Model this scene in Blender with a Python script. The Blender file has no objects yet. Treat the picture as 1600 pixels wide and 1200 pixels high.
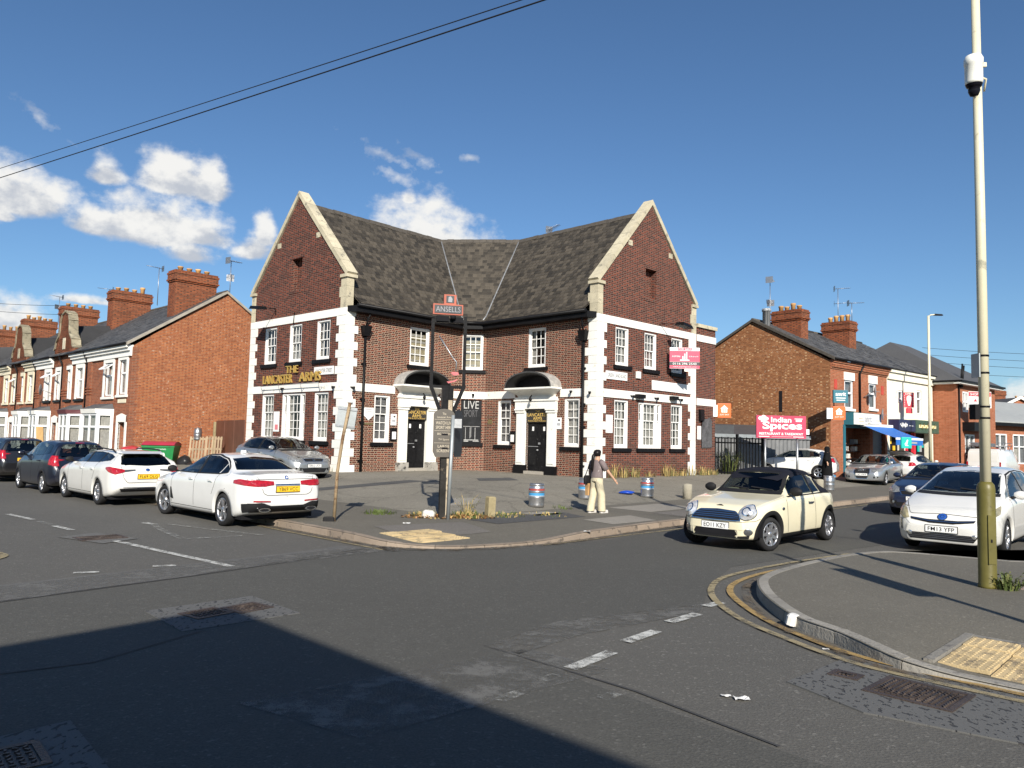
import bpy, math, random
import numpy as np
from mathutils import Vector, Matrix
from mathutils.bvhtree import BVHTree
R = random.Random(7)
S = bpy.context.scene
C = S.collection

# ------------------------------------------------------------------ camera, sky, sun, exposure
CAM_H = 1.914
cd = bpy.data.cameras.new('camera'); cam = bpy.data.objects.new('camera', cd); C.objects.link(cam)
cd.sensor_width = 36.0; cd.lens = 36.0 * 1202.2 / 1600.0; cd.clip_start = 0.1; cd.clip_end = 3000
_p, _r = math.radians(4.096), math.radians(1.345)
_f = Vector((0, math.cos(_p), math.sin(_p))); _u = Vector((0, -math.sin(_p), math.cos(_p))); _x = Vector((1, 0, 0))
_cx = _x * math.cos(_r) + _u * math.sin(_r); _cu = _u * math.cos(_r) - _x * math.sin(_r)
cam.matrix_world = Matrix(((_cx.x, _cu.x, -_f.x, 0), (_cx.y, _cu.y, -_f.y, 0), (_cx.z, _cu.z, -_f.z, CAM_H), (0, 0, 0, 1)))
S.camera = cam
SUN_EL, SUN_AZ = math.radians(29.0), math.radians(-82.5)          # azimuth counter-clockwise from +X
to_sun = Vector((math.cos(SUN_EL) * math.cos(SUN_AZ), math.cos(SUN_EL) * math.sin(SUN_AZ), math.sin(SUN_EL)))
ld = bpy.data.lights.new('sun', 'SUN'); ld.energy = 4.6; ld.angle = math.radians(0.53); ld.color = (1.0, 0.93, 0.82)
sun = bpy.data.objects.new('sun', ld); C.objects.link(sun); sun.rotation_euler = to_sun.to_track_quat('Z', 'Y').to_euler()
S.view_settings.view_transform = 'Standard'; S.view_settings.look = 'None'; S.view_settings.gamma = 1
S.view_settings.exposure = 0.62
try: S.view_settings.use_curve_mapping = False
except Exception: pass
S.cycles.max_bounces = 6; S.cycles.transparent_max_bounces = 16; S.cycles.use_denoising = True
try: S.cycles.caustics_reflective = False; S.cycles.caustics_refractive = False
except Exception: pass

W_ = bpy.data.worlds.new('World'); S.world = W_; W_.use_nodes = True
def nodes_of(tree):
    N, Lk = tree.nodes, tree.links
    def n(t, **kw):
        o = N.new(t)
        for k, v in kw.items():
            if k.startswith('i_'):
                key = k[2:]; key = int(key) if key.isdigit() else key.replace('_', ' ')
                o.inputs[key].default_value = v
            else: setattr(o, k, v)
        return o
    def math_(op, a, b=None, c=None):
        o = N.new('ShaderNodeMath'); o.operation = op
        for i, x in enumerate((a, b, c)):
            if x is None: continue
            if isinstance(x, (int, float)): o.inputs[i].default_value = x
            else: Lk.new(x, o.inputs[i])
        return o.outputs[0]
    return N, Lk, n, math_
def sky_world():
    t = W_.node_tree; N, Lk, n, mt = nodes_of(t); N.clear()
    out = n('ShaderNodeOutputWorld'); bg = n('ShaderNodeBackground')
    sky = n('ShaderNodeTexSky', sky_type='NISHITA', sun_disc=False, sun_elevation=SUN_EL, sun_rotation=math.pi / 2 - SUN_AZ,
            altitude=60, air_density=1.0, dust_density=0.35, ozone_density=3.0)
    tc = n('ShaderNodeTexCoord'); sx = n('ShaderNodeSeparateXYZ'); Lk.new(tc.outputs['Generated'], sx.inputs[0])
    x, y, z = sx.outputs
    az = mt('MULTIPLY', mt('ARCTAN2', x, y), 180 / math.pi); el = mt('MULTIPLY', mt('ARCSINE', z), 180 / math.pi)
    az = mt('SUBTRACT', mt('FLOORED_MODULO', mt('ADD', az, 45.0), 90.0), 45.0)      # the cloud field goes on round the whole horizon
    # noise on the direction, finer detail higher up
    cv = n('ShaderNodeCombineXYZ'); Lk.new(az, cv.inputs[0]); Lk.new(mt('MULTIPLY', el, 1.35), cv.inputs[1])
    nz = n('ShaderNodeTexNoise', noise_dimensions='2D', i_Scale=0.42, i_Detail=8.0, i_Roughness=0.58); Lk.new(cv.outputs[0], nz.inputs['Vector'])
    n2 = n('ShaderNodeTexNoise', noise_dimensions='2D', i_Scale=0.9, i_Detail=5.0, i_Roughness=0.6); Lk.new(cv.outputs[0], n2.inputs['Vector'])
    # az, el of the base line, half width, height above, density
    B = [(-34.0, 13.9, 4.6, 3.0, 1.0), (-36.5, 13.6, 3.5, 3.4, 1), (-34.2, 12.9, 1.4, 1.0, .75), (-28.6, 16.3, 1.7, 1.9, .85), (-24.3, 16.5, 3.0, 2.7, 1), (-22.2, 16.4, 2.0, 2.9, .95),
         (-25.6, 13.2, 5.0, 3.1, 1), (-28.6, 13.1, 3.0, 2.0, .95), (-22.6, 13.2, 3.0, 2.2, .9), (-23.2, 11.9, 2.3, 1.8, .85), (-18.9, 12.6, 2.1, 2.2, .82), (-18.3, 13.6, 1.2, 2.7, .85),
         (-7.0, 12.8, 5.4, 4.9, 1.08), (-4.0, 12.4, 3.6, 3.3, 1.0), (-9.6, 13.2, 2.8, 3.2, 1.0), (-8.1, 17.2, 1.0, 1.4, .72),
         (-34.5, 6.3, 4.0, 2.6, .95), (-29.5, 8.3, 3.4, .9, .62), (-36.5, 7.3, 3.4, 2.0, .95),
         (33.5, 2.8, 7.0, 2.4, .66), (40, 6.0, 4.0, 2.6, .9), (44, 13, 3.6, 2.8, .95)]
    best = None; shade = None
    for (a0, e0, ra, re, dn) in B:
        da = mt('DIVIDE', mt('SUBTRACT', az, a0), ra); de = mt('SUBTRACT', el, e0)
        up = mt('DIVIDE', mt('MAXIMUM', de, 0.0), re); dw = mt('DIVIDE', mt('MAXIMUM', mt('MULTIPLY', de, -1.0), 0.0), re * .33)
        d2 = mt('ADD', mt('MULTIPLY', da, da), mt('ADD', mt('MULTIPLY', up, up), mt('MULTIPLY', dw, dw)))
        m = mt('SUBTRACT', dn, mt('SQRT', d2))
        best = m if best is None else mt('SMOOTH_MAX', best, m, 0.12)
        w = mt('POWER', mt('MAXIMUM', mt('ADD', m, .45), 0.0), 3.0); sh = mt('MULTIPLY', w, mt('DIVIDE', de, re))
        shade, wsum = (sh, w) if shade is None else (mt('ADD', shade, sh), mt('ADD', wsum, w))
    # thin wisps
    wis = None
    for (a0, e0, ra, re, an) in [(-32.4, 19.1, 1.6, .55, -.55), (-10.0, 20.2, 2.6, .5, -.35), (-7.2, 20.0, 1.8, .55, -.5), (-9.0, 18.8, 2.4, .6, -.3), (-3.6, 20.4, 1.0, .35, 0)]:
        da = mt('SUBTRACT', az, a0); de = mt('SUBTRACT', mt('SUBTRACT', el, e0), mt('MULTIPLY', da, an))
        d2 = mt('ADD', mt('POWER', mt('ABSOLUTE', mt('DIVIDE', da, ra)), 2.0), mt('POWER', mt('ABSOLUTE', mt('DIVIDE', de, re)), 2.0))
        w = mt('SUBTRACT', 1.0, mt('SQRT', d2)); wis = w if wis is None else mt('MAXIMUM', wis, w)
    wn = mt('MULTIPLY', mt('MAXIMUM', mt('ADD', wis, mt('MULTIPLY', mt('SUBTRACT', n2.outputs[0], .55), 2.6)), 0.0), 0.42)
    wn = mt('MULTIPLY', wn, mt('GREATER_THAN', wis, -0.6))
    dens = mt('ADD', best, mt('MULTIPLY', mt('SUBTRACT', nz.outputs[0], 0.5), 1.1))
    mr = n('ShaderNodeMapRange', interpolation_type='SMOOTHSTEP'); mr.inputs[1].default_value = -0.04; mr.inputs[2].default_value = 0.5
    Lk.new(dens, mr.inputs[0])
    alpha = mt('MINIMUM', mt('MAXIMUM', mr.outputs[0], wn), 1.0)
    ms = n('ShaderNodeMapRange', interpolation_type='SMOOTHSTEP'); ms.inputs[1].default_value = -0.28; ms.inputs[2].default_value = 0.5
    Lk.new(mt('ADD', mt('DIVIDE', shade, mt('ADD', wsum, .0001)), mt('MULTIPLY', mt('SUBTRACT', nz.outputs[0], 0.5), 2.2)), ms.inputs[0])
    cl = n('ShaderNodeMix', data_type='RGBA'); cl.inputs[6].default_value = (4.9, 5.2, 5.75, 1); cl.inputs[7].default_value = (8.5, 8.4, 8.1, 1)
    Lk.new(ms.outputs[0], cl.inputs[0])
    hs = n('ShaderNodeMix', data_type='RGBA', blend_type='MULTIPLY'); hs.inputs[0].default_value = 1; hs.inputs[7].default_value = (.68, .855, 1.0, 1); Lk.new(sky.outputs[0], hs.inputs[6])
    mx = n('ShaderNodeMix', data_type='RGBA'); Lk.new(mt('MULTIPLY', alpha, .96), mx.inputs[0]); Lk.new(hs.outputs[2], mx.inputs[6]); Lk.new(cl.outputs[2], mx.inputs[7])
    Lk.new(mx.outputs[2], bg.inputs[0]); bg.inputs[1].default_value = 0.072; Lk.new(bg.outputs[0], out.inputs[0])
sky_world()

# ------------------------------------------------------------------ materials
MT = {}
def new_mat(name):
    m = bpy.data.materials.new(name); m.use_nodes = True
    N, Lk, n, mt = nodes_of(m.node_tree); N.clear()
    out = n('ShaderNodeOutputMaterial'); b = n('ShaderNodeBsdfPrincipled'); Lk.new(b.outputs[0], out.inputs[0])
    return m, N, Lk, n, mt, b, out
def sc(c, k): return tuple(min(1, max(0, x * k)) for x in c[:3]) + (1,)
def M(name, col, rough=.6, metal=0, var=.12, vs=2.5, bump=0, bs=40, coat=0, rnd=0, spec=.5, fine=0, fs=60, coord='Object', dirt=None):
    """plain surface with large-scale and fine colour variation and optional relief"""
    if name in MT: return MT[name]
    if max(col) < .03 and spec == .5: spec = .14            # matt blacks
    m, N, Lk, n, mt, b, out = new_mat(name)
    tc = n('ShaderNodeTexCoord')
    nz = n('ShaderNodeTexNoise', i_Scale=vs, i_Detail=5.0, i_Roughness=.65); Lk.new(tc.outputs[coord], nz.inputs['Vector'])
    mx = n('ShaderNodeMix', data_type='RGBA'); mx.inputs[6].default_value = sc(col, 1 - var); mx.inputs[7].default_value = sc(col, 1 + var)
    mr = n('ShaderNodeMapRange'); mr.inputs[1].default_value = .3; mr.inputs[2].default_value = .7; Lk.new(nz.outputs[0], mr.inputs[0])
    f = mr.outputs[0]
    if fine:
        n2 = n('ShaderNodeTexNoise', i_Scale=fs, i_Detail=2.0, i_Roughness=.7); Lk.new(tc.outputs[coord], n2.inputs['Vector'])
        f = mt('ADD', f, mt('MULTIPLY', mt('SUBTRACT', n2.outputs[0], .5), fine))
    Lk.new(f, mx.inputs[0]); cur = mx.outputs[2]
    if dirt:
        n3 = n('ShaderNodeTexNoise', i_Scale=dirt[1], i_Detail=6.0, i_Roughness=.7); Lk.new(tc.outputs[coord], n3.inputs['Vector'])
        m3 = n('ShaderNodeMapRange'); m3.inputs[1].default_value = dirt[2]; m3.inputs[2].default_value = dirt[2] + .1; Lk.new(n3.outputs[0], m3.inputs[0])
        d = n('ShaderNodeMix', data_type='RGBA'); d.inputs[7].default_value = tuple(dirt[0]) + (1,); Lk.new(cur, d.inputs[6]); Lk.new(m3.outputs[0], d.inputs[0]); cur = d.outputs[2]
    if rnd:
        oi = n('ShaderNodeObjectInfo'); hs = n('ShaderNodeHueSaturation'); Lk.new(cur, hs.inputs['Color'])
        Lk.new(mt('ADD', 1 - rnd, mt('MULTIPLY', oi.outputs['Random'], 2 * rnd)), hs.inputs['Value']); cur = hs.outputs[0]
    Lk.new(cur, b.inputs['Base Color']); b.inputs['Roughness'].default_value = rough; b.inputs['Metallic'].default_value = metal
    b.inputs['Specular IOR Level'].default_value = spec; b.inputs['Coat Weight'].default_value = coat; b.inputs['Coat Roughness'].default_value = .04
    if bump:
        nb = n('ShaderNodeTexNoise', i_Scale=bs, i_Detail=4.0); Lk.new(tc.outputs[coord], nb.inputs['Vector'])
        bp = n('ShaderNodeBump', i_Strength=bump, i_Distance=.02); Lk.new(nb.outputs[0], bp.inputs['Height']); Lk.new(bp.outputs[0], b.inputs['Normal'])
    MT[name] = m; return m
def brick(name, cols, hcols, mortar, bw=.225, bh=.0762, mw=.013, flemish=True, var=.25, pale=0, stain=.3):
    """brickwork from wall coordinates in metres (UV): every brick its own tone, joints recessed"""
    m, N, Lk, n, mt, b, out = new_mat(name)
    uv = n('ShaderNodeUVMap'); sp = n('ShaderNodeSeparateXYZ'); Lk.new(uv.outputs[0], sp.inputs[0]); u, v = sp.outputs[0], sp.outputs[1]
    P = bw * 1.5 if flemish else bw
    rv = mt('DIVIDE', v, bh); row = mt('FLOOR', rv); fv = mt('FRACT', rv)
    uu = mt('ADD', mt('DIVIDE', u, P), mt('MULTIPLY', mt('FLOORED_MODULO', row, 2.0), .5)); cell = mt('FLOOR', uu); fu = mt('FRACT', uu)
    d = mt('MULTIPLY', mt('MINIMUM', fu, mt('SUBTRACT', 1.0, fu)), P)
    if flemish:
        hd = mt('GREATER_THAN', fu, 2 / 3); d = mt('MINIMUM', d, mt('MULTIPLY', mt('ABSOLUTE', mt('SUBTRACT', fu, 2 / 3)), P))
    d = mt('MINIMUM', d, mt('MULTIPLY', mt('MINIMUM', fv, mt('SUBTRACT', 1.0, fv)), bh))
    mr = n('ShaderNodeMapRange', interpolation_type='SMOOTHSTEP'); mr.inputs[1].default_value = mw * .3; mr.inputs[2].default_value = mw * .75; Lk.new(d, mr.inputs[0])
    cb = n('ShaderNodeCombineXYZ'); Lk.new(cell, cb.inputs[0]); Lk.new(row, cb.inputs[1])
    if flemish: Lk.new(hd, cb.inputs[2])
    wn = n('ShaderNodeTexWhiteNoise'); Lk.new(cb.outputs[0], wn.inputs['Vector'])
    def ramp(cs):
        r = n('ShaderNodeValToRGB'); r.color_ramp.interpolation = 'LINEAR'
        e = r.color_ramp.elements
        while len(e) < len(cs): e.new(.5)
        for i, c in enumerate(cs): e[i].position = i / max(1, len(cs) - 1); e[i].color = tuple(c) + (1,)
        Lk.new(wn.outputs['Value'], r.inputs[0]); return r.outputs[0]
    col = ramp(cols)
    if flemish:
        mh = n('ShaderNodeMix', data_type='RGBA'); Lk.new(hd, mh.inputs[0]); Lk.new(col, mh.inputs[6]); Lk.new(ramp(hcols), mh.inputs[7]); col = mh.outputs[2]
    tc = n('ShaderNodeTexCoord')
    nz = n('ShaderNodeTexNoise', i_Scale=.55, i_Detail=6.0, i_Roughness=.65); Lk.new(tc.outputs['Object'], nz.inputs['Vector'])
    hs = n('ShaderNodeHueSaturation'); Lk.new(col, hs.inputs['Color']); Lk.new(mt('ADD', 1 - var, mt('MULTIPLY', nz.outputs[0], 2 * var)), hs.inputs['Value'])
    mm = n('ShaderNodeMix', data_type='RGBA'); mm.inputs[6].default_value = tuple(mortar) + (1,); Lk.new(mr.outputs[0], mm.inputs[0]); Lk.new(hs.outputs[0], mm.inputs[7]); cur = mm.outputs[2]
    if pale:                                                  # bricks with the face gone to pale mortar slurry
        w2 = n('ShaderNodeTexNoise', i_Scale=9.0, i_Detail=3.0, i_Roughness=.7); Lk.new(uv.outputs[0], w2.inputs['Vector'])
        m2 = n('ShaderNodeMapRange'); m2.inputs[1].default_value = .66 - pale; m2.inputs[2].default_value = .70 - pale; Lk.new(mt('ADD', mt('MULTIPLY', w2.outputs[0], .8), mt('MULTIPLY', nz.outputs[0], .2)), m2.inputs[0])
        pm = n('ShaderNodeMix', data_type='RGBA'); pm.inputs[7].default_value = (.5, .42, .32, 1); Lk.new(mt('MULTIPLY', m2.outputs[0], .8), pm.inputs[0]); Lk.new(cur, pm.inputs[6]); cur = pm.outputs[2]
    if stain:
        st = n('ShaderNodeTexNoise', i_Scale=1.3, i_Detail=7.0, i_Roughness=.7); Lk.new(tc.outputs['Object'], st.inputs['Vector'])
        s2 = n('ShaderNodeMapRange'); s2.inputs[1].default_value = .52; s2.inputs[2].default_value = .72; Lk.new(st.outputs[0], s2.inputs[0])
        dm = n('ShaderNodeMix', data_type='RGBA', blend_type='MULTIPLY'); dm.inputs[7].default_value = (.55, .5, .47, 1); Lk.new(mt('MULTIPLY', s2.outputs[0], stain), dm.inputs[0]); Lk.new(cur, dm.inputs[6]); cur = dm.outputs[2]
    Lk.new(cur, b.inputs['Base Color']); b.inputs['Roughness'].default_value = .85; b.inputs['Specular IOR Level'].default_value = .25
    bp = n('ShaderNodeBump', i_Strength=.6, i_Distance=.012); Lk.new(mt('ADD', mr.outputs[0], mt('MULTIPLY', wn.outputs['Value'], .25)), bp.inputs['Height']); Lk.new(bp.outputs[0], b.inputs['Normal'])
    MT[name] = m; return m
def asphalt(name, base, agg=.35, warm=(1, 1, 1), patch=.22, rough=.9, crack=0):
    m, N, Lk, n, mt, b, out = new_mat(name)
    tc = n('ShaderNodeTexCoord'); co = tc.outputs['Object']
    big = n('ShaderNodeTexNoise', i_Scale=.35, i_Detail=6.0, i_Roughness=.62); Lk.new(co, big.inputs['Vector'])
    mid = n('ShaderNodeTexNoise', i_Scale=6.0, i_Detail=5.0, i_Roughness=.7); Lk.new(co, mid.inputs['Vector'])
    fin = n('ShaderNodeTexNoise', i_Scale=62.0, i_Detail=3.0, i_Roughness=.8); Lk.new(co, fin.inputs['Vector'])
    vor = n('ShaderNodeTexVoronoi', i_Scale=46.0); Lk.new(co, vor.inputs['Vector'])
    k = mt('ADD', 1 - patch, mt('MULTIPLY', big.outputs[0], 2 * patch))
    k = mt('MULTIPLY', k, mt('ADD', .86, mt('MULTIPLY', mid.outputs[0], .28)))
    k = mt('MULTIPLY', k, mt('MAXIMUM', .2, mt('ADD', 1 - agg * 2.4, mt('MULTIPLY', fin.outputs[0], 4.6 * agg))))
    sp = n('ShaderNodeMapRange'); sp.inputs[1].default_value = .78; sp.inputs[2].default_value = .95; Lk.new(vor.outputs['Color'], sp.inputs[0])
    k = mt('ADD', k, mt('MULTIPLY', sp.outputs[0], agg * 2.0))
    if crack:
        vc = n('ShaderNodeTexVoronoi', feature='DISTANCE_TO_EDGE', i_Scale=crack)
        wv = n('ShaderNodeVectorMath', operation='ADD'); Lk.new(co, wv.inputs[0])
        sc_ = n('ShaderNodeVectorMath', operation='SCALE'); Lk.new(mid.outputs['Color'], sc_.inputs[0]); sc_.inputs['Scale'].default_value = .5; Lk.new(sc_.outputs[0], wv.inputs[1]); Lk.new(wv.outputs[0], vc.inputs['Vector'])
        cm = n('ShaderNodeMapRange'); cm.inputs[1].default_value = .0; cm.inputs[2].default_value = .02; Lk.new(vc.outputs['Distance'], cm.inputs[0])
        k = mt('MULTIPLY', k, mt('ADD', .62, mt('MULTIPLY', cm.outputs[0], .38)))
    cm_ = n('ShaderNodeMix', data_type='RGBA', blend_type='MULTIPLY'); cm_.inputs[0].default_value = 1; cm_.inputs[6].default_value = (base * warm[0], base * warm[1], base * warm[2], 1)
    cb = n('ShaderNodeCombineXYZ')
    for i in range(3): Lk.new(k, cb.inputs[i])
    Lk.new(cb.outputs[0], cm_.inputs[7]); Lk.new(cm_.outputs[2], b.inputs['Base Color']); b.inputs['Roughness'].default_value = rough; b.inputs['Specular IOR Level'].default_value = .35
    bp = n('ShaderNodeBump', i_Strength=.5, i_Distance=.006); Lk.new(mt('ADD', fin.outputs[0], vor.outputs['Distance']), bp.inputs['Height']); Lk.new(bp.outputs[0], b.inputs['Normal'])
    MT[name] = m; return m
def worn_paint(name, col, under, amt=.5, s=9):
    """road paint worn through to the asphalt: gaps are transparent"""
    m, N, Lk, n, mt, b, out = new_mat(name)
    tc = n('ShaderNodeTexCoord')
    a = n('ShaderNodeTexNoise', i_Scale=s, i_Detail=7.0, i_Roughness=.75); Lk.new(tc.outputs['Object'], a.inputs['Vector'])
    f = n('ShaderNodeTexNoise', i_Scale=110.0, i_Detail=2.0); Lk.new(tc.outputs['Object'], f.inputs['Vector'])
    mr = n('ShaderNodeMapRange'); mr.inputs[1].default_value = amt - .07; mr.inputs[2].default_value = amt + .07; Lk.new(mt('ADD', mt('MULTIPLY', a.outputs[0], .7), mt('MULTIPLY', f.outputs[0], .3)), mr.inputs[0])
    b.inputs['Base Color'].default_value = tuple(col) + (1,); b.inputs['Roughness'].default_value = .8
    cm = n('ShaderNodeMix', data_type='RGBA'); cm.inputs[6].default_value = sc(col, .75); cm.inputs[7].default_value = tuple(col) + (1,); Lk.new(f.outputs[0], cm.inputs[0]); Lk.new(cm.outputs[2], b.inputs['Base Color'])
    tr = n('ShaderNodeBsdfTransparent'); ms = n('ShaderNodeMixShader'); Lk.new(mr.outputs[0], ms.inputs[0]); Lk.new(b.outputs[0], ms.inputs[1]); Lk.new(tr.outputs[0], ms.inputs[2]); Lk.new(ms.outputs[0], out.inputs[0])
    MT[name] = m; return m
def glass(name, tint=.35, col=(1, 1, 1)):
    m, N, Lk, n, mt, b, out = new_mat(name)
    tr = n('ShaderNodeBsdfTransparent'); tr.inputs[0].default_value = (tint * col[0], tint * col[1], tint * col[2], 1)
    gl = n('ShaderNodeBsdfGlossy', i_Roughness=.015); gl.inputs[0].default_value = (.95, .97, 1, 1)
    ge = n('ShaderNodeNewGeometry'); dp = n('ShaderNodeVectorMath', operation='DOT_PRODUCT'); Lk.new(ge.outputs['Normal'], dp.inputs[0]); Lk.new(ge.outputs['Incoming'], dp.inputs[1]); ms = n('ShaderNodeMixShader')
    Lk.new(mt('ADD', .055, mt('MULTIPLY', .945, mt('POWER', mt('MAXIMUM', mt('SUBTRACT', 1.0, mt('ABSOLUTE', dp.outputs['Value'])), 0.0), 5.0))), ms.inputs[0]); Lk.new(tr.outputs[0], ms.inputs[1]); Lk.new(gl.outputs[0], ms.inputs[2]); Lk.new(ms.outputs[0], out.inputs[0])
    MT[name] = m; return m
def car_paint(name, col, metal=0.0, rough=.28, flake=0):
    m, N, Lk, n, mt, b, out = new_mat(name)
    g = n('ShaderNodeNewGeometry'); tc = n('ShaderNodeTexCoord')
    nz = n('ShaderNodeTexNoise', i_Scale=2.2, i_Detail=6.0, i_Roughness=.7); Lk.new(tc.outputs['Object'], nz.inputs['Vector'])
    c = n('ShaderNodeMix', data_type='RGBA'); c.inputs[6].default_value = sc(col, .9); c.inputs[7].default_value = sc(col, 1.05); Lk.new(nz.outputs[0], c.inputs[0])
    # road film low on the body
    sp = n('ShaderNodeSeparateXYZ'); Lk.new(tc.outputs['Object'], sp.inputs[0])
    z = n('ShaderNodeMapRange'); z.inputs[1].default_value = .5; z.inputs[2].default_value = .12; Lk.new(sp.outputs[2], z.inputs[0])
    d = n('ShaderNodeMix', data_type='RGBA'); d.inputs[7].default_value = (.16, .14, .11, 1); Lk.new(c.outputs[2], d.inputs[6]); Lk.new(mt('MULTIPLY', mt('MULTIPLY', z.outputs[0], nz.outputs[0]), .55), d.inputs[0])
    Lk.new(d.outputs[2], b.inputs['Base Color']); b.inputs['Metallic'].default_value = metal; b.inputs['Roughness'].default_value = rough
    b.inputs['Coat Weight'].default_value = 1.0 if max(col) > .1 else .55; b.inputs['Coat Roughness'].default_value = .03
    lin = n('ShaderNodeBsdfDiffuse'); lin.inputs[0].default_value = (.02, .02, .022, 1); ms = n('ShaderNodeMixShader')   # cabin lining on the inside of the shell
    Lk.new(g.outputs['Backfacing'], ms.inputs[0]); Lk.new(b.outputs[0], ms.inputs[1]); Lk.new(lin.outputs[0], ms.inputs[2]); Lk.new(ms.outputs[0], out.inputs[0])
    MT[name] = m; return m

# ------------------------------------------------------------------ mesh builder
def V(*a): return np.array(a, float)
class MB:
    def __init__(s): s.v = []; s.f = []; s.m = []; s.s = []
    def add(s, vs, fs, m=0, smooth=False):
        o = len(s.v); s.v += [tuple(map(float, p)) for p in vs]
        for f in fs: s.f.append(tuple(i + o for i in f)); s.m.append(m); s.s.append(smooth)
        return s
    def hexa(s, p, m=0):      # 8 points: bottom 4 then top 4
        q = np.array(p, float); F_ = [(3, 2, 1, 0), (4, 5, 6, 7), (0, 1, 5, 4), (1, 2, 6, 5), (2, 3, 7, 6), (3, 0, 4, 7)]
        if np.dot(np.cross(q[2] - q[0], q[3] - q[1]), q[4:].mean(0) - q[:4].mean(0)) < 0: F_ = [f[::-1] for f in F_]
        return s.add(p, F_, m)
    def box(s, x0, x1, y0, y1, z0, z1, m=0):
        return s.hexa([(x0, y0, z0), (x1, y0, z0), (x1, y1, z0), (x0, y1, z0), (x0, y0, z1), (x1, y0, z1), (x1, y1, z1), (x0, y1, z1)], m)
    def bbox(s, x0, x1, y0, y1, z0, z1, c=.01, m=0):   # bevelled box
        return s.prism([(x0 + c, y0), (x1 - c, y0), (x1, y0 + c), (x1, y1 - c), (x1 - c, y1), (x0 + c, y1), (x0, y1 - c), (x0, y0 + c)], z0, z1, m, c)
    def prism(s, poly, z0, z1, m=0, bev=0, smooth=False):  # vertical prism from a counter-clockwise polygon
        n = len(poly); rings = [(poly, z0), (poly, z1)]
        if bev:
            cx = sum(p[0] for p in poly) / n; cy = sum(p[1] for p in poly) / n
            r = max(1e-6, max(math.hypot(p[0] - cx, p[1] - cy) for p in poly)); k = max(.2, 1 - bev / r)
            rings = [(poly, z0), (poly, z1 - bev), ([(cx + (p[0] - cx) * k, cy + (p[1] - cy) * k) for p in poly], z1)]
        vs = []; fs = []
        for pl, z in rings: vs += [(p[0], p[1], z) for p in pl]
        for r in range(len(rings) - 1):
            for i in range(n): j = (i + 1) % n; fs.append((r * n + i, r * n + j, r * n + n + j, r * n + n + i))
        s.add(vs, fs, m, smooth); o = len(s.v) - n
        s.f.append(tuple(range(o, o + n))); s.m.append(m); s.s.append(False)
        o2 = len(s.v) - len(vs); s.f.append(tuple(reversed(range(o2, o2 + n)))); s.m.append(m); s.s.append(False)
        return s
    def tube(s, pts, r, seg=10, m=0, cap=True, smooth=True):
        pts = [np.array(p, float) for p in pts]; rr = r if hasattr(r, '__len__') else [r] * len(pts); vs = []; fs = []
        up = None
        for i, p in enumerate(pts):
            d = pts[min(i + 1, len(pts) - 1)] - pts[max(i - 1, 0)]; d = d / (np.linalg.norm(d) + 1e-12)
            if up is None: up = np.array([0, 0, 1.]) if abs(d[2]) < .9 else np.array([1., 0, 0])
            a = np.cross(up, d); a /= np.linalg.norm(a) + 1e-12; b = np.cross(d, a); up = b
            for k in range(seg):
                t = 2 * math.pi * k / seg; vs.append(p + rr[i] * (math.cos(t) * a + math.sin(t) * b))
        for i in range(len(pts) - 1):
            for k in range(seg):
                j = (k + 1) % seg; fs.append((i * seg + k, i * seg + j, (i + 1) * seg + j, (i + 1) * seg + k))
        s.add(vs, fs, m, smooth)
        if cap:
            o = len(s.v) - len(vs)
            s.f.append(tuple(reversed(range(o, o + seg)))); s.f.append(tuple(range(len(s.v) - seg, len(s.v)))); s.m += [m, m]; s.s += [False, False]
        return s
    def lathe(s, prof, seg=24, m=0, c=(0, 0, 0), axis='z', smooth=True, cap=True, mats=None):   # prof: (radius, height)
        vs = []; fs = []; ms = []
        for (r, h) in prof:
            for k in range(seg):
                t = 2 * math.pi * k / seg; a, b = r * math.cos(t), r * math.sin(t)
                p = (a, b, h) if axis == 'z' else ((b, h, a) if axis == 'y' else (h, a, b))
                vs.append((p[0] + c[0], p[1] + c[1], p[2] + c[2]))
        for i in range(len(prof) - 1):
            for k in range(seg):
                j = (k + 1) % seg; fs.append((i * seg + k, i * seg + j, (i + 1) * seg + j, (i + 1) * seg + k)); ms.append(mats[i] if mats else m)
        o = len(s.v); s.v += [tuple(map(float, p)) for p in vs]
        for f, mm in zip(fs, ms): s.f.append(tuple(i + o for i in f)); s.m.append(mm); s.s.append(smooth)
        if cap:
            s.f.append(tuple(reversed(range(o, o + seg)))); s.f.append(tuple(range(len(s.v) - seg, len(s.v)))); s.m += [mats[0] if mats else m, mats[-1] if mats else m]; s.s += [False, False]
        return s
    def grid(s, P, m=0, smooth=True, flip=False):      # P: rows x cols of points
        r, c = len(P), len(P[0]); vs = [p for row in P for p in row]; fs = []
        for i in range(r - 1):
            for j in range(c - 1):
                q = (i * c + j, i * c + j + 1, (i + 1) * c + j + 1, (i + 1) * c + j); fs.append(q[::-1] if flip else q)
        return s.add(vs, fs, m, smooth)
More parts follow.
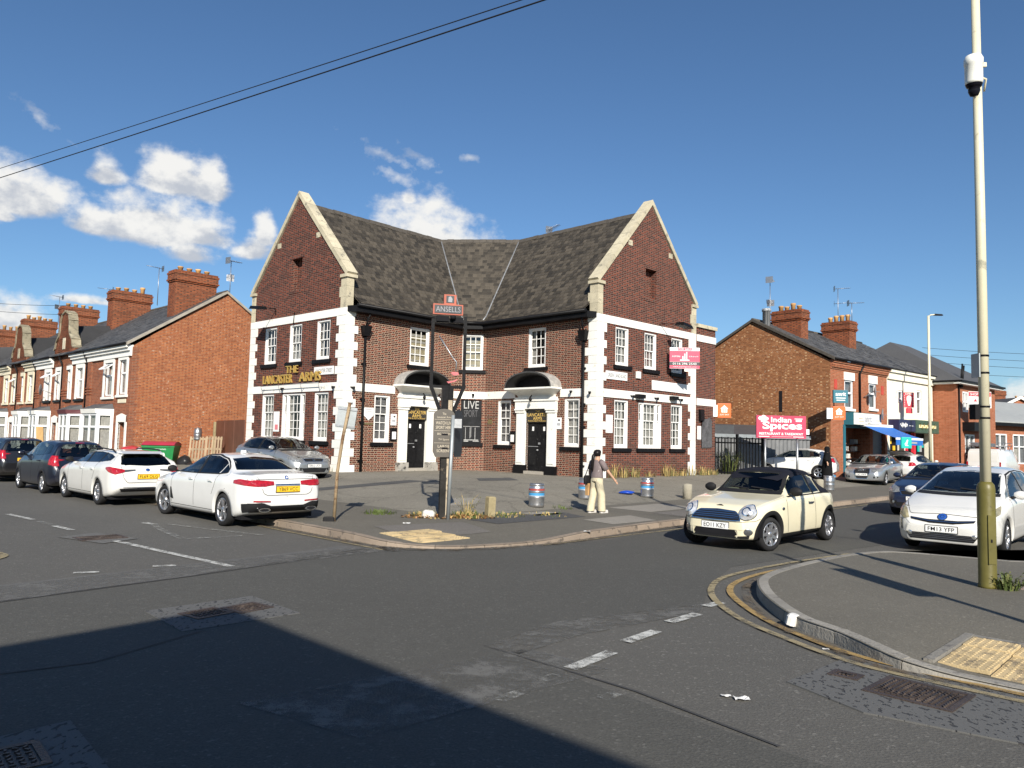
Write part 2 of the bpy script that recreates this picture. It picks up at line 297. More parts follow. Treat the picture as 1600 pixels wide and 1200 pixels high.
    def build(s, name, mats, parent=None, label=None, cat=None, group=None, kind=None, off=None, mesh=None):
        if mesh is None:
            me = bpy.data.meshes.new(name); v = s.v
            if off is not None: v = [(p[0] - off[0], p[1] - off[1], p[2] - off[2]) for p in v]
            me.from_pydata(v, [], s.f)
            mats = mats if isinstance(mats, (list, tuple)) else [mats]
            for mm in mats: me.materials.append(mm)
            me.polygons.foreach_set('material_index', s.m); me.polygons.foreach_set('use_smooth', s.s); me.update()
            # wall coordinates in metres
            nl = len(me.loops)
            if nl:
                uvl = me.uv_layers.new(name='UVMap'); co = np.array(s.v); vi = np.empty(nl, np.int32); me.loops.foreach_get('vertex_index', vi)
                npoly = len(me.polygons); nr = np.empty(npoly * 3, np.float32); me.polygons.foreach_get('normal', nr); nr = nr.reshape(-1, 3)
                lt = np.empty(npoly, np.int32); me.polygons.foreach_get('loop_total', lt); ln = np.repeat(nr, lt, axis=0); p = co[vi]
                h = np.hypot(ln[:, 0], ln[:, 1]) + 1e-9; t = np.stack([-ln[:, 1] / h, ln[:, 0] / h], 1); flat = np.abs(ln[:, 2]) > .75
                u = np.where(flat, p[:, 0], (p[:, :2] * t).sum(1)); w = np.where(flat, p[:, 1], p[:, 2])
                uvl.data.foreach_set('uv', np.stack([u, w], 1).astype(np.float32).ravel())
        else: me = mesh
        o = bpy.data.objects.new(name, me); C.objects.link(o)
        if parent is not None: o.parent = parent
        return tag(o, label, cat, group, kind)
def tag(o, label=None, cat=None, group=None, kind=None):
    for k, v in (('label', label), ('category', cat), ('group', group), ('kind', kind)):
        if v: o[k] = v
    return o
def thing(name, label, cat, loc=(0, 0, 0), rz=0, group=None):
    o = bpy.data.objects.new(name, None); C.objects.link(o); o.empty_display_size = .1
    o.location = loc; o.rotation_euler = (0, 0, rz); return tag(o, label, cat, group)
KIDS = {}
def copy_tree(o, loc=None, rz=None, label=None, group=None):
    def rec(src, par):
        c = src.copy(); C.objects.link(c)
        if par is not None: c.parent = par
        for ch in [x for x in C.objects if x.parent == src]: rec(ch, c)
        return c
    r = rec(o, None)
    if loc is not None: r.location = loc
    if rz is not None: r.rotation_euler = (0, 0, rz)
    if label: r['label'] = label
    if group: r['group'] = group
    return r
_TX = {}
def text_mesh(s, bold=0):
    k = (s, bold)
    if k not in _TX:
        cu = bpy.data.curves.new('lettering', 'FONT'); cu.body = s; cu.align_x = 'CENTER'; cu.align_y = 'CENTER'; cu.offset = bold; cu.resolution_u = 3
        ob = bpy.data.objects.new('lettering', cu); me = bpy.data.meshes.new_from_object(ob); v = np.array([x.co[:] for x in me.vertices]) if len(me.vertices) else np.zeros((1, 3))
        f = [tuple(p.vertices) for p in me.polygons]; lo, hi = v.min(0), v.max(0); v = v - (lo + hi) / 2; _TX[k] = (v, f, hi - lo)
        bpy.data.objects.remove(ob); bpy.data.curves.remove(cu)
    return _TX[k]
def put_text(mb, s, c, right, up, w=None, h=None, m=0, bold=0.0, depth=0):
    """lettering s centred on c in the plane right/up, fitted to width w and/or height h"""
    v, f, ext = text_mesh(s, bold); right = np.array(right, float); up = np.array(up, float); nrm = np.cross(right, up)
    kx = (w / ext[0]) if w else None; ky = (h / ext[1]) if h else None; kx = kx or ky; ky = ky or kx
    P = np.array(c, float) + v[:, :1] * kx * right + v[:, 1:2] * ky * up
    if depth:
        mb.add(P + nrm * depth, f, m); 
        n = len(P); ed = {}
        for fc in f:
            for i in range(len(fc)):
                a, b = fc[i], fc[(i + 1) % len(fc)]
                if (b, a) in ed: ed.pop((b, a))
                else: ed[(a, b)] = 1
        mb.add(np.vstack([P, P + nrm * depth]), [(a, b, b + n, a + n) for a, b in ed], m)
    else: mb.add(P, f, m)

class Fr:
    """vertical wall frame: t along the wall, z up, o outwards"""
    def __init__(s, A, B): s.A = np.array(A[:2], float); d = np.array(B[:2], float) - s.A; s.L = np.linalg.norm(d); s.u = d / s.L; s.n = np.array([s.u[1], -s.u[0]])
    def p(s, t, z, o=0): q = s.A + s.u * t + s.n * o; return (q[0], q[1], z)
    @property
    def U(s): return np.array([s.u[0], s.u[1], 0])
    @property
    def Nn(s): return np.array([s.n[0], s.n[1], 0])
    def box(s, mb, t0, t1, z0, z1, o0, o1, m=0):
        P = [s.p(t0, z0, o1), s.p(t1, z0, o1), s.p(t1, z0, o0), s.p(t0, z0, o0), s.p(t0, z1, o1), s.p(t1, z1, o1), s.p(t1, z1, o0), s.p(t0, z1, o0)]
        return mb.hexa(P, m)
    def quad(s, mb, t0, t1, z0, z1, o, m=0): return mb.add([s.p(t0, z0, o), s.p(t1, z0, o), s.p(t1, z1, o), s.p(t0, z1, o)], [(0, 1, 2, 3)], m)
    def text(s, mb, txt, t, z, o, w=None, h=None, m=0, bold=0, depth=0): put_text(mb, txt, s.p(t, z, o), s.U, (0, 0, 1), w, h, m, bold, depth)
def clip(poly, n, d):      # keep the side n.p <= d
    out = []
    for i in range(len(poly)):
        a, b = poly[i], poly[(i + 1) % len(poly)]; da = a[0] * n[0] + a[1] * n[1] - d; db = b[0] * n[0] + b[1] * n[1] - d
        if da <= 0: out.append(a)
        if (da < 0 < db) or (db < 0 < da): k = da / (da - db); out.append((a[0] + (b[0] - a[0]) * k, a[1] + (b[1] - a[1]) * k))
    return out
def wall(mb, fr, t0, t1, z0, z1, holes=(), gable=None, o=0, m=0, rm=None, back=True):
    """wall face with rectangular openings (t0,t1,z0,z1,depth); gable=(t_mid,z_apex) raises it to a point above z1"""
    ts = sorted({t0, t1, *[h[0] for h in holes], *[h[1] for h in holes]} | ({gable[0]} if gable else set())); zt = gable[1] if gable else z1
    zs = sorted({z0, z1, zt, *[h[2] for h in holes], *[h[3] for h in holes]})
    for i in range(len(ts) - 1):
        for j in range(len(zs) - 1):
            a, b, c, d = ts[i], ts[i + 1], zs[j], zs[j + 1]; tm, zm = (a + b) / 2, (c + d) / 2
            if any(h[0] < tm < h[1] and h[2] < zm < h[3] for h in holes): continue
            pl = [(a, c), (b, c), (b, d), (a, d)]
            if gable and zm > z1:
                g, za = gable
                for (tx, sgn) in ((t0, -1), (t1, 1)):     # rake from (tx,z1) to (g,za)
                    n = np.array([(za - z1) * sgn, abs(tx - g)]); pl = clip(pl, n, n @ np.array([tx, z1]))
                    if len(pl) < 3: break
            if len(pl) < 3: continue
            mb.add([fr.p(q[0], q[1], o) for q in pl], [tuple(range(len(pl)))], m)
    for (a, b, c, d, dp) in holes:
        r = m if rm is None else rm
        mb.add([fr.p(a, c, o), fr.p(b, c, o), fr.p(b, d, o), fr.p(a, d, o), fr.p(a, c, o - dp), fr.p(b, c, o - dp), fr.p(b, d, o - dp), fr.p(a, d, o - dp)],
               [(0, 1, 5, 4), (1, 2, 6, 5), (2, 3, 7, 6), (3, 0, 4, 7)] + ([(4, 5, 6, 7)] if dp > .15 and back else []), r)

TH = math.radians(46.0)
G = np.array([math.cos(TH), math.sin(TH)]); L = np.array([-math.sin(TH), math.cos(TH)])   # the two street directions
def W(a, b): return a * L + b * G
def AB(x, y): return (x * L[0] + y * L[1], x * G[0] + y * G[1])
# ------------------------------------------------------------------ materials used all over
asphalt('old_asphalt', .098, agg=.34, warm=(1.04, 1.0, .90), patch=.16)
asphalt('new_asphalt', .078, agg=.30, warm=(1.02, 1.0, .90), patch=.14)
asphalt('patch_asphalt', .125, agg=.30, warm=(1.02, 1.0, .94), patch=.10)
asphalt('pavement_asphalt', .122, agg=.26, warm=(1.08, 1.0, .82), patch=.22)
asphalt('forecourt_asphalt', .185, agg=.36, warm=(1.08, 1.0, .82), patch=.30, crack=.55)
asphalt('worn_strip', .112, agg=.30, warm=(1.02, 1, .95), patch=.2)
M('kerb_grey', (.25, .235, .205), .85, bump=.5, bs=30, rnd=.14, fine=.5, dirt=((.12, .11, .1), 6, .56))
M('kerb_brown', (.27, .215, .165), .85, bump=.5, bs=30, rnd=.18, fine=.6, dirt=((.10, .085, .07), 5, .55))
M('tactile_buff', (.50, .385, .21), .8, bump=.3, bs=60, rnd=.12, fine=.6, dirt=((.24, .19, .12), 6, .52))
M('paver_pink', (.30, .235, .20), .85, bump=.4, bs=60, rnd=.2, fine=.5)
M('concrete', (.36, .33, .28), .9, bump=.5, bs=25, fine=.5, dirt=((.16, .15, .12), 5, .58))
M('cast_iron', (.10, .075, .062), .55, metal=.55, bump=.4, bs=50, var=.3)
M('earth', (.14, .11, .075), .95, bump=.6, bs=20, var=.3)
M('black_paint', (.008, .008, .009), .42, var=.3, bump=.2, bs=12)
M('dark', (.012, .012, .014), .8, var=.2)
M('steel', (.46, .47, .48), .38, metal=.85, var=.15, bump=.1, bs=20)
M('galv', (.36, .39, .40), .5, metal=.5, var=.15)
worn_paint('paint_white', (.62, .62, .58), None, .52, 8)
worn_paint('paint_faded', (.40, .40, .37), None, .455, 7)
worn_paint('paint_yellow', (.40, .27, .10), None, .57, 6)
worn_paint('paint_yellow_pale', (.34, .28, .16), None, .55, 6)

def sheet(name, pts, z, mat, kind='structure', n=1, parent=None, label=None):
    mb = MB(); mb.add([(p[0], p[1], z) for p in pts], [tuple(range(len(pts)))]); return mb.build(name, mat, parent, kind=kind, label=label)
sheet('ground', [(-900, -700), (900, -700), (900, 1500), (-900, 1500)], -.03, M('far_ground', (.13, .125, .1), .95, var=.3, vs=.05))
sheet('road', [tuple(W(a, b)) for a, b in ((-60, -14), (-60, 7.6), (2, 7.6), (-14, 95), (12, 95), (10.5, 9), (120, 9), (120, -14))], 0.0, MT['old_asphalt'])
# the resurfaced carriageway crossing the junction, and worn strips
sheet('carriageway', [(-13, .6), (-7.2, 7.0), (-5.57, 8.62), (-4.19, 10.39), (-3.05, 12.3), (-2.2, 13.25), (-1.07, 13.6), (.2, 13.7), (2.0, 15.2), (4.2, 18.0), (16.5, 31), (24, 38), (46, 58), (50, 54), (29, 34), (13.5, 21.2), (8.4, 16.2),
      (5.4, 13.75), (3.5, 12.2), (2.75, 10.6), (2.35, 9.35), (.53, 8.27), (-.2, 7.26), (1.7, 5.03), (3.4, 3.1), (6, 0), (3, -4), (-8, -6)], .004, MT['new_asphalt'])
sheet('worn_surface', [(-6.14, 9.48), (-5.15, 10.6), (-4.18, 11.75), (-3.38, 12.73), (-2.9, 13.5), (-2.35, 13.3), (-3.05, 12.3), (-4.19, 10.39), (-5.57, 8.62), (-6.0, 8.2), (-6.5, 9.0)], .0075, MT['worn_strip'])
sheet('worn_surface', [(-.2, 7.26), (.53, 8.27), (2.1, 9.2), (2.35, 9.35), (2.2, 8.9), (.75, 7.75), (.12, 7.0)], .008, worn_paint('worn_patch', (.15, .147, .135), None, .5, 3))
sheet('worn_surface', [(-1.9, 5.6), (-.9, 5.0), (.9, 6.6), (.2, 7.2)], .008, MT['worn_patch'])
sheet('worn_surface', [(-6.4, 9.0), (-4.6, 11.2), (-2.4, 13.5), (-.2, 14.0), (-.2, 13.6), (-2.1, 12.9), (-4.1, 10.6), (-5.6, 8.5)], .0085, MT['worn_patch'])
sheet('tar_seam', [(-.22, 7.28), (-.2, 7.25), (1.0, 6.04), (1.74, 5.03), (1.765, 5.04), (1.025, 6.06)], .0105, MT['patch_tar'] if 'patch_tar' in MT else M('patch_tar', (.05, .049, .047), .8))
sheet('tar_seam', [(-5.4, 5.1), (-3.37, 6.46), (-2.91, 7.55), (-2.925, 7.565), (-3.385, 6.48), (-5.42, 5.12)], .0105, MT['patch_tar'])
sheet('tar_seam', [(-8.2, 5.55), (-5.52, 8.56), (-4.14, 10.36), (-2.45, 12.85), (-2.475, 12.87), (-4.165, 10.385), (-5.545, 8.585), (-8.225, 5.575)], .0105, MT['patch_tar'])
# asphalt repair patches with roughened surface
def pocked(name):
    m, N, Lk, n, mt, b, out = new_mat(name); tc = n('ShaderNodeTexCoord'); mp = n('ShaderNodeMapping'); mp.inputs['Rotation'].default_value = (0, 0, .6); mp.inputs['Scale'].default_value = (26, 13, 1); Lk.new(tc.outputs['Object'], mp.inputs[0])
    vo = n('ShaderNodeTexNoise', i_Scale=1.0, i_Detail=1.5); Lk.new(mp.outputs[0], vo.inputs['Vector'])
    mr = n('ShaderNodeMapRange'); mr.inputs[1].default_value = .58; mr.inputs[2].default_value = .63; Lk.new(vo.outputs[0], mr.inputs[0])
    fn = n('ShaderNodeTexNoise', i_Scale=120.0); Lk.new(tc.outputs['Object'], fn.inputs['Vector'])
    c1 = n('ShaderNodeMix', data_type='RGBA'); c1.inputs[6].default_value = (.075, .075, .073, 1); c1.inputs[7].default_value = (.135, .135, .13, 1); Lk.new(fn.outputs[0], c1.inputs[0])
    c2 = n('ShaderNodeMix', data_type='RGBA'); c2.inputs[7].default_value = (.036, .036, .037, 1); Lk.new(c1.outputs[2], c2.inputs[6]); Lk.new(mr.outputs[0], c2.inputs[0]); Lk.new(c2.outputs[2], b.inputs['Base Color'])
    b.inputs['Roughness'].default_value = .85; bp = n('ShaderNodeBump', i_Strength=.7, i_Distance=.01); Lk.new(mt('SUBTRACT', 1.0, mr.outputs[0]), bp.inputs['Height']); Lk.new(bp.outputs[0], b.inputs['Normal']); MT[name] = m; return m
pocked('pocked_patch')
def slab(name, pts, z, th, mat):
    mb = MB(); mb.prism(pts, z - .02, z + th); return mb.build(name, mat, kind='structure')
PATCHES = [[(-3.83, 8.3), (-3.09, 7.5), (-2.21, 8.38), (-2.99, 9.19)], [(-3.75, 4.2), (-2.55, 3.75), (-2.1, 4.35), (-2.84, 5.19)],
           [(2.28, 6.38), (2.59, 5.7), (3.37, 5.18), (4.6, 4.55), (5.1, 5.3), (4.2, 6.39), (3.41, 7.41), (2.99, 7.04)]]
for pts in PATCHES: slab('road_patch', pts, 0, .011, MT['pocked_patch'])
sheet('road_patch', [(-7.92, 13.7), (-6.8, 13.07), (-6.53, 13.78), (-7.63, 14.4)], .010, MT['patch_asphalt'])
# manhole covers: frame, plate and raised studs
def cover(label, c, w, d, ang, kind):
    t = thing('manhole_cover', label, 'manhole cover', (c[0], c[1], .012), ang)
    f = MB(); b = .045
    for (x0, x1, y0, y1) in ((-w / 2, w / 2, -d / 2, -d / 2 + b), (-w / 2, w / 2, d / 2 - b, d / 2), (-w / 2, -w / 2 + b, -d / 2 + b, d / 2 - b), (w / 2 - b, w / 2, -d / 2 + b, d / 2 - b)): f.box(x0, x1, y0, y1, -.01, .008)
    f.build('frame', MT['cast_iron'], t)
    p = MB(); p.box(-w / 2 + b + .008, w / 2 - b - .008, -d / 2 + b + .008, d / 2 - b - .008, -.01, .002); p.build('plate', MT['cast_iron'], t)
    s = MB(); nx, ny = max(4, int((w - .14) / .042)), max(4, int((d - .14) / .042))
    for i in range(nx):
        for j in range(ny):
            x = -w / 2 + .08 + (w - .16) * i / (nx - 1); y = -d / 2 + .08 + (d - .16) * j / (ny - 1); r = math.hypot(x, y) if kind else 0; a = math.atan2(y, x) + (r * 9 if kind else (i + j) % 2 * 1.57)
            u = np.array([math.cos(a), math.sin(a)]) * .017; q = np.array([-u[1], u[0]]) * .42
            P = [(x + k * u[0] + l * q[0], y + k * u[1] + l * q[1]) for k, l in ((-1, -1), (1, -1), (1, 1), (-1, 1))]
            s.prism(P, .001, .0115)
    o = s.build('raised_studs', M('stud_iron', (.085, .066, .055), .5, metal=.5, var=.3), t, kind='stuff')
_gn = math.atan2(G[1], G[0])
def quad_c(p): q = np.array(p); return q.mean(0), np.linalg.norm((q[1] - q[0] + q[2] - q[3]) / 2), np.linalg.norm((q[2] - q[1] + q[3] - q[0]) / 2), math.atan2(*(q[1] - q[0])[::-1])
for lb, q, k in (('large rusty manhole cover in the grey patch by the yellow lines', [(2.81, 6.18), (3.25, 5.72), (3.67, 6.14), (3.18, 6.58)], 1),
                 ('small rusty stopcock cover next to the large manhole cover', [(2.70, 6.60), (2.87, 6.44), (3.0, 6.57), (2.83, 6.75)], 1)):
    c, w, d, a = quad_c(q); cover(lb, c, w, d, a, k)
c, w, d, a = quad_c([(-3.45, 8.31), (-3.02, 8.01), (-2.58, 8.4), (-3.03, 8.8)])
cover('twin-lid manhole cover in the road patch at the shadow edge, half nearer its sunny end', c + np.array([.19, .17]), .38, .42, a - .02, 1); cover('twin-lid manhole cover in the road patch at the shadow edge, half in the dark shade', c + np.array([-.14, -.13]), .38, .42, a - .02, 0)
cover('manhole cover deep in the building shadow in the bottom corner of the road', (-2.86, 4.55), .42, .42, .72, 0)
cover('rusty red manhole cover flush in a pale patch of the side street', (-7.2, 13.75), .75, .55, .78, 0)

# painted markings
def stripe(pts, w, mat, z=.0135, name='road_marking'):
    mb = MB(); P = [np.array(p, float) for p in pts]; vs = []; fs = []
    for i, p in enumerate(P):
        d = P[min(i + 1, len(P) - 1)] - P[max(i - 1, 0)]; d /= np.linalg.norm(d); q = np.array([-d[1], d[0]]) * w / 2; vs += [(*(p + q), z), (*(p - q), z)]
    for i in range(len(P) - 1): fs.append((2 * i, 2 * i + 1, 2 * i + 3, 2 * i + 2))
    return mb.add(vs, fs).build(name, mat, kind='structure')
def smooth(pts, n=6):
    P = [np.array(p, float) for p in pts]; out = []
    for i in range(len(P) - 1):
        p0, p1, p2, p3 = P[max(i - 1, 0)], P[i], P[i + 1], P[min(i + 2, len(P) - 1)]
        for k in range(n):
            t = k / n; out.append(.5 * ((2 * p1) + (-p0 + p2) * t + (2 * p0 - 5 * p1 + 4 * p2 - p3) * t * t + (-p0 + 3 * p1 - 3 * p2 + p3) * t ** 3))
    return out + [P[-1]]
for a, b in (((.54, 6.58), (.96, 7.12)), ((1.14, 7.49), (1.52, 7.94)), ((1.73, 8.34), (2.14, 8.77)), ((2.33, 9.18), (2.58, 9.42))): stripe([a, b], .13, MT['paint_white'], .0165)
for a, b in (((.30, 6.25), (.42, 6.40)), ((-.05, 5.75), (.12, 5.95)), ((.72, 5.85), (.85, 5.98))): stripe([a, b], .11, MT['paint_faded'], .0165)
stripe(smooth([(6.1, 13.9), (4.9, 12.95), (3.9, 12.05), (3.12, 11.2), (2.74, 10.45), (2.55, 9.64), (2.55, 8.6), (2.76, 7.76), (3.0, 7.09), (3.26, 6.69), (3.94, 5.99), (6.5, 3.4)]), .085, MT['paint_yellow_pale'], .0195)
stripe(smooth([(4.45, 12.2), (3.85, 11.66), (3.3, 11.0), (2.97, 10.4), (2.82, 9.7), (2.82, 8.62), (2.98, 7.8), (3.18, 7.24), (3.47, 6.81), (4.05, 6.16), (6.7, 3.55)]), .085, MT['paint_yellow'], .0195)
stripe([(-6.76, 13.4), (-5.4, 12.3), (-3.94, 11.14)], .12, MT['paint_white'])
stripe([(-11.02, 17.1), (-9.9, 16.2)], .12, MT['paint_white']); stripe([(-9.6, 15.9), (-9.1, 15.45)], .12, MT['paint_faded']); stripe([(-8.9, 15.25), (-8.23, 14.68)], .12, MT['paint_white'])
stripe([(-7.55, 16.1), (-7.25, 15.9)], .15, MT['paint_white']); stripe([(-7.29, 15.98), (-6.94, 15.36), (-5.78, 13.83)], .14, MT['paint_faded']); stripe([(-5.78, 13.83), (-4.92, 14.44)], .14, MT['paint_faded']); stripe([(-7.0, 15.95), (-4.6, 14.6)], .1, MT['paint_faded'])
for p in ((-8.6, 12.5), (-5.75, 10.35), (-5.0, 11.0), (-6.9, 9.6), (-6.6, 9.1)): stripe([p, (p[0] + .28, p[1] + .12)], .11, MT['paint_white'])
stripe(smooth([(-7.75, 10.6), (-7.45, 11.05), (-7.5, 11.6), (-8.0, 12.0)]), .14, MT['paint_yellow_pale'])
stripe([W(9.35, 10.6), W(9.28, 14.5), W(9.4, 28)], .07, MT['paint_yellow_pale']); stripe([W(10.6, 7.95), W(13.6, 7.95), W(20, 8.0)], .07, MT['paint_yellow_pale'])

# ------------------------------------------------------------------ pavements with kerbs
def gz(x, y):
    """height of pavement and forecourt on the pub side"""
    a, b = AB(x, y); d = min(a - 9.6, b - 8.25)
    if a > 37: d = min(d, 3.4 + max(0, 39.5 - a) * 2)
    z = .13 + .075 * min(max(d - 3.4, 0), 5.0); z -= .085 * math.exp(-(math.hypot(a - 9.9, b - 9.6) / 1.9) ** 4); return z
K1 = [(9.6, 95), (9.8, 60), (9.9, 40), (9.8, 28), (9.75, 20), (9.7, 15), (9.55, 12.5), (9.5, 11.1), (9.68, 9.9), (10.1, 8.85), (10.9, 8.3), (12, 8.23), (13.5, 8.25), (20, 8.25), (28, 8.25), (38, 8.25), (100, 8.25)]
I1 = [(28, 95), (28, 60), (28, 40), (27, 31), (26, 28), (26, 26), (26, 25.3), (26, 25), (26, 24.6), (26.2, 24.3), (26.5, 24), (27, 24), (28, 24), (30, 24), (34, 24), (38.6, 19), (100, 15)]
def fill(K, I, zf, split, mats, names):
    K = smooth(K, 5); I = smooth(I, 5); A = []; Bm = []
    for k, i in zip(K, I):
        f0 = next((f for f in np.linspace(.02, 1, 200) if split(k + (i - k) * f)), .5)
        A.append([(*W(*(k + (i - k) * f)), 0) for f in np.linspace(0, f0, 7)]); Bm.append([(*W(*(k + (i - k) * f)), 0) for f in np.linspace(f0, 1, 26)])
    o = []
    for P, m, nm in ((A, mats[0], names[0]), (Bm, mats[1], names[1])):
        P = [[(p[0], p[1], zf(p[0], p[1])) for p in r] for r in P]; mb = MB().grid(P, flip=False); ob = mb.build(nm, m, kind='structure')
        o.append(ob)
    return o
pave, fore = fill(K1, I1, gz, lambda q: min(q[0] - 9.6, q[1] - 8.25) >= 3.45, (MT['pavement_asphalt'], MT['forecourt_asphalt']), ('pavement', 'forecourt'))
def gz2(x, y):
    a, b = AB(x, y); return .125 - .095 * math.exp(-((max(0, a - 1.0) / 1.25) ** 4)) * math.exp(-(max(0, b - 7.3) / 1.9) ** 4)
K2 = [(-40, 7.35), (-10, 7.35), (0, 7.33), (1.3, 7.33), (2.05, 7.25), (2.41, 7.32), (2.97, 7.71), (3.58, 8.07), (4.29, 8.88), (4.75, 9.62), (4.94, 10.13), (5.04, 10.84), (5.07, 11.92), (5.02, 13.07), (4.79, 14.1), (4.4, 14.5), (3.32, 14.8), (2.75, 15.1), (2.6, 17), (2.5, 30), (0, 48), (-8, 90)]
I2 = [(-40, 30), (-12, 24), (-7, 25), (-7, 26), (-7, 27), (-7, 28), (-7, 28.3), (-7, 28.6), (-7, 29), (-7, 29.4), (-7, 29.8), (-7, 30.2), (-7, 30.6), (-7, 31), (-7, 31.5), (-7, 32), (-7, 33), (-7, 34), (-7, 36), (-7, 45), (-9, 60), (-16, 95)]
K2s = smooth(K2, 9); I2s = smooth(I2, 9)
P = [[(*W(*(k + (i - k) * f)), 0) for f in [*np.linspace(0, .13, 22), .16, .22, .3, .45, .7, 1]] for k, i in zip(K2s, I2s)]
pave2 = MB().grid([[(p[0], p[1], gz2(p[0], p[1])) for p in r] for r in P]).build('pavement', MT['pavement_asphalt'], kind='structure')
def kerbs(K, zf, parent, mat, lim, w=.14, ln=.9, inward=1):
    P = [W(*k) for k in smooth(K, 8)]; D = [0]
    for i in range(1, len(P)): D.append(D[-1] + np.linalg.norm(P[i] - P[i - 1]))
    def at(s): i = min(max(1, int(np.searchsorted(D, s))), len(P) - 1); f = (s - D[i - 1]) / (D[i] - D[i - 1] + 1e-9); return P[i - 1] + (P[i] - P[i - 1]) * f
    s = 0
    while s + ln < D[-1]:
        c = at(s + ln / 2); a, b = AB(*c)
        if lim(a, b):
            mb = MB(); n = 4; rows = []
            for k in range(n + 1):
                q = at(s + .006 + (ln - .012) * k / n); q2 = at(s + .006 + (ln - .012) * k / n + .02); d = (q2 - q) / (np.linalg.norm(q2 - q) + 1e-9); nn = np.array([-d[1], d[0]]) * inward; z = zf(q[0], q[1]) + .004 + R.uniform(-.003, .003)
                o = q - nn * .012; i_ = q + nn * w
                rows.append([(o[0], o[1], -.02), (o[0] + nn[0] * .012, o[1] + nn[1] * .012, z - .025), (o[0] + nn[0] * .035, o[1] + nn[1] * .035, z), (i_[0], i_[1], z), (i_[0], i_[1], z - .04)])
            mb.grid(rows, smooth=False, flip=(inward > 0)); m_ = len(rows[0])
            mb.f.append(tuple(range(m_))); mb.m.append(0); mb.s.append(False); mb.f.append(tuple(reversed(range(len(mb.v) - m_, len(mb.v))))); mb.m.append(0); mb.s.append(False)
            mb.build('kerb_stone', mat, parent)
        s += ln
kerbs(K1, gz, pave, MT['kerb_brown'], lambda a, b: (a < 42 and b < 46), inward=-1)
kerbs(K2, gz2, pave2, MT['kerb_grey'], lambda a, b: (a > -2 and b < 34), inward=-1)
# tactile paving: single slabs with blisters
def tactile(parent, o, du, dv, nu, nv, zf, s=.4, bl=True):
    du, dv = np.array(du), np.array(dv)
    for i in range(nu):
        for j in range(nv):
            c = np.array(o) + du * (i + .5) * s + dv * (j + .5) * s; mb = MB(); h = s / 2 - .004; z = max(zf(*(c + du * x + dv * y)) for x in (-h, h) for y in (-h, h)) + .008
            Q = [c + du * x + dv * y for x, y in ((-h, -h), (h, -h), (h, h), (-h, h))]
            if np.cross(du, dv) < 0: Q = Q[::-1]
            mb.prism([tuple(q) for q in Q], z - .03, z, 0, .003)
            if bl:
                for x in range(6):
                    for y in range(6):
                        q = c + du * ((x + .5) / 6 - .5) * s * .98 + dv * ((y + .5) / 6 - .5) * s * .98
                        mb.prism([(q[0] + .016 * math.cos(t), q[1] + .016 * math.sin(t)) for t in np.arange(6) * math.pi / 3], z - .001, z + .006, 0, .004)
            mb.build('tactile_slab', MT['tactile_buff'], parent)
tactile(pave2, W(2.05, 7.52), -L, G, 6, 3, gz2)
mb = MB()
for (a0, a1, b0, b1) in ((2.06, 2.14, 7.45, 8.8), (-.4, 2.06, 8.73, 8.80)):
    p = [W(a, b) for a, b in ((a0, b0), (a0, b1), (a1, b1), (a1, b0))]; mb.prism([tuple(q) for q in p[::-1]], .0, max(gz2(*q) for q in p) + .006)
mb.build('edging_strip', MT['kerb_grey'], pave2)
tactile(pave, W(10.6, 8.75), L, G, 3, 3, lambda x, y: gz(x, y), bl=True)
worn_paint('gutter_dirt', (.16, .12, .075), None, .47, 5)
stripe([W(*k) for k in smooth([(9.62, 40), (9.6, 20), (9.55, 15), (9.4, 12.5), (9.34, 11.1), (9.52, 9.85), (9.95, 8.72), (10.8, 8.12), (12, 8.06), (30, 8.08)])], .22, MT['gutter_dirt'], .0225, 'gutter_dirt')
stripe([W(*k) for k in smooth([(1.3, 7.2), (2.45, 7.18), (3.05, 7.58), (3.7, 7.95), (4.42, 8.8), (4.88, 9.58), (5.07, 10.12), (5.18, 10.84), (5.21, 11.92), (5.15, 13.1)])], .12, MT['gutter_dirt'], .0225, 'gutter_dirt')
# pale repair slabs and dark tarmac patches on the pub pavement
def drape(name, poly, mat, zf, dz, parent=None, n=5):
    p = [np.array(q, float) for q in poly]; rows = [[(p[0] * (1 - u) + p[1] * u) * (1 - v) + (p[3] * (1 - u) + p[2] * u) * v for u in np.linspace(0, 1, n)] for v in np.linspace(0, 1, n)]
    return MB().grid([[(q[0], q[1], zf(*q) + dz) for q in r] for r in rows]).build(name, mat, parent, kind=None if parent else 'structure')
asphalt('pave_patch_dark', .075, agg=.25); asphalt('pave_patch_pale', .24, agg=.2, warm=(1.08, 1, .86)); asphalt('pave_patch_mid', .14, agg=.25, warm=(1.08, 1, .9))
for ab, m in (([(11.2, 8.9), (12.6, 9.2), (12.2, 11.2), (10.9, 10.8)], 'pave_patch_mid'), ([(11.5, 11.6), (12.5, 11.6), (12.4, 14.8), (11.4, 14.4)], 'pave_patch_dark'), ([(10.0, 13.6), (11.0, 13.8), (11.0, 15.6), (9.95, 15.2)], 'pave_patch_pale'),
              ([(12.2, 13.6), (12.9, 13.7), (12.8, 14.6), (12.15, 14.5)], 'pave_patch_pale'), ([(11.2, 16.8), (12.6, 16.9), (12.6, 19.4), (11.2, 19.3)], 'pave_patch_pale'), ([(14.5, 12.6), (15.6, 13.4), (15.2, 14.6), (14.3, 13.6)], 'pave_patch_pale'),
              ([(9.9, 16.5), (11.0, 16.6), (11.1, 24), (10, 24)], 'pave_patch_mid'), ([(20.5, 12.6), (21.4, 12.2), (20.2, 16.8), (19.4, 16.8)], 'pave_patch_dark'), ([(18.6, 17.8), (19.8, 18.8), (19.6, 20.3), (18.3, 19.4)], 'pave_patch_dark')):
    drape('pavement_patch', [W(*q) for q in ab], MT[m], gz, .006)
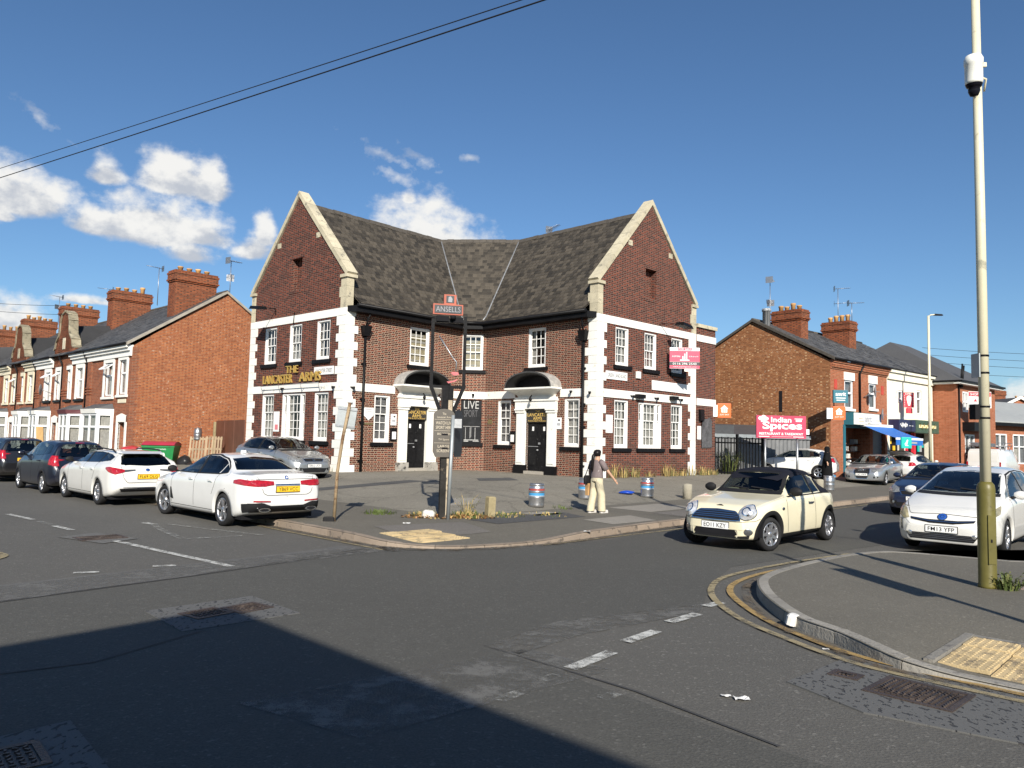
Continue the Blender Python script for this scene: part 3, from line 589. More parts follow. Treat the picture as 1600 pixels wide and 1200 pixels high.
# pink block paving beside the lamp column
for i in range(11):
    for j in range(9):
        c = W(2.25 - i * .21 - .1, 12.1 + j * .42 + (i % 2) * .21); mb = MB(); q = [c + G * x + L * y for x, y in ((-.2, -.098), (.2, -.098), (.2, .098), (-.2, .098))]
        z = .137 + R.uniform(-.003, .003); mb.prism([tuple(k) for k in q], .1, z, 0, .005); mb.build('paving_block', MT['paver_pink'], pave2)
# the corner building behind the viewer whose shadow falls across the road
bk = thing('corner_building', 'corner building outside the view whose shadow crosses the road', 'building', (-1.63, -2.17, 0))
brick('back_brick', [(.22, .07, .035), (.3, .1, .05)], [(.2, .06, .03), (.28, .1, .05)], (.3, .27, .22))
mb = MB(); _o = np.array((-1.63, -2.17)); e1 = np.array((-1.38, -1.71)) / 2.197; e2 = np.array((3.9, -3.92)) / 5.53
q = [_o, _o + e1 * 15, _o + e1 * 15 + e2 * 9, _o + e2 * 9]; mb.prism([tuple(k) for k in q], 0, 6.02); mb.build('wall', MT['back_brick'], bk, off=(-1.63, -2.17, 0))
# ------------------------------------------------------------------ the public house
PB = [(.05, .016, .012), (.10, .027, .017), (.145, .036, .021), (.185, .05, .028)], [(.022, .013, .014), (.045, .018, .015), (.085, .025, .018)]
brick('pub_brick', *PB, (.42, .31, .225), mw=.016, var=.2, stain=.35); brick('gable_brick', *PB, (.215, .145, .115), mw=.015, var=.2, stain=.35)
M('white_paint', (.80, .79, .74), .55, var=.05, bump=.12, bs=15, rnd=.03, dirt=((.55, .52, .44), 4, .60))
M('white_frame', (.80, .79, .76), .45, var=.05, dirt=((.5, .47, .4), 7, .64))
M('stone', (.48, .43, .31), .85, var=.16, bump=.4, bs=25, rnd=.10, dirt=((.24, .22, .17), 3.5, .55))
M('slate_stone', (.07, .06, .048), .75, var=.3, bump=.4, bs=30, vs=5)
def slate_mat(name, lo, hi):
    m, N, Lk, n, mt, b, out = new_mat(name); g = n('ShaderNodeNewGeometry'); tc = n('ShaderNodeTexCoord')
    nz = n('ShaderNodeTexNoise', i_Scale=.8, i_Detail=6.0, i_Roughness=.7); Lk.new(tc.outputs['Object'], nz.inputs['Vector'])
    n2 = n('ShaderNodeTexNoise', i_Scale=22.0, i_Detail=3.0); Lk.new(tc.outputs['Object'], n2.inputs['Vector'])
    mx = n('ShaderNodeMix', data_type='RGBA'); mx.inputs[6].default_value = tuple(lo) + (1,); mx.inputs[7].default_value = tuple(hi) + (1,)
    Lk.new(mt('ADD', mt('MULTIPLY', g.outputs['Random Per Island'], .85), mt('ADD', mt('MULTIPLY', mt('SUBTRACT', nz.outputs[0], .42), .6), mt('MULTIPLY', mt('SUBTRACT', n2.outputs[0], .5), .5))), mx.inputs[0])
    Lk.new(mx.outputs[2], b.inputs['Base Color']); b.inputs['Roughness'].default_value = .7; b.inputs['Specular IOR Level'].default_value = .3
    bp = n('ShaderNodeBump', i_Strength=.5, i_Distance=.01); Lk.new(n2.outputs[0], bp.inputs['Height']); Lk.new(bp.outputs[0], b.inputs['Normal']); MT[name] = m; return m
slate_mat('slates', (.026, .023, .019), (.098, .083, .064)); slate_mat('grey_slates', (.045, .046, .05), (.115, .115, .118))
M('lead', (.30, .31, .32), .5, metal=.4, var=.2); M('net_curtain', (.62, .61, .56), .9, var=.25, vs=9); M('pale_board', (.62, .55, .36), .8, var=.3, vs=5)
M('gold', (.80, .52, .14), .35, metal=.6, var=.15); M('gold_paint', (.75, .50, .13), .5); M('sign_white', (.82, .82, .80), .5, var=.03); M('text_dark', (.05, .05, .055), .6)
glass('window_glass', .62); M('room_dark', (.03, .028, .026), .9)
M('copper_wire', (.02, .02, .02), .6)
PC = dict(C0=(-11.8, 34.47), C1=(-6.48, 29.5), P1=(-2.37, 33.92), P2=(-1.18, 33.91), C2=(3.25, 29.56), C3=(8.27, 34.65))
C0, C1, P1, P2, C2, C3 = [np.array(PC[k]) for k in ('C0', 'C1', 'P1', 'P2', 'C2', 'C3')]
LG, IL, MD, IR, RG = Fr(C0, C1), Fr(C1, P1), Fr(P1, P2), Fr(P2, C2), Fr(C2, C3)
RX = Fr(C3, C3 + RG.u * 1.76)
pub = thing('public_house', 'dark brick corner pub with white quoins, two gables and black doors', 'pub', (-1.8, 33.9, .45)); PO = (-1.8, 33.9, .45)
Z0, UT, UB, LT, LB, SH = .2, 6.87, 6.56, 3.96, 3.64, 1.66
def P_(mb, name, mat, parent=None, **k): return mb.build(name, mat, parent if parent is not None else pub, off=PO if parent is None else PO, **k)
def window(fr, t0, t1, z0, z1, nx, rows, root, off, mat='white_frame', sill='black_paint', inside='net', side=0, dep=.11, o=0):
    """box sash window set back in its opening: frame, two sashes with bars, panes, curtain, sill"""
    f = MB(); fw = .085
    fr.box(f, t0, t0 + fw, z0, z1, o - dep - .05, o - .035); fr.box(f, t1 - fw, t1, z0, z1, o - dep - .05, o - .035); fr.box(f, t0 + fw, t1 - fw, z1 - .07, z1, o - dep - .05, o - .035); fr.box(f, t0 + fw, t1 - fw, z0, z0 + .11, o - dep - .05, o - .03)
    cols = [(t0 + fw, t1 - fw, nx)]
    if side:
        a, b = t0 + fw + side, t1 - fw - side; cols = [(t0 + fw, a - .05, 1), (a + .05, b - .05, nx), (b + .05, t1 - fw, 1)]
        for q in (a, b): fr.box(f, q - .05, q + .05, z0 + .11, z1 - .07, o - dep - .05, o - .035)
    w = f.build('window', MT[mat], root, off=off)
    zm = z0 + .11 + (z1 - z0 - .18) * rows[1] / (rows[0] + rows[1])
    for (a0, a1, k) in cols:
        for (y0, y1, ny, oo) in ((zm - .02, z1 - .07, rows[0], o - dep + .015), (z0 + .11, zm + .02, rows[1], o - dep - .018)):
            s = MB(); b = .04
            fr.box(s, a0, a0 + b, y0, y1, oo - .03, oo); fr.box(s, a1 - b, a1, y0, y1, oo - .03, oo); fr.box(s, a0 + b, a1 - b, y1 - b, y1, oo - .03, oo); fr.box(s, a0 + b, a1 - b, y0, y0 + b, oo - .03, oo)
            for i in range(1, k): t = a0 + b + (a1 - a0 - 2 * b) * i / k; fr.box(s, t - .013, t + .013, y0 + b, y1 - b, oo - .028, oo - .004)
            for j in range(1, ny): z = y0 + b + (y1 - y0 - 2 * b) * j / ny; fr.box(s, a0 + b, a1 - b, z - .013, z + .013, oo - .027, oo - .005)
            s.build('sash', MT[mat], w, off=off)
            g = MB(); fr.quad(g, a0 + b, a1 - b, y0 + b, y1 - b, oo - .016); g.build('pane', MT['window_glass'], w, off=off)
    c = MB()
    if inside == 'net':
        n = 26; rows_ = [[fr.p(t0 + fw + (t1 - t0 - 2 * fw) * i / n, z, o - dep - .10 + .004 * math.sin(i * 1.9)) for i in range(n + 1)] for z in (z0 + .1, z1 - .05)]
        if R.random() < .25:       # a drawn-aside pair
            k = R.choice((8, 10, 11)); c.grid([r[:k] for r in rows_], 0); c.grid([r[-k:] for r in rows_], 0)
        else: c.grid(rows_, 0)
    elif inside == 'none': fr.quad(c, t0 + fw, t1 - fw, z0 + .1, z1 - .05, o - dep - .09, 3)  # no curtain here: plain grey sheet added to make the panes read paler
    elif inside == 'board':
        fr.quad(c, t0 + fw, t1 - fw, z0 + .1, z1 - .25, o - dep - .09, 1)
        for k in range(5): fr.box(c, t0 + fw + R.uniform(0, .2), t1 - fw - R.uniform(0, .2), z0 + .2 + k * .26, z0 + .26 + k * .27, o - dep - .085, o - dep - .07, 0)
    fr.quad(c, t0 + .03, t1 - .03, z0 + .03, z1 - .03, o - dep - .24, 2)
    c.build('curtain', [MT['net_curtain'], MT['pale_board'], MT['room_dark'], M('grey_backing', (.27, .27, .275), .8, var=.3, vs=6)], w, off=off)
    if sill:
        s = MB(); fr.box(s, t0 - .14, t1 + .14, z0 - .15, z0 - .004, o - .1, o + .09); s.build('sill', MT[sill], w, off=off)
    return w
HL = .36
UPW = [(1.2, 2.2), (3.22, 4.18), (5.28, 6.24)]
lgh = [(a, b, 4.9, 6.5, HL) for a, b in UPW] + [(1.2, 2.2, SH, 3.6, HL), (2.85, 4.66, SH, 3.6, HL), (5.3, 6.3, SH, 3.6, HL), (3.2, 4.0, 7.95, 9.3, .3)]
rgh = [(a, b, 4.95, 6.5, HL) for a, b in ((1.18, 2.08), (3.17, 4.07), (5.2, 6.1))] + [(1.16, 2.1, SH, 3.58, HL), (2.8, 4.5, SH, 3.56, HL), (5.2, 6.12, SH, 3.57, HL), (3.2, 4.0, 7.95, 9.2, .3)]
ilh = [(1.5, 2.3, SH, 3.55, HL), (3.22, 4.3, 4.9, 6.5, HL), (3.14, 4.34, .5, 3.36, .4), (5.25, 5.98, SH, 3.56, HL)]
mdh = [(.14, 1.06, 4.92, 6.5, HL), (.14, 1.06, SH + .05, 3.6, .13)]
irh = [(.82, 1.62, SH, 3.56, HL), (2.55, 3.55, 4.9, 6.55, HL), (2.53, 3.74, .5, 3.36, .4), (4.6, 5.4, SH, 3.58, HL)]
for fr, holes, gab, top in ((LG, lgh, (3.6, 11.95), 8.0), (IL, ilh, None, 6.95), (MD, mdh, None, 6.95), (IR, irh, None, 6.95), (RG, rgh, (3.57, 11.95), 8.0)):
    mb = MB(); wall(mb, fr, 0, fr.L, Z0, top, holes, gab, rm=0, back=False)
    for h in holes:
        if h[4] == .3: fr.quad(mb, h[0], h[1], h[2], h[3], -.3)
        if h[3] > 8: 
            for q in range(10): fr.box(mb, h[0] - .15 + q * .11, h[0] - .15 + q * .11 + .1, h[3] + .0, h[3] + .225, -.05, .012)
            fr.box(mb, h[0] - .12, h[1] + .12, h[2] - .12, h[2] - .003, -.25, .02)
    P_(mb, 'wall', [MT['gable_brick' if gab else 'pub_brick']])
mb = MB(); wall(mb, RX, 0.0, 1.76, Z0, 7.2, [(.55, 1.4, 1.78, 3.05, .08)]); bb = C3 + RG.u * 1.76
for (p, q, zt) in ((bb, bb - RG.n * 6, 7.2), (bb - RG.n * 6, C3 - RG.n * 6, 7.2), (C0 - LG.n * 12.3, C0, 8.0), (C3, C3 - RG.n * 12.3, 8.0), (C3 - RG.n * 12.3, C0 - LG.n * 12.3, 8.0)):
    f2 = Fr(p, q); wall(mb, f2, 0, f2.L, Z0, zt)
P_(mb, 'rear_wall', [MT['gable_brick']])
mb = MB(); RX.box(mb, .05, 1.82, 7.2, 7.36, -.3, .08); RX.box(mb, 1.50, 1.82, 7.2, 7.36, -6.1, -.3); P_(mb, 'parapet_coping', MT['stone'])
# white bands
for fr, a, b, z0, z1 in ((LG, .3, 7.0, UB, UT), (RG, .3, 6.9, UB, UT), (RX, .12, 1.78, UB, UT), (LG, .3, 7.0, LB, LT), (RG, .3, 6.9, LB, LT), (RX, .12, 1.78, LB, LT), (IL, .3, 2.5, LB, LT), (IL, 4.98, IL.L + .015, LB, LT), (MD, .0, MD.L, LB, LT), (IR, -.015, 1.88, LB, LT), (IR, 4.4, IR.L - .3, LB, LT)):
    mb = MB(); fr.box(mb, a, b, z0, z1, -.05, .028); P_(mb, 'painted_band', MT['white_paint'])
# quoin stones: long and short, wrapping the corners
def quoin(fa, fb, z0, z1, la, lb, o, mat):     # fa ends at the corner, fb starts there; either may be None
    mb = MB()
    if fa is not None: fa.box(mb, fa.L - la, fa.L + (o if fb is not None else 0.02), z0, z1, -.12, o)
    if fb is not None: fb.box(mb, (-o + .001) if fa is not None else -.02, lb, z0 + .0005, z1 - .0005, -.12, o + .0005)
    P_(mb, 'quoin_stone', mat)
def stack(fa, fb, k0):
    z = Z0; i = k0; zs = [Z0, .78]
    while zs[-1] + .62 < LB: zs.append(zs[-1] + .318)
    zs.append(LB - .001); n1 = len(zs)
    z = LT + .001; zz = [z]
    while zz[-1] + .62 < UB: zz.append(zz[-1] + .318)
    zz.append(UB - .001)
    for lst, st in ((zs, 0), (zz, k0)):
        for j in range(len(lst) - 1):
            lg = (j + st) % 2; a = .58 if lg else .40; b = .40 if lg else .58
            if lst is zs and j == 0: quoin(fa, fb, lst[j], lst[j + 1] - .008, .62, .62, .05, MT['white_paint'])
            else: quoin(fa, fb, lst[j], lst[j + 1] - .008, a, b, .026, MT['white_paint'])
    for z0, z1 in ((LB, LT), (UB, UT)): quoin(fa, fb, z0, z1 - .006, .45, .45, .034, MT['white_paint'])
    for j, (z0, z1) in enumerate(((UT, 7.28), (7.285, 7.70), (7.705, 8.05))): quoin(fa, fb, z0, z1, .36 + .1 * (j % 2), .30, .03, MT['stone'])
LX = Fr(C0 - LG.n * 6, C0)
stack(LG, IL, 0); stack(IR, RG, 1); stack(LX, LG, 1); stack(RG, None, 0)
for c, fa in ((C0, LG), (C1, LG), (C2, RG), (C3, RG)):       # kneeler caps
    mb = MB(); t = 0 if c is C0 or c is C2 else fa.L; sg = -1 if t == 0 else 1
    a0, a1 = sorted((t - sg * .36, t + sg * .10)); fa.box(mb, a0, a1, 8.05, 8.17, -.42, .10); P_(mb, 'kneeler_stone', MT['stone'])
# gable copings, stone by stone
for fr, g in ((LG, 3.6), (RG, 3.57)):
    for t0, sg in ((0, 1), (fr.L, -1)):
        a = np.array([t0 - sg * .02, 8.16]); b = np.array([g, 12.02]); n = 7
        nn = np.array([-(b - a)[1], (b - a)[0]]) * sg; nn /= np.linalg.norm(nn)
        for i in range(n):
            p, q = a + (b - a) * (i / n + .001), a + (b - a) * ((i + 1) / n - .001); jz = R.uniform(-.006, .006)
            lo, hi = p - nn * .05, q - nn * .05; lo2, hi2 = p + nn * (.13 + jz), q + nn * (.13 + jz)
            if i == n - 1: hi2 = np.array([g, hi2[1] + .10]); hi = np.array([g, hi[1]])
            Q = [fr.p(*lo, .07), fr.p(*hi, .07), fr.p(*hi, -.40), fr.p(*lo, -.40), fr.p(*lo2, .07), fr.p(*hi2, .07), fr.p(*hi2, -.40), fr.p(*lo2, -.40)]
            if sg < 0: Q = [Q[1], Q[0], Q[3], Q[2], Q[5], Q[4], Q[7], Q[6]]
            mb = MB(); mb.hexa(Q); P_(mb, 'coping_stone', MT['stone'])
        p = a + (b - a) * .52; mb = MB(); fr.box(mb, min(p[0], p[0] + sg * .28) + sg * .1, max(p[0], p[0] + sg * .28) + sg * .1, p[1] - .22, p[1] + .0, -.1, .02); P_(mb, 'bonder_stone', MT['stone'])
# roof: three slopes swept round the bend, slate by slate
Lm, Rm = C0 + LG.u * 3.6, C2 + RG.u * 3.57; dL, dR = IL.u, -IR.u
KL, KR = Lm + dL * 8.0, Rm + dR * 7.78
def isect(p, d, q, e): k = np.linalg.solve(np.array([d, -e]).T, q - p); return p + d * k[0]
OV = .46; eL = C1 + IL.n * OV; eM = P1 + MD.n * OV; eR = P2 + IR.n * OV
E1 = isect(eL, IL.u, eM, MD.u); E2 = isect(eR, IR.u, eM, MD.u); E0 = eL; E3 = isect(eR, IR.u, C2, RG.u)
prof = [(0, 11.72), (.80, 7.80), (.905, 7.28), (1.0, 7.0)]
def zf(f): return float(np.interp(f, [p[0] for p in prof], [p[1] for p in prof]))
def slates(name, tl, tr, bl, br, mat, rows=29, w=.215, zfun=zf, parent=None, off=None, th=.034, jit=.014):
    mb = MB(); tl, tr, bl, br = [np.array(q, float) for q in (tl, tr, bl, br)]
    for r in range(rows):
        f0, f1 = r / rows, min(1.0, (r + 1.35) / rows); a0, b0, a1, b1 = tl + (bl - tl) * f0, tr + (br - tr) * f0, tl + (bl - tl) * f1, tr + (br - tr) * f1
        ln = np.linalg.norm(b0 - a0); n = max(1, int(round(ln / w))); ph = (r % 2) * .5
        for c in range(-1, n + 1):
            u0, u1 = min(1, max(0, (c + ph + .02) / n)), min(1, max(0, (c + ph + .98) / n))
            if u1 - u0 < .08 / n: continue
            j = R.uniform(0, jit); s0, s1 = R.uniform(-.006, .006), R.uniform(-.006, .006)
            zt, zb = zfun(f0) + .002, zfun(f1) + th + j
            p = [a1 + (b1 - a1) * u0, a1 + (b1 - a1) * u1, a0 + (b0 - a0) * u1, a0 + (b0 - a0) * u0]
            z = [zb + s0, zb + s1, zt, zt]; lo = [q - .04 for q in z[:2]]
            vs = [(*p[k], z[k]) for k in range(4)] + [(*p[0], lo[0]), (*p[1], lo[1])]
            mb.add(vs, [(0, 1, 2, 3), (4, 5, 1, 0)])
    return mb.build(name, mat, parent, off=off, kind='stuff')
rf = MB()
def strip(mb, tl, tr, bl, br, zfun, dz=-.03):
    fs = [0, .8, .905, 1.0]; rows = [[(*(np.array(tl) + (np.array(bl) - tl) * f), zfun(f) + dz), (*(np.array(tr) + (np.array(br) - tr) * f), zfun(f) + dz)] for f in fs]; mb.grid(rows, smooth=False, flip=True)
i0, i3 = LG.n * -.36, RG.n * -.36
TL, BL, TR, BR = Lm + i0, E0 + i0, Rm + i3, E3 + i3
for q in ((TL, KL, BL, E1), (KL, KR, E1, E2), (KR, TR, E2, BR)): strip(rf, *q, zf)
# rear slopes
b0, b3 = C0 + i0 - IL.n * .3, C3 + i3 + IR.n * -.3
bk1, bk2 = isect(b0, dL, KL + np.array([0, 4.0]), np.array([1., 0])), isect(b3, dR, KL + np.array([0, 4.0]), np.array([1., 0]))
for q in ((KL, TL, bk1, b0), (KR, KL, bk2, bk1), (TR, KR, b3, bk2)): strip(rf, *q, zf)
roof = P_(rf, 'roof', MT['slate_stone'])
for q in ((TL, KL, BL, E1), (KL, KR, E1, E2), (KR, TR, E2, BR)): slates('roof_slates', *q, MT['slates'], parent=roof, off=PO)
mb = MB()
for a, b, n in ((TL, KL, 24), (KL, KR, 12), (KR, TR, 23)):
    for i in range(n):
        p, q = a + (b - a) * (i / n + .002), a + (b - a) * ((i + .995) / n); z = 11.78 + R.uniform(-.01, .012); d = (q - p) / np.linalg.norm(q - p); m_ = np.array([-d[1], d[0]]) * .16
        mb.hexa([(*(p - m_), z - .2), (*(q - m_), z - .2), (*(q + m_), z - .2), (*(p + m_), z - .2), (*(p - m_ * .25), z), (*(q - m_ * .25), z), (*(q + m_ * .25), z), (*(p + m_ * .25), z)])
mb.build('ridge_tiles', MT['slate_stone'], roof, off=PO, kind='stuff')
for k, e in ((KL, E1), (KR, E2)):
    mb = MB(); mb.tube([(*(k + (e - k) * f), zf(f) + .03) for f in (0, .3, .6, .8, .905, .98)], .035, 6); mb.build('valley_flashing', MT['lead'], roof, off=PO)
# eaves: gutter, fascia and soffit, pipes
gu = MB(); eav = [E0 + IL.u * .22, E1, E2, E3 - IR.u * .22]
gu.tube([(*q, 6.95) for q in eav], .075, 8); P_(gu, 'gutter', MT['black_paint'])
sf = MB(); wl = [C1 + IL.u * .02, P1, P2, C2]; ins = [q + (w - q) / np.linalg.norm(w - q) * .07 for q, w in zip(eav, wl)]
for a in range(3):
    q = [ins[a], ins[a + 1], wl[a + 1], wl[a]]; sf.hexa([(*p, z) for z in (6.70, 6.93) for p in q])
P_(sf, 'eaves_fascia', MT['black_paint'])
for fr, t in ((IL, .88), (IR, 5.62)):
    pm = MB(); pm.tube([fr.p(t, Z0, .09), fr.p(t, 6.0, .09)], .055, 10); pm.tube([fr.p(t, 6.2, .13), fr.p(t, 6.45, .2), fr.p(t + .12, 6.9, .40)], .035, 8)
    for z in (.9, 2.4, 3.3, 4.7): fr.box(pm, t - .09, t + .09, z, z + .07, 0, .11)
    dp = P_(pm, 'downpipe', MT['black_paint'])
    h = MB(); h.hexa([fr.p(t - .12, 5.82, .2), fr.p(t + .12, 5.82, .2), fr.p(t + .12, 5.82, .01), fr.p(t - .12, 5.82, .01), fr.p(t - .2, 6.22, .27), fr.p(t + .2, 6.22, .27), fr.p(t + .2, 6.22, .01), fr.p(t - .2, 6.22, .01)]); h.build('hopper', MT['black_paint'], dp, off=PO)
# windows
for (a, b) in UPW: window(LG, a, b, 4.9, 6.5, 3, (2, 2), pub, PO)
window(LG, 1.2, 2.2, SH, 3.6, 3, (2, 3), pub, PO); window(LG, 2.85, 4.66, SH, 3.6, 3, (2, 3), pub, PO, side=.3); window(LG, 5.3, 6.3, SH, 3.6, 3, (2, 3), pub, PO)
for (a, b) in ((1.18, 2.08), (3.17, 4.07), (5.2, 6.1)): window(RG, a, b, 4.95, 6.5, 3, (2, 2), pub, PO)
window(RG, 1.16, 2.1, SH, 3.58, 3, (2, 3), pub, PO); window(RG, 2.8, 4.5, SH, 3.56, 3, (2, 3), pub, PO, side=.27); window(RG, 5.2, 6.12, SH, 3.57, 3, (2, 3), pub, PO)
window(IL, 1.5, 2.3, SH, 3.55, 2, (2, 3), pub, PO, inside='none'); window(IL, 3.22, 4.3, 4.9, 6.5, 3, (2, 2), pub, PO, inside='board'); window(IL, 5.25, 5.98, SH, 3.56, 2, (2, 3), pub, PO, inside='none')
window(MD, .14, 1.06, 4.92, 6.5, 3, (2, 2), pub, PO, inside='board')
window(IR, .82, 1.62, SH, 3.56, 2, (2, 3), pub, PO, inside='none'); window(IR, 2.55, 3.55, 4.9, 6.55, 3, (2, 2), pub, PO); window(IR, 4.6, 5.4, SH, 3.58, 2, (2, 3), pub, PO)
# boarded middle window with chalk lettering
M('chalkboard', (.018, .019, .021), .7, var=.35, vs=4, fine=.5, fs=9); M('chalk', (.42, .42, .41), .9, var=.3, vs=20); M('chalk_faint', (.10, .10, .105), .9)
mb = MB(); MD.box(mb, .15, 1.05, SH + .06, 3.59, -.12, -.06); brd = P_(mb, 'boarded_window', MT['chalkboard'])
mb = MB(); MD.text(mb, 'LIVE', .6, 3.38, -.055, .66, .34); MD.text(mb, 'SPORT', .58, 3.0, -.055, .6, .3, 1); mb.build('chalk_lettering', [MT['chalk'], MT['chalk_faint']], brd, off=PO); mb = MB()
for q in ((.26, .98, 2.42, 2.435), (.30, .94, 1.82, 1.85), (.36, .375, 1.85, 2.38), (.56, .575, 1.9, 2.38), (.6, .615, 1.95, 2.4), (.78, .8, 1.85, 2.38), (.30, .5, 1.76, 1.80), (.7, .96, 1.77, 1.80)): MD.quad(mb, *q, -.055, 0)
mb.build('chalk_drawing', MT['chalk'], brd, off=PO)
mb = MB(); MD.box(mb, .0, 1.15, SH - .1, SH + .05, -.1, .09); P_(mb, 'sill', MT['black_paint'])
# doors with pilasters and shell hoods
def doorway(fr, c, pil, sign_l, grime):
    (a0, a1), (b0, b1) = pil
    mb = MB()
    for (q0, q1) in pil:
        fr.box(mb, q0, q1, .86, 3.02, -.06, .10); fr.box(mb, q0 + .06, q1 - .06, .95, 2.96, .10, .125); fr.box(mb, q0 - .03, q1 + .03, 3.02, 3.12, -.06, .15); fr.box(mb, q0 - .05, q1 + .05, 3.12, 3.18, -.06, .19)
    fr.box(mb, a0 - .04, b1 + .04, 3.18, 3.5, -.06, .15); fr.box(mb, a0 - .08, b1 + .08, 3.5, 3.58, -.06, .2); fr.box(mb, a0 - .04, b1 + .04, 3.58, 3.66, -.06, .17)
    fr.box(mb, a1, a1 + .03, .62, 3.18, -.35, .02); fr.box(mb, b0 - .03, b0, .62, 3.18, -.35, .02)
    sur = P_(mb, 'door_surround', MT['white_paint'])
    for (q0, q1) in pil:
        m2 = MB(); fr.box(m2, q0 - .06, q1 + .06, .3, .86, -.06, .17); m2.build('plinth_block', MT['black_paint'] if grime else MT['plinth'], sur, off=PO)
    d0, d1 = a1 + .03, b0 - .03; mid = (d0 + d1) / 2
    for (x0, x1) in ((d0, mid - .006), (mid + .006, d1)):
        m3 = MB(); fr.box(m3, x0, x1, .64, 2.62, -.20, -.14)
        for z0, z1 in ((.85, 1.45), (1.6, 1.95), (2.05, 2.55)):
            fr.box(m3, x0 + .09, x1 - .09, z0, z1, -.142, -.127); fr.box(m3, x0 + .12, x1 - .12, z0 + .03, z1 - .03, -.128, -.12)
        dr = P_(m3, 'door', MT['door_black']); m4 = MB(); xm = (x0 + x1) / 2
        fr.box(m4, xm - .05, xm + .05, 2.28, 2.45, -.125, -.114, 0); m4.build('notice', MT['sign_white'], dr, off=PO)
    m5 = MB(); fr.box(m5, mid + .02, mid + .1, 1.72, 1.8, -.14, -.08); fr.box(m5, d0 + .02, mid - .03, 1.62, 1.645, -.14, -.115); m5.lathe([(.02, 0), (.045, .02), (.05, .05), (.02, .07)], 12, 0, fr.p(mid - .05, 1.45, -.12)); P_(m5, 'door_furniture', MT['lead'])
    # fascia board with lettering
    m6 = MB(); fr.box(m6, d0, d1, 2.63, 3.17, -.14, -.04); sg = P_(m6, 'door_sign', MT['sign_black']); m7 = MB(); m = (d0 + d1) / 2; w = d1 - d0
    fr.text(m7, 'THE', m, 3.08, -.034, h=.10); fr.text(m7, 'LANCASTER', m, 2.94, -.034, w=w * .92, h=.135); fr.text(m7, 'ARMS', m, 2.79, -.034, h=.13, w=.5); fr.text(m7, 'PUB & RESTAURANT', m, 2.685, -.034, w=w * .85, h=.05); m7.build('gold_lettering', MT['gold_paint'], sg, off=PO)
    m8 = MB(); fr.box(m8, a1 - .1, b0 + .1, .3, .62, -.45, .14); P_(m8, 'doorstep', MT['concrete'])
    # coved base and segmental hood
    h = MB(); A, B_ = c - 1.0, c + 1.0; a, b = c - 1.3, c + 1.3; O = .62; n = 7
    rows = []
    for i in range(n + 1):
        f = i / n; k = 1 - math.cos(f * math.pi / 2); z = 3.66 + .30 * f; o = .1 + (O - .1) * k; e = (1.3 - 1.0) * k
        rows.append([fr.p(A - e, z, 0), fr.p(A - e, z, o), fr.p(B_ + e, z, o), fr.p(B_ + e, z, 0)])
    h.grid(rows, smooth=False); fr.box(h, a - .02, b + .02, 3.96, 4.03, -.03, O + .02)
    hood = P_(h, 'door_hood', MT['white_paint'])
    ar = MB(); N = 22; R0, H0 = 1.3, .66
    def arc(r, hh, o): return [fr.p(c - r * math.cos(math.pi * i / N), 4.03 + hh * math.sin(math.pi * i / N) ** .9, o) for i in range(N + 1)]
    ar.grid([arc(R0, H0, -.03), arc(R0, H0, O + .03)], 0, smooth=True, flip=True); ar.grid([arc(R0, H0, O + .03), arc(R0 - .06, H0 - .06, O + .03)], 1, flip=True); ar.grid([arc(R0 - .06, H0 - .06, O + .03), arc(R0 - .13, H0 - .13, O - .12), arc(R0 - .16, H0 - .15, .06)], 2, flip=True)
    tp = arc(R0 - .16, H0 - .15, .06); ar.add(tp, [tuple(range(len(tp)))[::-1]], 2)
    ar.build('hood_arch', [MT['hood_lead'], MT['hood_rim'], MT['black_paint']], hood, off=PO)
    lm = MB(); lm.tube([fr.p(c, 3.72, .35), fr.p(c, 3.62, .45), fr.p(c + .02, 3.55, .42)], .03, 8); lm.lathe([(.02, -.12), (.07, -.05), (.05, .02), (.015, .05)], 10, 0, fr.p(c, 3.58, .42)); P_(lm, 'hood_lamp', MT['black_paint'])
M('plinth', (.36, .34, .30), .85, var=.3, dirt=((.03, .03, .03), 4, .5)); M('door_black', (.010, .010, .011), .5, var=.4, vs=7, dirt=((.14, .14, .13), 9, .63)); M('sign_black', (.03, .026, .022), .4)
M('hood_lead', (.33, .32, .30), .75, var=.25, vs=5, dirt=((.5, .48, .42), 5, .55)); M('hood_rim', (.05, .05, .05), .7, var=.3)
doorway(IL, 3.74, ((2.72, 3.16), (4.32, 4.76)), None, False); doorway(IR, 3.14, ((2.05, 2.5), (3.78, 4.22)), None, True)
# gold lettering along the gable
mb = MB(); LG.text(mb, 'THE', 3.66, 4.60, .05, w=.95, h=.30, depth=.05); LG.text(mb, 'LANCASTER', 2.55, 4.22, .05, w=2.35, h=.36, depth=.06); LG.text(mb, 'ARMS', 5.05, 4.25, .05, w=1.55, h=.38, depth=.06); P_(mb, 'gold_lettering', MT['gold'])
mb = MB(); mb.tube([LG.p(1.5, 3.94, .22), LG.p(5.9, 3.96, .22)], .018, 6)
for t in (1.45, 2.9, 4.6, 5.9): mb.tube([LG.p(t, 3.8, .03), LG.p(t, 3.78, .18), LG.p(t, 3.94, .22)], .015, 6)
P_(mb, 'lamp_rail', MT['lead'])
for fr, t, z in ((LG, 3.0, 3.82), (LG, 6.75, 3.78), (RG, 2.2, 3.78), (RG, 3.9, 3.78), (RG, 5.75, 3.82), (IL, .32, 3.78), (IR, 5.95, 3.8), (MD, .62, 3.84), (IR, 5.0, 3.86)):
    mb = MB(); mb.tube([fr.p(t, z, .02), fr.p(t + .05, z - .02, .14)], .03, 8); mb.lathe([(.02, 0), (.05, .04), (.055, .12)], 10, 0, fr.p(t + .06, z - .1, .16)); P_(mb, 'spotlight', MT['black_paint'])
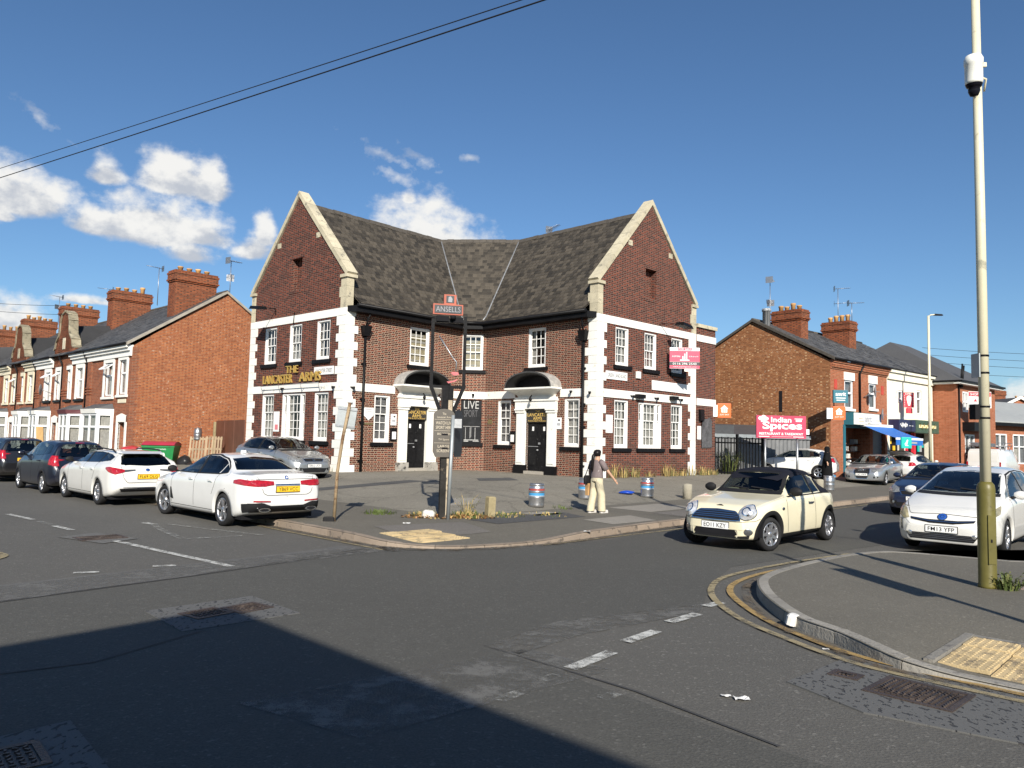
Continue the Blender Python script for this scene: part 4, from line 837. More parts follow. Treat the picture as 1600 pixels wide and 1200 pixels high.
for fr, t, z, w in ((RG, 2.75, 3.78, .5), (RG, 5.25, 3.84, .46)):
    mb = MB(); fr.box(mb, t - w / 2, t + w / 2, z - .08, z + .08, .03, .22); P_(mb, 'floodlight', MT['black_paint'])
for fr, t, z, lab in ((LG, 2.35, 7.18, 0), (RG, 4.55, 6.85, 1)):       # large floodlights out on arms
    mb = MB(); a, b = fr.p(t - .3, z - .15, .02), fr.p(t, z + .05, 1.1); mb.tube([a, (a[0], a[1], z + .12), b], .018, 6)
    mb.hexa([fr.p(t - .35, z - .04, 1.25), fr.p(t + .4, z - .13, 1.25), fr.p(t + .4, z - .09, .8), fr.p(t - .35, z, .8), fr.p(t - .3, z + .1, 1.2), fr.p(t + .35, z + .02, 1.2), fr.p(t + .35, z + .05, .85), fr.p(t - .3, z + .12, .85)]); P_(mb, 'floodlight', MT['black_paint'])
mb = MB(); mb.tube([LG.p(3.6, 7.0, .03), LG.p(3.58, 6.5, .05)], .02, 6); P_(mb, 'cable', MT['black_paint'])
# alarm box, notices, boards and banner
mb = MB(); RG.box(mb, 2.58, 2.82, 4.52, 4.80, .0, .09); P_(mb, 'alarm_box', MT['sign_white'])
mb = MB(); IL.box(mb, .18, .36, 3.18, 3.42, .03, .14); P_(mb, 'alarm_box', MT['sign_white'])
mb = MB(); mb.add([RG.p(3.72, 4.12, .04), RG.p(6.88, 4.10, .04), RG.p(6.86, 4.50, .05), RG.p(3.70, 4.52, .05), RG.p(3.72, 4.12, .01), RG.p(6.88, 4.10, .01), RG.p(6.86, 4.50, .01), RG.p(3.70, 4.52, .01)], [(0, 1, 2, 3), (3, 2, 6, 7), (1, 0, 4, 5), (0, 3, 7, 4), (2, 1, 5, 6)]); P_(mb, 'blank_banner', MT['sign_white'])
def notice(fr, t0, t1, z0, z1, mat='sign_white', txt=None, dk='text_dark', o=.02):
    mb = MB(); fr.box(mb, t0, t1, z0, z1, 0, o, 0)
    for i, (s, z, w, h) in enumerate(txt or ()): fr.text(mb, s, (t0 + t1) / 2, z, o + .004, w, h, 1)
    return P_(mb, 'notice', [MT[mat], MT[dk]])
M('print_grey', (.35, .36, .38), .7); M('notice_pink', (.65, .2, .22), .6); M('brass', (.30, .24, .12), .45, metal=.6)
mb = MB(); mb.add([IL.p(.98, 2.72, .03), IL.p(1.22, 2.52, .03), IL.p(1.46, 2.72, .03), IL.p(1.46, 3.02, .03), IL.p(.98, 3.02, .03)], [(0, 1, 2, 3, 4)]); 
for z in (2.94, 2.87, 2.80): IL.quad(mb, 1.06, 1.38, z, z + .025, .034, 1)
P_(mb, 'notice', [MT['sign_white'], MT['print_grey']]); notice(IL, .98, 1.46, 2.35, 2.41, 'brass')
for fr, t in ((IL, 2.48), (IR, 4.34)):
    mb = MB(); fr.box(mb, t - .14, t + .14, 2.36, 2.82, 0, .03); fr.quad(mb, t - .09, t + .09, 2.5, 2.6, .034, 1); fr.quad(mb, t - .02, t + .08, 2.68, 2.75, .034, 2); P_(mb, 'notice', [MT['sign_white'], MT['print_grey'], MT['text_dark']])
for fr, t in ((IL, 2.48), (IR, 1.82)):
    mb = MB(); fr.box(mb, t - .15, t + .15, 1.75, 2.25, 0, .08); fr.box(mb, t - .1, t + .1, 1.8, 2.1, .08, .085, 1); P_(mb, 'menu_case', [MT['black_paint'], MT['sign_white']])
notice(LG, 2.28, 2.72, 2.0, 2.85); mb = MB(); LG.quad(mb, 2.42, 2.66, 2.08, 2.3, .026); P_(mb, 'notice', MT['notice_pink'])
notice(RG, .62, 1.04, 2.25, 2.95); notice(IR, .25, .5, 2.55, 2.75, 'brass'); notice(RX, .2, .5, 2.1, 2.7)
mb = MB(); mb.add([RX.p(.52, 1.72, .05), RX.p(1.42, 1.74, .05), RX.p(1.40, 2.95, .05), RX.p(1.25, 3.1, .05), RX.p(.6, 3.0, .05), RX.p(.5, 2.6, .05)], [(0, 1, 2, 3, 4, 5)]); P_(mb, 'boarded_window', M('weathered_board', (.085, .085, .09), .85, var=.5, vs=3, fine=.5, fs=12))
mb = MB(); RX.box(mb, .3, .62, 2.95, 3.45, .0, .12); P_(mb, 'meter_box', MT['black_paint'])
# base staining course
# ------------------------------------------------------------------ terrace along the side street
brick('orange_brick', [(.25, .065, .022), (.36, .105, .036), (.42, .14, .05), (.29, .08, .03)], [(.19, .05, .022), (.34, .10, .04)], (.32, .22, .14), mw=.012, var=.24, pale=.07, stain=.35)
brick('terrace_brick', [(.20, .058, .03), (.27, .08, .035), (.33, .105, .05)], [(.16, .05, .028), (.28, .085, .04)], (.26, .21, .15), mw=.012, var=.2, stain=.3)
brick('spice_brick', [(.20, .075, .03), (.27, .105, .042), (.33, .14, .06)], [(.17, .06, .026), (.26, .10, .04), (.33, .14, .06), (.52, .32, .17)], (.26, .165, .09), mw=.012, var=.2, pale=.06, stain=.3)
brick('shop_brick', [(.30, .085, .035), (.36, .11, .05), (.42, .14, .07)], [(.27, .08, .035), (.38, .12, .06)], (.30, .23, .16), mw=.01, var=.15, stain=.2)
brick('chimney_brick', [(.15, .042, .02), (.24, .065, .026), (.3, .085, .034)], [(.08, .028, .018), (.22, .06, .026)], (.17, .12, .08), mw=.012, var=.3, stain=.6)
M('clay_pot', (.52, .30, .12), .8, var=.25, rnd=.25); M('cream_stone', (.68, .62, .47), .7, var=.1, bump=.15); M('upvc', (.82, .82, .82), .35, var=.03); M('verge', (.33, .30, .25), .8, var=.2)
M('cream_render', (.78, .75, .62), .75, var=.08, vs=1.5, dirt=((.5, .45, .33), 3, .6)); M('aerial', (.32, .33, .35), .4, metal=.8)
def aerial(p, h, kind, label, par=None):
    t = thing('tv_aerial', label, 'aerial', p); mb = MB(); mb.tube([(0, 0, -.4), (0, 0, h)], .02, 6); mb.build('mast', MT['aerial'], t)
    for z in ([h] if kind == 1 else [h, h * .55]):
        b = MB(); a = R.uniform(0, 6.28); d = np.array([math.cos(a), math.sin(a), .05]); q = np.array([-d[1], d[0], 0])
        b.tube([d * -.25 + (0, 0, z), d * .75 + (0, 0, z)], .014, 5)
        for k in range(8): c = d * (-.2 + .12 * k) + np.array([0, 0, z]); b.tube([c - q * (.22 - .012 * k), c + q * (.22 - .012 * k)], .008, 4)
        b.grid([[d * -.22 + q * y + np.array([0, 0, z + s]) for y in (-.2, .2)] for s in (-.18, .18)])
        b.build('antenna', MT['aerial'], t)
def chimney(c, du, dv, lu, lv, z0, z1, root, off, pots=4, seedlabel=None):
    """stack with corbelled head; du is its long axis"""
    du, dv, c = np.array(du), np.array(dv), np.array(c); mb = MB()
    def ring(e, za, zb):
        p = [c + du * x * (lu / 2 + e) + dv * y * (lv / 2 + e) for x, y in ((-1, -1), (1, -1), (1, 1), (-1, 1))]
        if np.cross(du, dv) < 0: p = p[::-1]
        mb.hexa([(*q, za) for q in p] + [(*q, zb) for q in p])
    ring(0, z0, z1 - .62); ring(.05, z1 - .62, z1 - .54); ring(.10, z1 - .54, z1 - .46); ring(.06, z1 - .46, z1 - .2); ring(.09, z1 - .2, z1 - .1); ring(.04, z1 - .1, z1)
    ch = mb.build('chimney', MT['chimney_brick'], root, off=off)
    for i in range(pots):
        q = c + du * ((i + .5) / pots - .5) * lu * .86; h = R.choice((.22, .26, .34, .42)); p = MB(); p.lathe([(.12, z1 - .02), (.125, z1 + h * .7), (.15, z1 + h * .75), (.145, z1 + h), (.1, z1 + h), (.1, z1 + .05)], 12, 0, (q[0], q[1], 0)); p.build('chimney_pot', MT['clay_pot'], ch, off=off)
    return ch
H1 = np.array([-18.37, 37.0]); HE = 5.98
HX = Fr(H1 + L * 60, H1)
def T(tp): return 60 - tp
def hbox(mb, a, b, z0, z1, o0, o1, m=0): HX.box(mb, T(b), T(a), z0, z1, o0, o1, m)
def sash(root, off, c, w, z0, z1, openv, cream, sillk):
    st = 'cream_stone' if cream else 'white_paint'; a, b = c - w / 2, c + w / 2
    s = MB(); hbox(s, a - .17, a, z0 - .05, z1, -.1, .06); hbox(s, b, b + .17, z0 - .05, z1, -.1, .06)
    pts = [HX.p(T(b + .17), z1, .06), HX.p(T(a - .17), z1, .06), HX.p(T(a - .17), z1 + .26, .06), HX.p(T(c), z1 + .38, .06), HX.p(T(b + .17), z1 + .26, .06)]; s.add(pts + [(p[0] + HX.n[0] * -.12, p[1] + HX.n[1] * -.12, p[2]) for p in pts], [(0, 1, 2, 3, 4), (1, 6, 7, 2), (2, 7, 8, 3), (3, 8, 9, 4), (4, 9, 5, 0), (0, 5, 6, 1)])
    sur = s.build('window_surround', MT[st], root, off=off)
    zz = z0 + (z1 - z0) * .62; f = MB()
    for (q0, q1, y0, y1) in ((a, a + .06, z0, z1), (b - .06, b, z0, z1), (a, b, z0, z0 + .07), (a, b, z1 - .06, z1), (a, b, zz - .04, zz + .04)): hbox(f, q0, q1, y0, y1, -.16, -.05)
    w_ = f.build('window', MT['upvc'], root, off=off)
    g = MB(); HX.quad(g, T(b - .05), T(a + .05), z0 + .06, zz, -.1)
    if not openv: HX.quad(g, T(b - .05), T(a + .05), zz, z1 - .05, -.1)
    g.build('pane', MT['window_glass'], w_, off=off)
    cu = MB(); n = 12; cu.grid([[HX.p(T(b) + w * i / n, z, -.24 + .02 * math.sin(i * 2.2)) for i in range(n + 1)] for z in (z0, z1)]); cu.build('curtain', MT['net_curtain'], w_, off=off)
    if openv:
        v = MB(); t0, t1, zt, zb = T(b - .05), T(a + .05), z1 - .06, zz + .1; o1 = (zt - zb) * 1.0
        def P(t, f): return np.array(HX.p(t, zt - (zt - zb) * f * .62, -.05 + o1 * f * .85))
        for (ta, tb, fa, fb) in ((t0, t0 + .06, 0, 1), (t1 - .06, t1, 0, 1), (t0, t1, .9, 1), (t0, t1, 0, .1)): v.add([P(ta, fb), P(tb, fb), P(tb, fa), P(ta, fa), P(ta, fb) + (0, 0, .05), P(tb, fb) + (0, 0, .05), P(tb, fa) + (0, 0, .05), P(ta, fa) + (0, 0, .05)], [(0, 1, 2, 3), (7, 6, 5, 4), (0, 4, 5, 1), (1, 5, 6, 2), (2, 6, 7, 3), (3, 7, 4, 0)])
        v.build('open_vent', MT['upvc'], w_, off=off); g = MB(); g.add([P(t0, 1), P(t1, 1), P(t1, 0), P(t0, 0)], [(0, 1, 2, 3)]); g.build('pane', MT['window_glass'], w_, off=off)
    if sillk: q = MB(); hbox(q, a - .25, b + .25, z0 - .17, z0 - .05, -.1, .1); q.build('sill', MT['black_paint' if sillk == 1 else st], w_, off=off)
def bay(root, off, a, b, z0, z1, kind):
    D = .62; e = .45; pl = [(a, 0), (a + e, D), (b - e, D), (b, 0)]
    pts = lambda z, k=0: [HX.p(T(t), z, o + k * (1 if o else 0)) for t, o in pl]
    m = MB(); lo, hi = pts(.1), pts(z0)
    for i in range(3): m.add([lo[i], lo[i + 1], hi[i + 1], hi[i]], [(3, 2, 1, 0)], 1)
    y = MB(); bayo = m.build('bay', [MT['terrace_brick'], MT['white_paint' if kind != 2 else 'terrace_brick']], root, off=off)
    rf = MB(); top, ap = pts(z1 + .22, .1), [HX.p(T(a + .2), z1 + .5, .02), HX.p(T(b - .2), z1 + .5, .02)]
    rf.add(top + ap, [(4, 1, 0), (4, 5, 2, 1), (5, 3, 2)]); rf.build('bay_roof', MT['grey_slates'], bayo, off=off)
    c = MB(); l2, h2 = pts(z1, .08), pts(z1 + .22, .12)
    for i in range(3): c.add([l2[i], l2[i + 1], h2[i + 1], h2[i]], [(3, 2, 1, 0)])
    c.add(l2, [(0, 1, 2, 3)]); c.build('bay_cornice', MT['white_paint' if kind != 2 else 'dark_red'], bayo, off=off)
    for i in range(3):
        p, q = np.array(pl[i + 1]), np.array(pl[i]); A = np.array(HX.p(T(p[0]), 0, p[1]))[:2]; B_ = np.array(HX.p(T(q[0]), 0, q[1]))[:2]; fr = Fr(A, B_); f = MB(); ln = fr.L
        ns = 2 if i == 1 else 1
        for k in range(ns + 1): t = .07 + (ln - .14) * k / ns; fr.box(f, t - .07, t + .07, z0, z1, -.06, .02)
        zt = z0 + (z1 - z0) * .64
        for z in (z0 + .05, zt, z1 - .05): fr.box(f, .07, ln - .07, z - .055, z + .055, -.05, .012)
        w = f.build('window', MT['upvc'], bayo, off=off); g = MB(); fr.quad(g, .05, ln - .05, z0, z1, -.03); g.build('pane', MT['window_glass'], w, off=off)
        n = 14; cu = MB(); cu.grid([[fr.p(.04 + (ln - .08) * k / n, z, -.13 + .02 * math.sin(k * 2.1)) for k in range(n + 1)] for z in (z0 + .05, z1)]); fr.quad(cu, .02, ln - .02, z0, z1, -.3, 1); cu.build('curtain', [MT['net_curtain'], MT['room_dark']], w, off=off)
M('dark_red', (.09, .02, .025), .5); M('door_white', (.78, .78, .76), .4); M('door_cream', (.72, .68, .55), .5)
def hdoor(root, off, c, w, z1, mat, rec=.3):
    a, b = c - w / 2, c + w / 2; s = MB(); hbox(s, a - .18, a, .1, z1, -.1, .05); hbox(s, b, b + .18, .1, z1, -.1, .05)
    pts = [HX.p(T(b + .18), z1, .05), HX.p(T(a - .18), z1, .05), HX.p(T(a - .18), z1 + .3, .05), HX.p(T(c), z1 + .42, .05), HX.p(T(b + .18), z1 + .3, .05)]; s.add(pts + [(p[0] - HX.n[0] * .1, p[1] - HX.n[1] * .1, p[2]) for p in pts], [(0, 1, 2, 3, 4), (2, 7, 8, 3), (3, 8, 9, 4), (0, 5, 6, 1)]); s.build('door_surround', MT['cream_stone' if mat == 'door_cream' else 'white_paint'], root, off=off)
    d = MB(); hbox(d, a, b, .2, z1, -rec - .06, -rec); 
    for z0, zz in ((.5, 1.1), (1.25, z1 - .5)): hbox(d, a + .15, b - .15, z0, zz, -rec, -rec + .02)
    dr = d.build('door', MT[mat], root, off=off); g = MB(); hbox(g, a + .05, b - .05, z1 - .4, z1 - .05, -rec, -rec + .01); g.build('pane', MT['window_glass'], dr, off=off)
RD_, RZ = 4.55, 9.32
hz = lambda f: HE + .12 + (RZ - HE - .12) * (1 - f)
def house(label, t0, t1, wins, bays, doors, gab=None, chim=None, cream=False, end=False):
    off = (*(H1 + L * (t0 + t1) / 2 + G * 2), .1); root = thing('terraced_house', label, 'house', off, group='brick terrace houses along the side street')
    holes = [(T(c + w / 2), T(c - w / 2), z0, z1, .3) for (c, w, z0, z1, *_) in wins] + [(T(c + w / 2), T(c - w / 2), .1, z1, .45) for (c, w, z1, _m) in doors]
    mb = MB(); wall(mb, HX, T(t1), T(t0), 0, HE, holes, back=True)
    if end:
        sd = Fr(H1, H1 + G * 9.1); wall(mb, sd, 0, 9.1, 0, HE, (), (RD_, RZ - .05), m=1)
        for k in range(26):       # toothed quoin strip of front brick on the end wall
            sd.box(mb, -.005, .24 + .11 * (k % 2), k * .2286, (k + 1) * .2286, -.02, .006, 0)
    bk_ = Fr(H1 + L * t0 + G * 9.1, H1 + L * t1 + G * 9.1); m2 = MB(); wall(m2, bk_, 0, bk_.L, 0, HE); m2.build('rear_wall', MT['terrace_brick'], root, off=off)
    mb.build('wall', [MT['terrace_brick'], MT['orange_brick']], root, off=off)
    A = lambda t, g: H1 + L * t + G * g; e = .12 if end else 0
    r = MB()
    for g0 in (-.28, 9.38):
        p = [(*A(t0 - e, RD_), RZ - .03), (*A(t1, RD_), RZ - .03), (*A(t1, g0), hz(1) - .03), (*A(t0 - e, g0), hz(1) - .03)]; r.add(p, [(0, 1, 2, 3) if g0 < 0 else (3, 2, 1, 0)])
    rf = r.build('roof', MT['grey_slates'], root, off=off)
    slates('roof_slates', A(t1, RD_), A(t0 - e, RD_), A(t1, -.3), A(t0 - e, -.3), MT['grey_slates'], rows=20, w=.30, zfun=hz, parent=rf, off=off, jit=.008)
    q = MB()
    n = int((t1 - t0) / .45)
    for i in range(n):
        a, b = t0 - e + (t1 - t0 + e) * i / n, t0 - e + (t1 - t0 + e) * (i + .98) / n; m_ = .14
        q.hexa([(*A(a, RD_ - m_), RZ - .05), (*A(a, RD_ + m_), RZ - .05), (*A(b, RD_ + m_), RZ - .05), (*A(b, RD_ - m_), RZ - .05), (*A(a, RD_ - .03), RZ + .08), (*A(a, RD_ + .03), RZ + .08), (*A(b, RD_ + .03), RZ + .08), (*A(b, RD_ - .03), RZ + .08)])
    q.build('ridge_tiles', MT['slate_stone'], rf, off=off, kind='stuff')
    if end:
        v = MB()
        for s0, s1 in ((-.3, RD_), (9.4, RD_)):
            za, zb = hz(1), RZ; P0, P1_ = A(-.13, s0), A(-.13, s1); i0_, i1_ = A(.12, s0), A(.12, s1)
            v.hexa([(*P0, za - .1), (*P1_, zb - .1), (*i1_, zb - .1), (*i0_, za - .1), (*P0, za + .04), (*P1_, zb + .04), (*i1_, zb + .04), (*i0_, za + .04)])
        v.build('verge', MT['verge'], root, off=off)
    c = MB(); segs = [(t0, t1)] if not gab else ([(t0, gab - 1.75)] if gab > (t0 + t1) / 2 else [(gab + 1.75, t1)])
    if gab and t0 < gab - 1.75 and t1 > gab + 1.75: segs = [(t0, gab - 1.75), (gab + 1.75, t1)]
    for a, b in segs:
        if b - a > .2:
            hbox(c, a, b, HE - .48, HE - .22, -.05, .10); hbox(c, a, b, HE - .22, HE - .08, -.05, .2); hbox(c, a, b, HE - .08, HE + .05, -.05, .30)
    if c.v: c.build('cornice', MT['cream_stone' if cream else 'white_paint'], root, off=off)
    g2 = MB()
    for a, b in segs: g2.tube([HX.p(T(a), HE + .1, .36), HX.p(T(b), HE + .1, .36)], .06, 6)
    if g2.v: g2.build('gutter', MT['black_paint'], root, off=off)
    if gab:      # shaped gablet standing over the front wall
        g = MB(); out = [(-1.7, HE - .5), (-1.7, HE + .5), (-1.52, HE + .62), (-1.42, HE + .95), (-1.0, HE + 1.25), (-.82, HE + 1.55), (-.78, HE + 2.1), (-.55, HE + 2.5), (0, HE + 2.68)]; out += [(-x, z) for x, z in out[-2::-1]]
        f = [HX.p(T(gab + x), z, .06) for x, z in out][::-1]; b = [HX.p(T(gab + x), z, -.3) for x, z in out][::-1]; n = len(f)
        g.add(f + b, [tuple(reversed(range(n)))] + [(i, (i + 1) % n, n + (i + 1) % n, n + i) for i in range(n)] + [tuple(range(n, 2 * n))]); gb = g.build('gablet', MT['terrace_brick'], root, off=off)
        k = MB(); o2 = [q for q in out if q[1] > HE + .4]
        for i in range(len(o2) - 1):
            (x0, z0), (x1, z1) = o2[i], o2[i + 1]; d = np.array([x1 - x0, z1 - z0]); d /= np.linalg.norm(d); nn = np.array([-d[1], d[0]]) * .09
            P = [HX.p(T(gab + x), z, o) for (x, z, o) in ((x0, z0, .13), (x1, z1, .13), (x1, z1, -.36), (x0, z0, -.36), (x0 + nn[0], z0 + nn[1], .13), (x1 + nn[0], z1 + nn[1], .13), (x1 + nn[0], z1 + nn[1], -.36), (x0 + nn[0], z0 + nn[1], -.36))]
            k.add(P, [(0, 1, 2, 3), (7, 6, 5, 4), (4, 5, 1, 0), (5, 6, 2, 1), (6, 7, 3, 2), (7, 4, 0, 3)])
        k.build('gablet_coping', MT['stone'], gb, off=off); s = MB(); hbox(s, gab - .22, gab + .22, HE + .5, HE + 1.15, .0, .09); s.build('date_stone', MT['cream_stone'], gb, off=off)
        vr = MB(); vr.add([(*A(gab - 1.6, .3), HE + .6), (*A(gab + 1.6, .3), HE + .6), (*A(gab, .3), HE + 1.9), (*A(gab, 3.6), HE + 2.3)], [(0, 2, 3), (2, 1, 3)]); vr.build('gablet_roof', MT['grey_slates'], gb, off=off)
    if chim is not None: chimney(H1 + L * chim + G * 3.4, G, L, 2.2, .85, 7.4, 10.3, root, off, R.choice((4, 5)))
    for (cc, w, z0, z1, op, sl) in wins: sash(root, off, cc, w, z0, z1, op, cream, sl)
    for i, (a, b, k) in enumerate(bays): bay(root, off, a, b, .85, 2.72, k)
    for (cc, w, z1, m) in doors: hdoor(root, off, cc, w, z1, m)
    p = MB(); p.tube([HX.p(T(t1 - .08), .1, .08), HX.p(T(t1 - .08), HE - .5, .08), HX.p(T(t1 - .08), HE + .05, .3)], .05, 8); p.build('downpipe', MT['black_paint'], root, off=off)
    pr = MB(); hbox(pr, t1 - .75, t1 - .2, .1, HE - .5, -.02, .08)
    for z in (3.75, 3.9, 4.05): hbox(pr, t1 - .8, t1 - .15, z, z + .07, -.02, .12)
    pr.build('brick_pier', MT['terrace_brick'], root, off=off)
    return root
h0 = house('end terrace house with the big orange brick side wall facing the yard', 0, 6.25, [(2.95, 1.15, 3.62, 5.3, True, 2), (1.0, .95, 3.68, 5.35, False, 2)], [(2.0, 5.1, 0)], [(.85, .95, 2.3, 'door_white')], chim=1.5, end=True)
sg = MB(); hbox(sg, .45, 1.5, 3.24, 3.42, .0, .03); sg.build('street_name_plate', MT['cream_stone'], h0, off=tuple(h0.location))
P0 = 6.25; PW = 9.45
HLB = [('terrace house next to the end house, with dark sills and a satellite dish', 'terrace house between the satellite dish and the cream trimmed houses'), ('terrace house with cream stone trim and an open top vent near its gablet', 'terrace house with cream trim left of the second shaped gablet'),
       ('distant terrace house under the third chimney stack', 'distant terrace house beyond the third chimney stack'), ('distant terrace house under the fourth chimney stack', 'distant terrace house beyond the fourth chimney stack at the picture edge')]
for i in range(4):
    s = P0 + PW * i; cr = i == 1
    n1, n2 = HLB[i]
    hn = house(n1, s, s + 4.2, [(s + 1.15, 1.0, 3.6, 5.25, False, 1 if i == 0 else 2), (s + 3.1, .75, 3.6, 5.25, False, 1 if i == 0 else 2)], [(s + .35, s + 2.7, 2 if i == 0 else 0)], [(s + 3.55, .85, 2.25, 'door_cream')], gab=s + 4.15, chim=s + 4.2, cream=cr)
    hf = house(n2, s + 4.2, s + PW, [(s + 4.2 + .75, .75, 3.6, 5.25, True, 1 if i == 0 else 2), (s + 4.2 + 2.75, 1.0, 3.6, 5.25, i == 0, 1 if i == 0 else 2)], [(s + 4.2 + 1.9, s + 4.2 + 4.3, 0)], [(s + 4.2 + 1.0, .85, 2.25, 'door_white')], gab=s + 4.15, cream=cr)
dk = MB(); c = np.array(HX.p(T(P0 + 6.0), 4.15, .55)); dk.lathe([(.02, 0), (.16, .02), (.30, .07), (.33, .09)], 18, 0, (0, 0, 0), axis='x')
vv = np.array(dk.v); ang = math.atan2(HX.n[1], HX.n[0]) - .5; rot = np.array([[math.cos(ang), -math.sin(ang), 0], [math.sin(ang), math.cos(ang), 0], [0, 0, 1]]); dk.v = [tuple(rot @ p + c) for p in vv]
dk.tube([HX.p(T(P0 + 6.0), 3.95, 0), tuple(c)], .02, 6); M('dish_grey', (.22, .22, .23), .5); tag(dk.build('satellite_dish', MT['dish_grey']), 'dark satellite dish on the terrace front between two upstairs windows', 'satellite dish')
for i, (tp, g, z, h, k, lb) in enumerate(((1.2, 5.3, 9.3, 2.0, 2, 'bare mast aerial behind the biggest terrace chimney'), (8.8, 4.4, 9.9, 1.9, 1, 'yagi aerial by the second terrace chimney'), (17.2, 4.4, 9.6, 1.9, 1, 'aerial between the second and third terrace chimneys'), (27.5, 4.2, 10.4, 1.7, 2, 'aerial on the fourth terrace chimney'))):
    q = H1 + L * tp + G * g; aerial((*q, z), h, k, lb)
ba = KR + np.array([1.6, .6]); aerial((*ba, 11.5), 1.05, 1, 'small aerial poking above the pub roof ridge')

# ------------------------------------------------------------------ shop row beyond the pub
RDv = np.array([math.cos(math.radians(41)), math.sin(math.radians(41))]); RQ = np.array([-RDv[1], RDv[0]]); R1 = np.array([16.6, 40.0]); SF = Fr(R1, R1 + RDv * 60); GF = Fr(R1 + RQ * 9.0, R1); SE = 6.42
shz = lambda f: SE + .1 + (9.0 - SE - .1) * (1 - f)
def row_roof(root, off, t0, t1, dep=9.0, e=0, rz=9.0):
    A = lambda t, g: R1 + RDv * t + RQ * g; r = MB()
    for g0 in (-.3, dep + .3):
        p = [(*A(t0 - e, dep / 2), rz - .03), (*A(t1, dep / 2), rz - .03), (*A(t1, g0), shz(1) - .03), (*A(t0 - e, g0), shz(1) - .03)]; r.add(p, [(3, 2, 1, 0) if g0 < 0 else (0, 1, 2, 3)])
    rf = r.build('roof', MT['grey_slates'], root, off=off)
    slates('roof_slates', A(t0 - e, dep / 2), A(t1, dep / 2), A(t0 - e, -.32), A(t1, -.32), MT['grey_slates'], rows=18, w=.32, zfun=shz, parent=rf, off=off)
    q = MB(); q.tube([(*A(t0 - e, dep / 2), rz + .0), (*A(t1, dep / 2), rz)], .1, 6); q.build('ridge_tiles', MT['slate_stone'], rf, off=off)
def shop_win(root, off, a, b, z0, z1, split=.62, head=None, vent=True):
    f = MB()
    if head: s = MB(); SF.box(s, a - .12, b + .12, z1 + .0, z1 + head, -.05, .05); s.build('lintel', MT['white_paint'], root, off=off); s = MB(); SF.box(s, a - .1, b + .1, z0 - .14, z0 - .01, -.1, .1); s.build('sill', MT['white_paint'], root, off=off)
    zz = z0 + (z1 - z0) * split
    for (p, q, y0, y1) in ((a, a + .08, z0, z1), (b - .08, b, z0, z1), (a, b, z0, z0 + .08), (a, b, z1 - .08, z1), (a, b, zz - .05, zz + .05)): SF.box(f, p, q, y0, y1, -.14, -.03)
    w = f.build('window', MT['upvc'], root, off=off); g = MB(); SF.quad(g, a + .05, b - .05, z0 + .05, z1 - .05, -.09); g.build('pane', MT['window_glass'], w, off=off); c = MB(); SF.quad(c, a, b, z0, z1, -.2); c.build('curtain', M('blind_grey', (.32, .34, .36), .8), w, off=off)
def shop(label, t0, t1, mat, holes, gable=None):
    off = (*(R1 + RDv * (t0 + t1) / 2 + RQ * 2), .1); r = thing('shop', label, 'shop', off, group='shops in the row beyond the pub'); mb = MB(); wall(mb, SF, t0, t1, 0, SE, holes)
    if gable: wall(mb, GF, 0, 9.0, 0, SE, (), (4.4, 8.95), m=1)
    bk = Fr(R1 + RDv * t1 + RQ * 9, R1 + RDv * t0 + RQ * 9); m2 = MB(); wall(m2, bk, 0, bk.L, 0, SE); m2.build('rear_wall', MT['shop_brick'], r, off=off)
    mb.build('wall', [MT[mat], MT['spice_brick']], r, off=off); return r, off
def fascia(root, off, t0, t1, z0, z1, face, side, draw=None, o=.55, name='fascia_sign'):
    mb = MB(); SF.box(mb, t0, t1, z0, z1, 0, o - .02, 1); SF.box(mb, t0 + .02, t1 - .02, z0 + .02, z1 - .02, o - .02, o, 0); s = mb.build(name, [MT[face], MT[side]], root, off=off)
    if draw: d = MB(); mats = draw(d, o + .006); d.build('lettering', mats, s, off=off)
M('teal', (.02, .14, .19), .5); M('cream_sign', (.80, .78, .70), .5); M('navy_sign', (.02, .025, .07), .4); M('green_sign', (.05, .09, .06), .5); M('gold_sign', (.75, .66, .40), .5); M('shutter', (.17, .17, .18), .5, metal=.3); M('orange_sign', (.68, .12, .015), .5); M('teal_sign', (.0, .42, .36), .5); M('red_sign', (.62, .03, .05), .5); M('pink_sign', (.43, .03, .085), .5); M('sign_blue', (.02, .14, .48), .6); M('yellow_sign', (.80, .48, .03), .6)
s1, of1 = shop('end shop with the speckled brick gable, teal shopfront and blue awning', 0, 6.78, 'shop_brick', [(1.55, 2.6, 3.98, 5.55, .3), (4.45, 5.4, 4.1, 5.55, .3), (1.35, 4.5, .1, 3.1, .9), (4.9, 6.5, .1, 3.0, .3)], True)
row_roof(s1, of1, 0, 6.78, e=.12)
v = MB(); A = lambda t, g: R1 + RDv * t + RQ * g
for s0 in (-.3, 9.3):
    za, zb = shz(1), 9.0; p0, p1, q0, q1 = A(-.14, s0), A(-.14, 4.5), A(.1, s0), A(.1, 4.5); v.hexa([(*p0, za - .1), (*p1, zb - .1), (*q1, zb - .1), (*q0, za - .1), (*p0, za + .05), (*p1, zb + .05), (*q1, zb + .05), (*q0, za + .05)])
v.build('verge', MT['slate_stone'], s1, off=of1)
mb = MB()
for z0, z1, o in ((SE - .42, SE - .34, .05), (SE - .34, SE - .22, .1), (SE - .22, SE - .1, .16), (SE - .1, SE + .03, .22)): SF.box(mb, .0, 6.78, z0, z1, -.02, o)
for i in range(42): SF.box(mb, .05 + i * .16, .13 + i * .16, SE - .33, SE - .235, .1, .15)
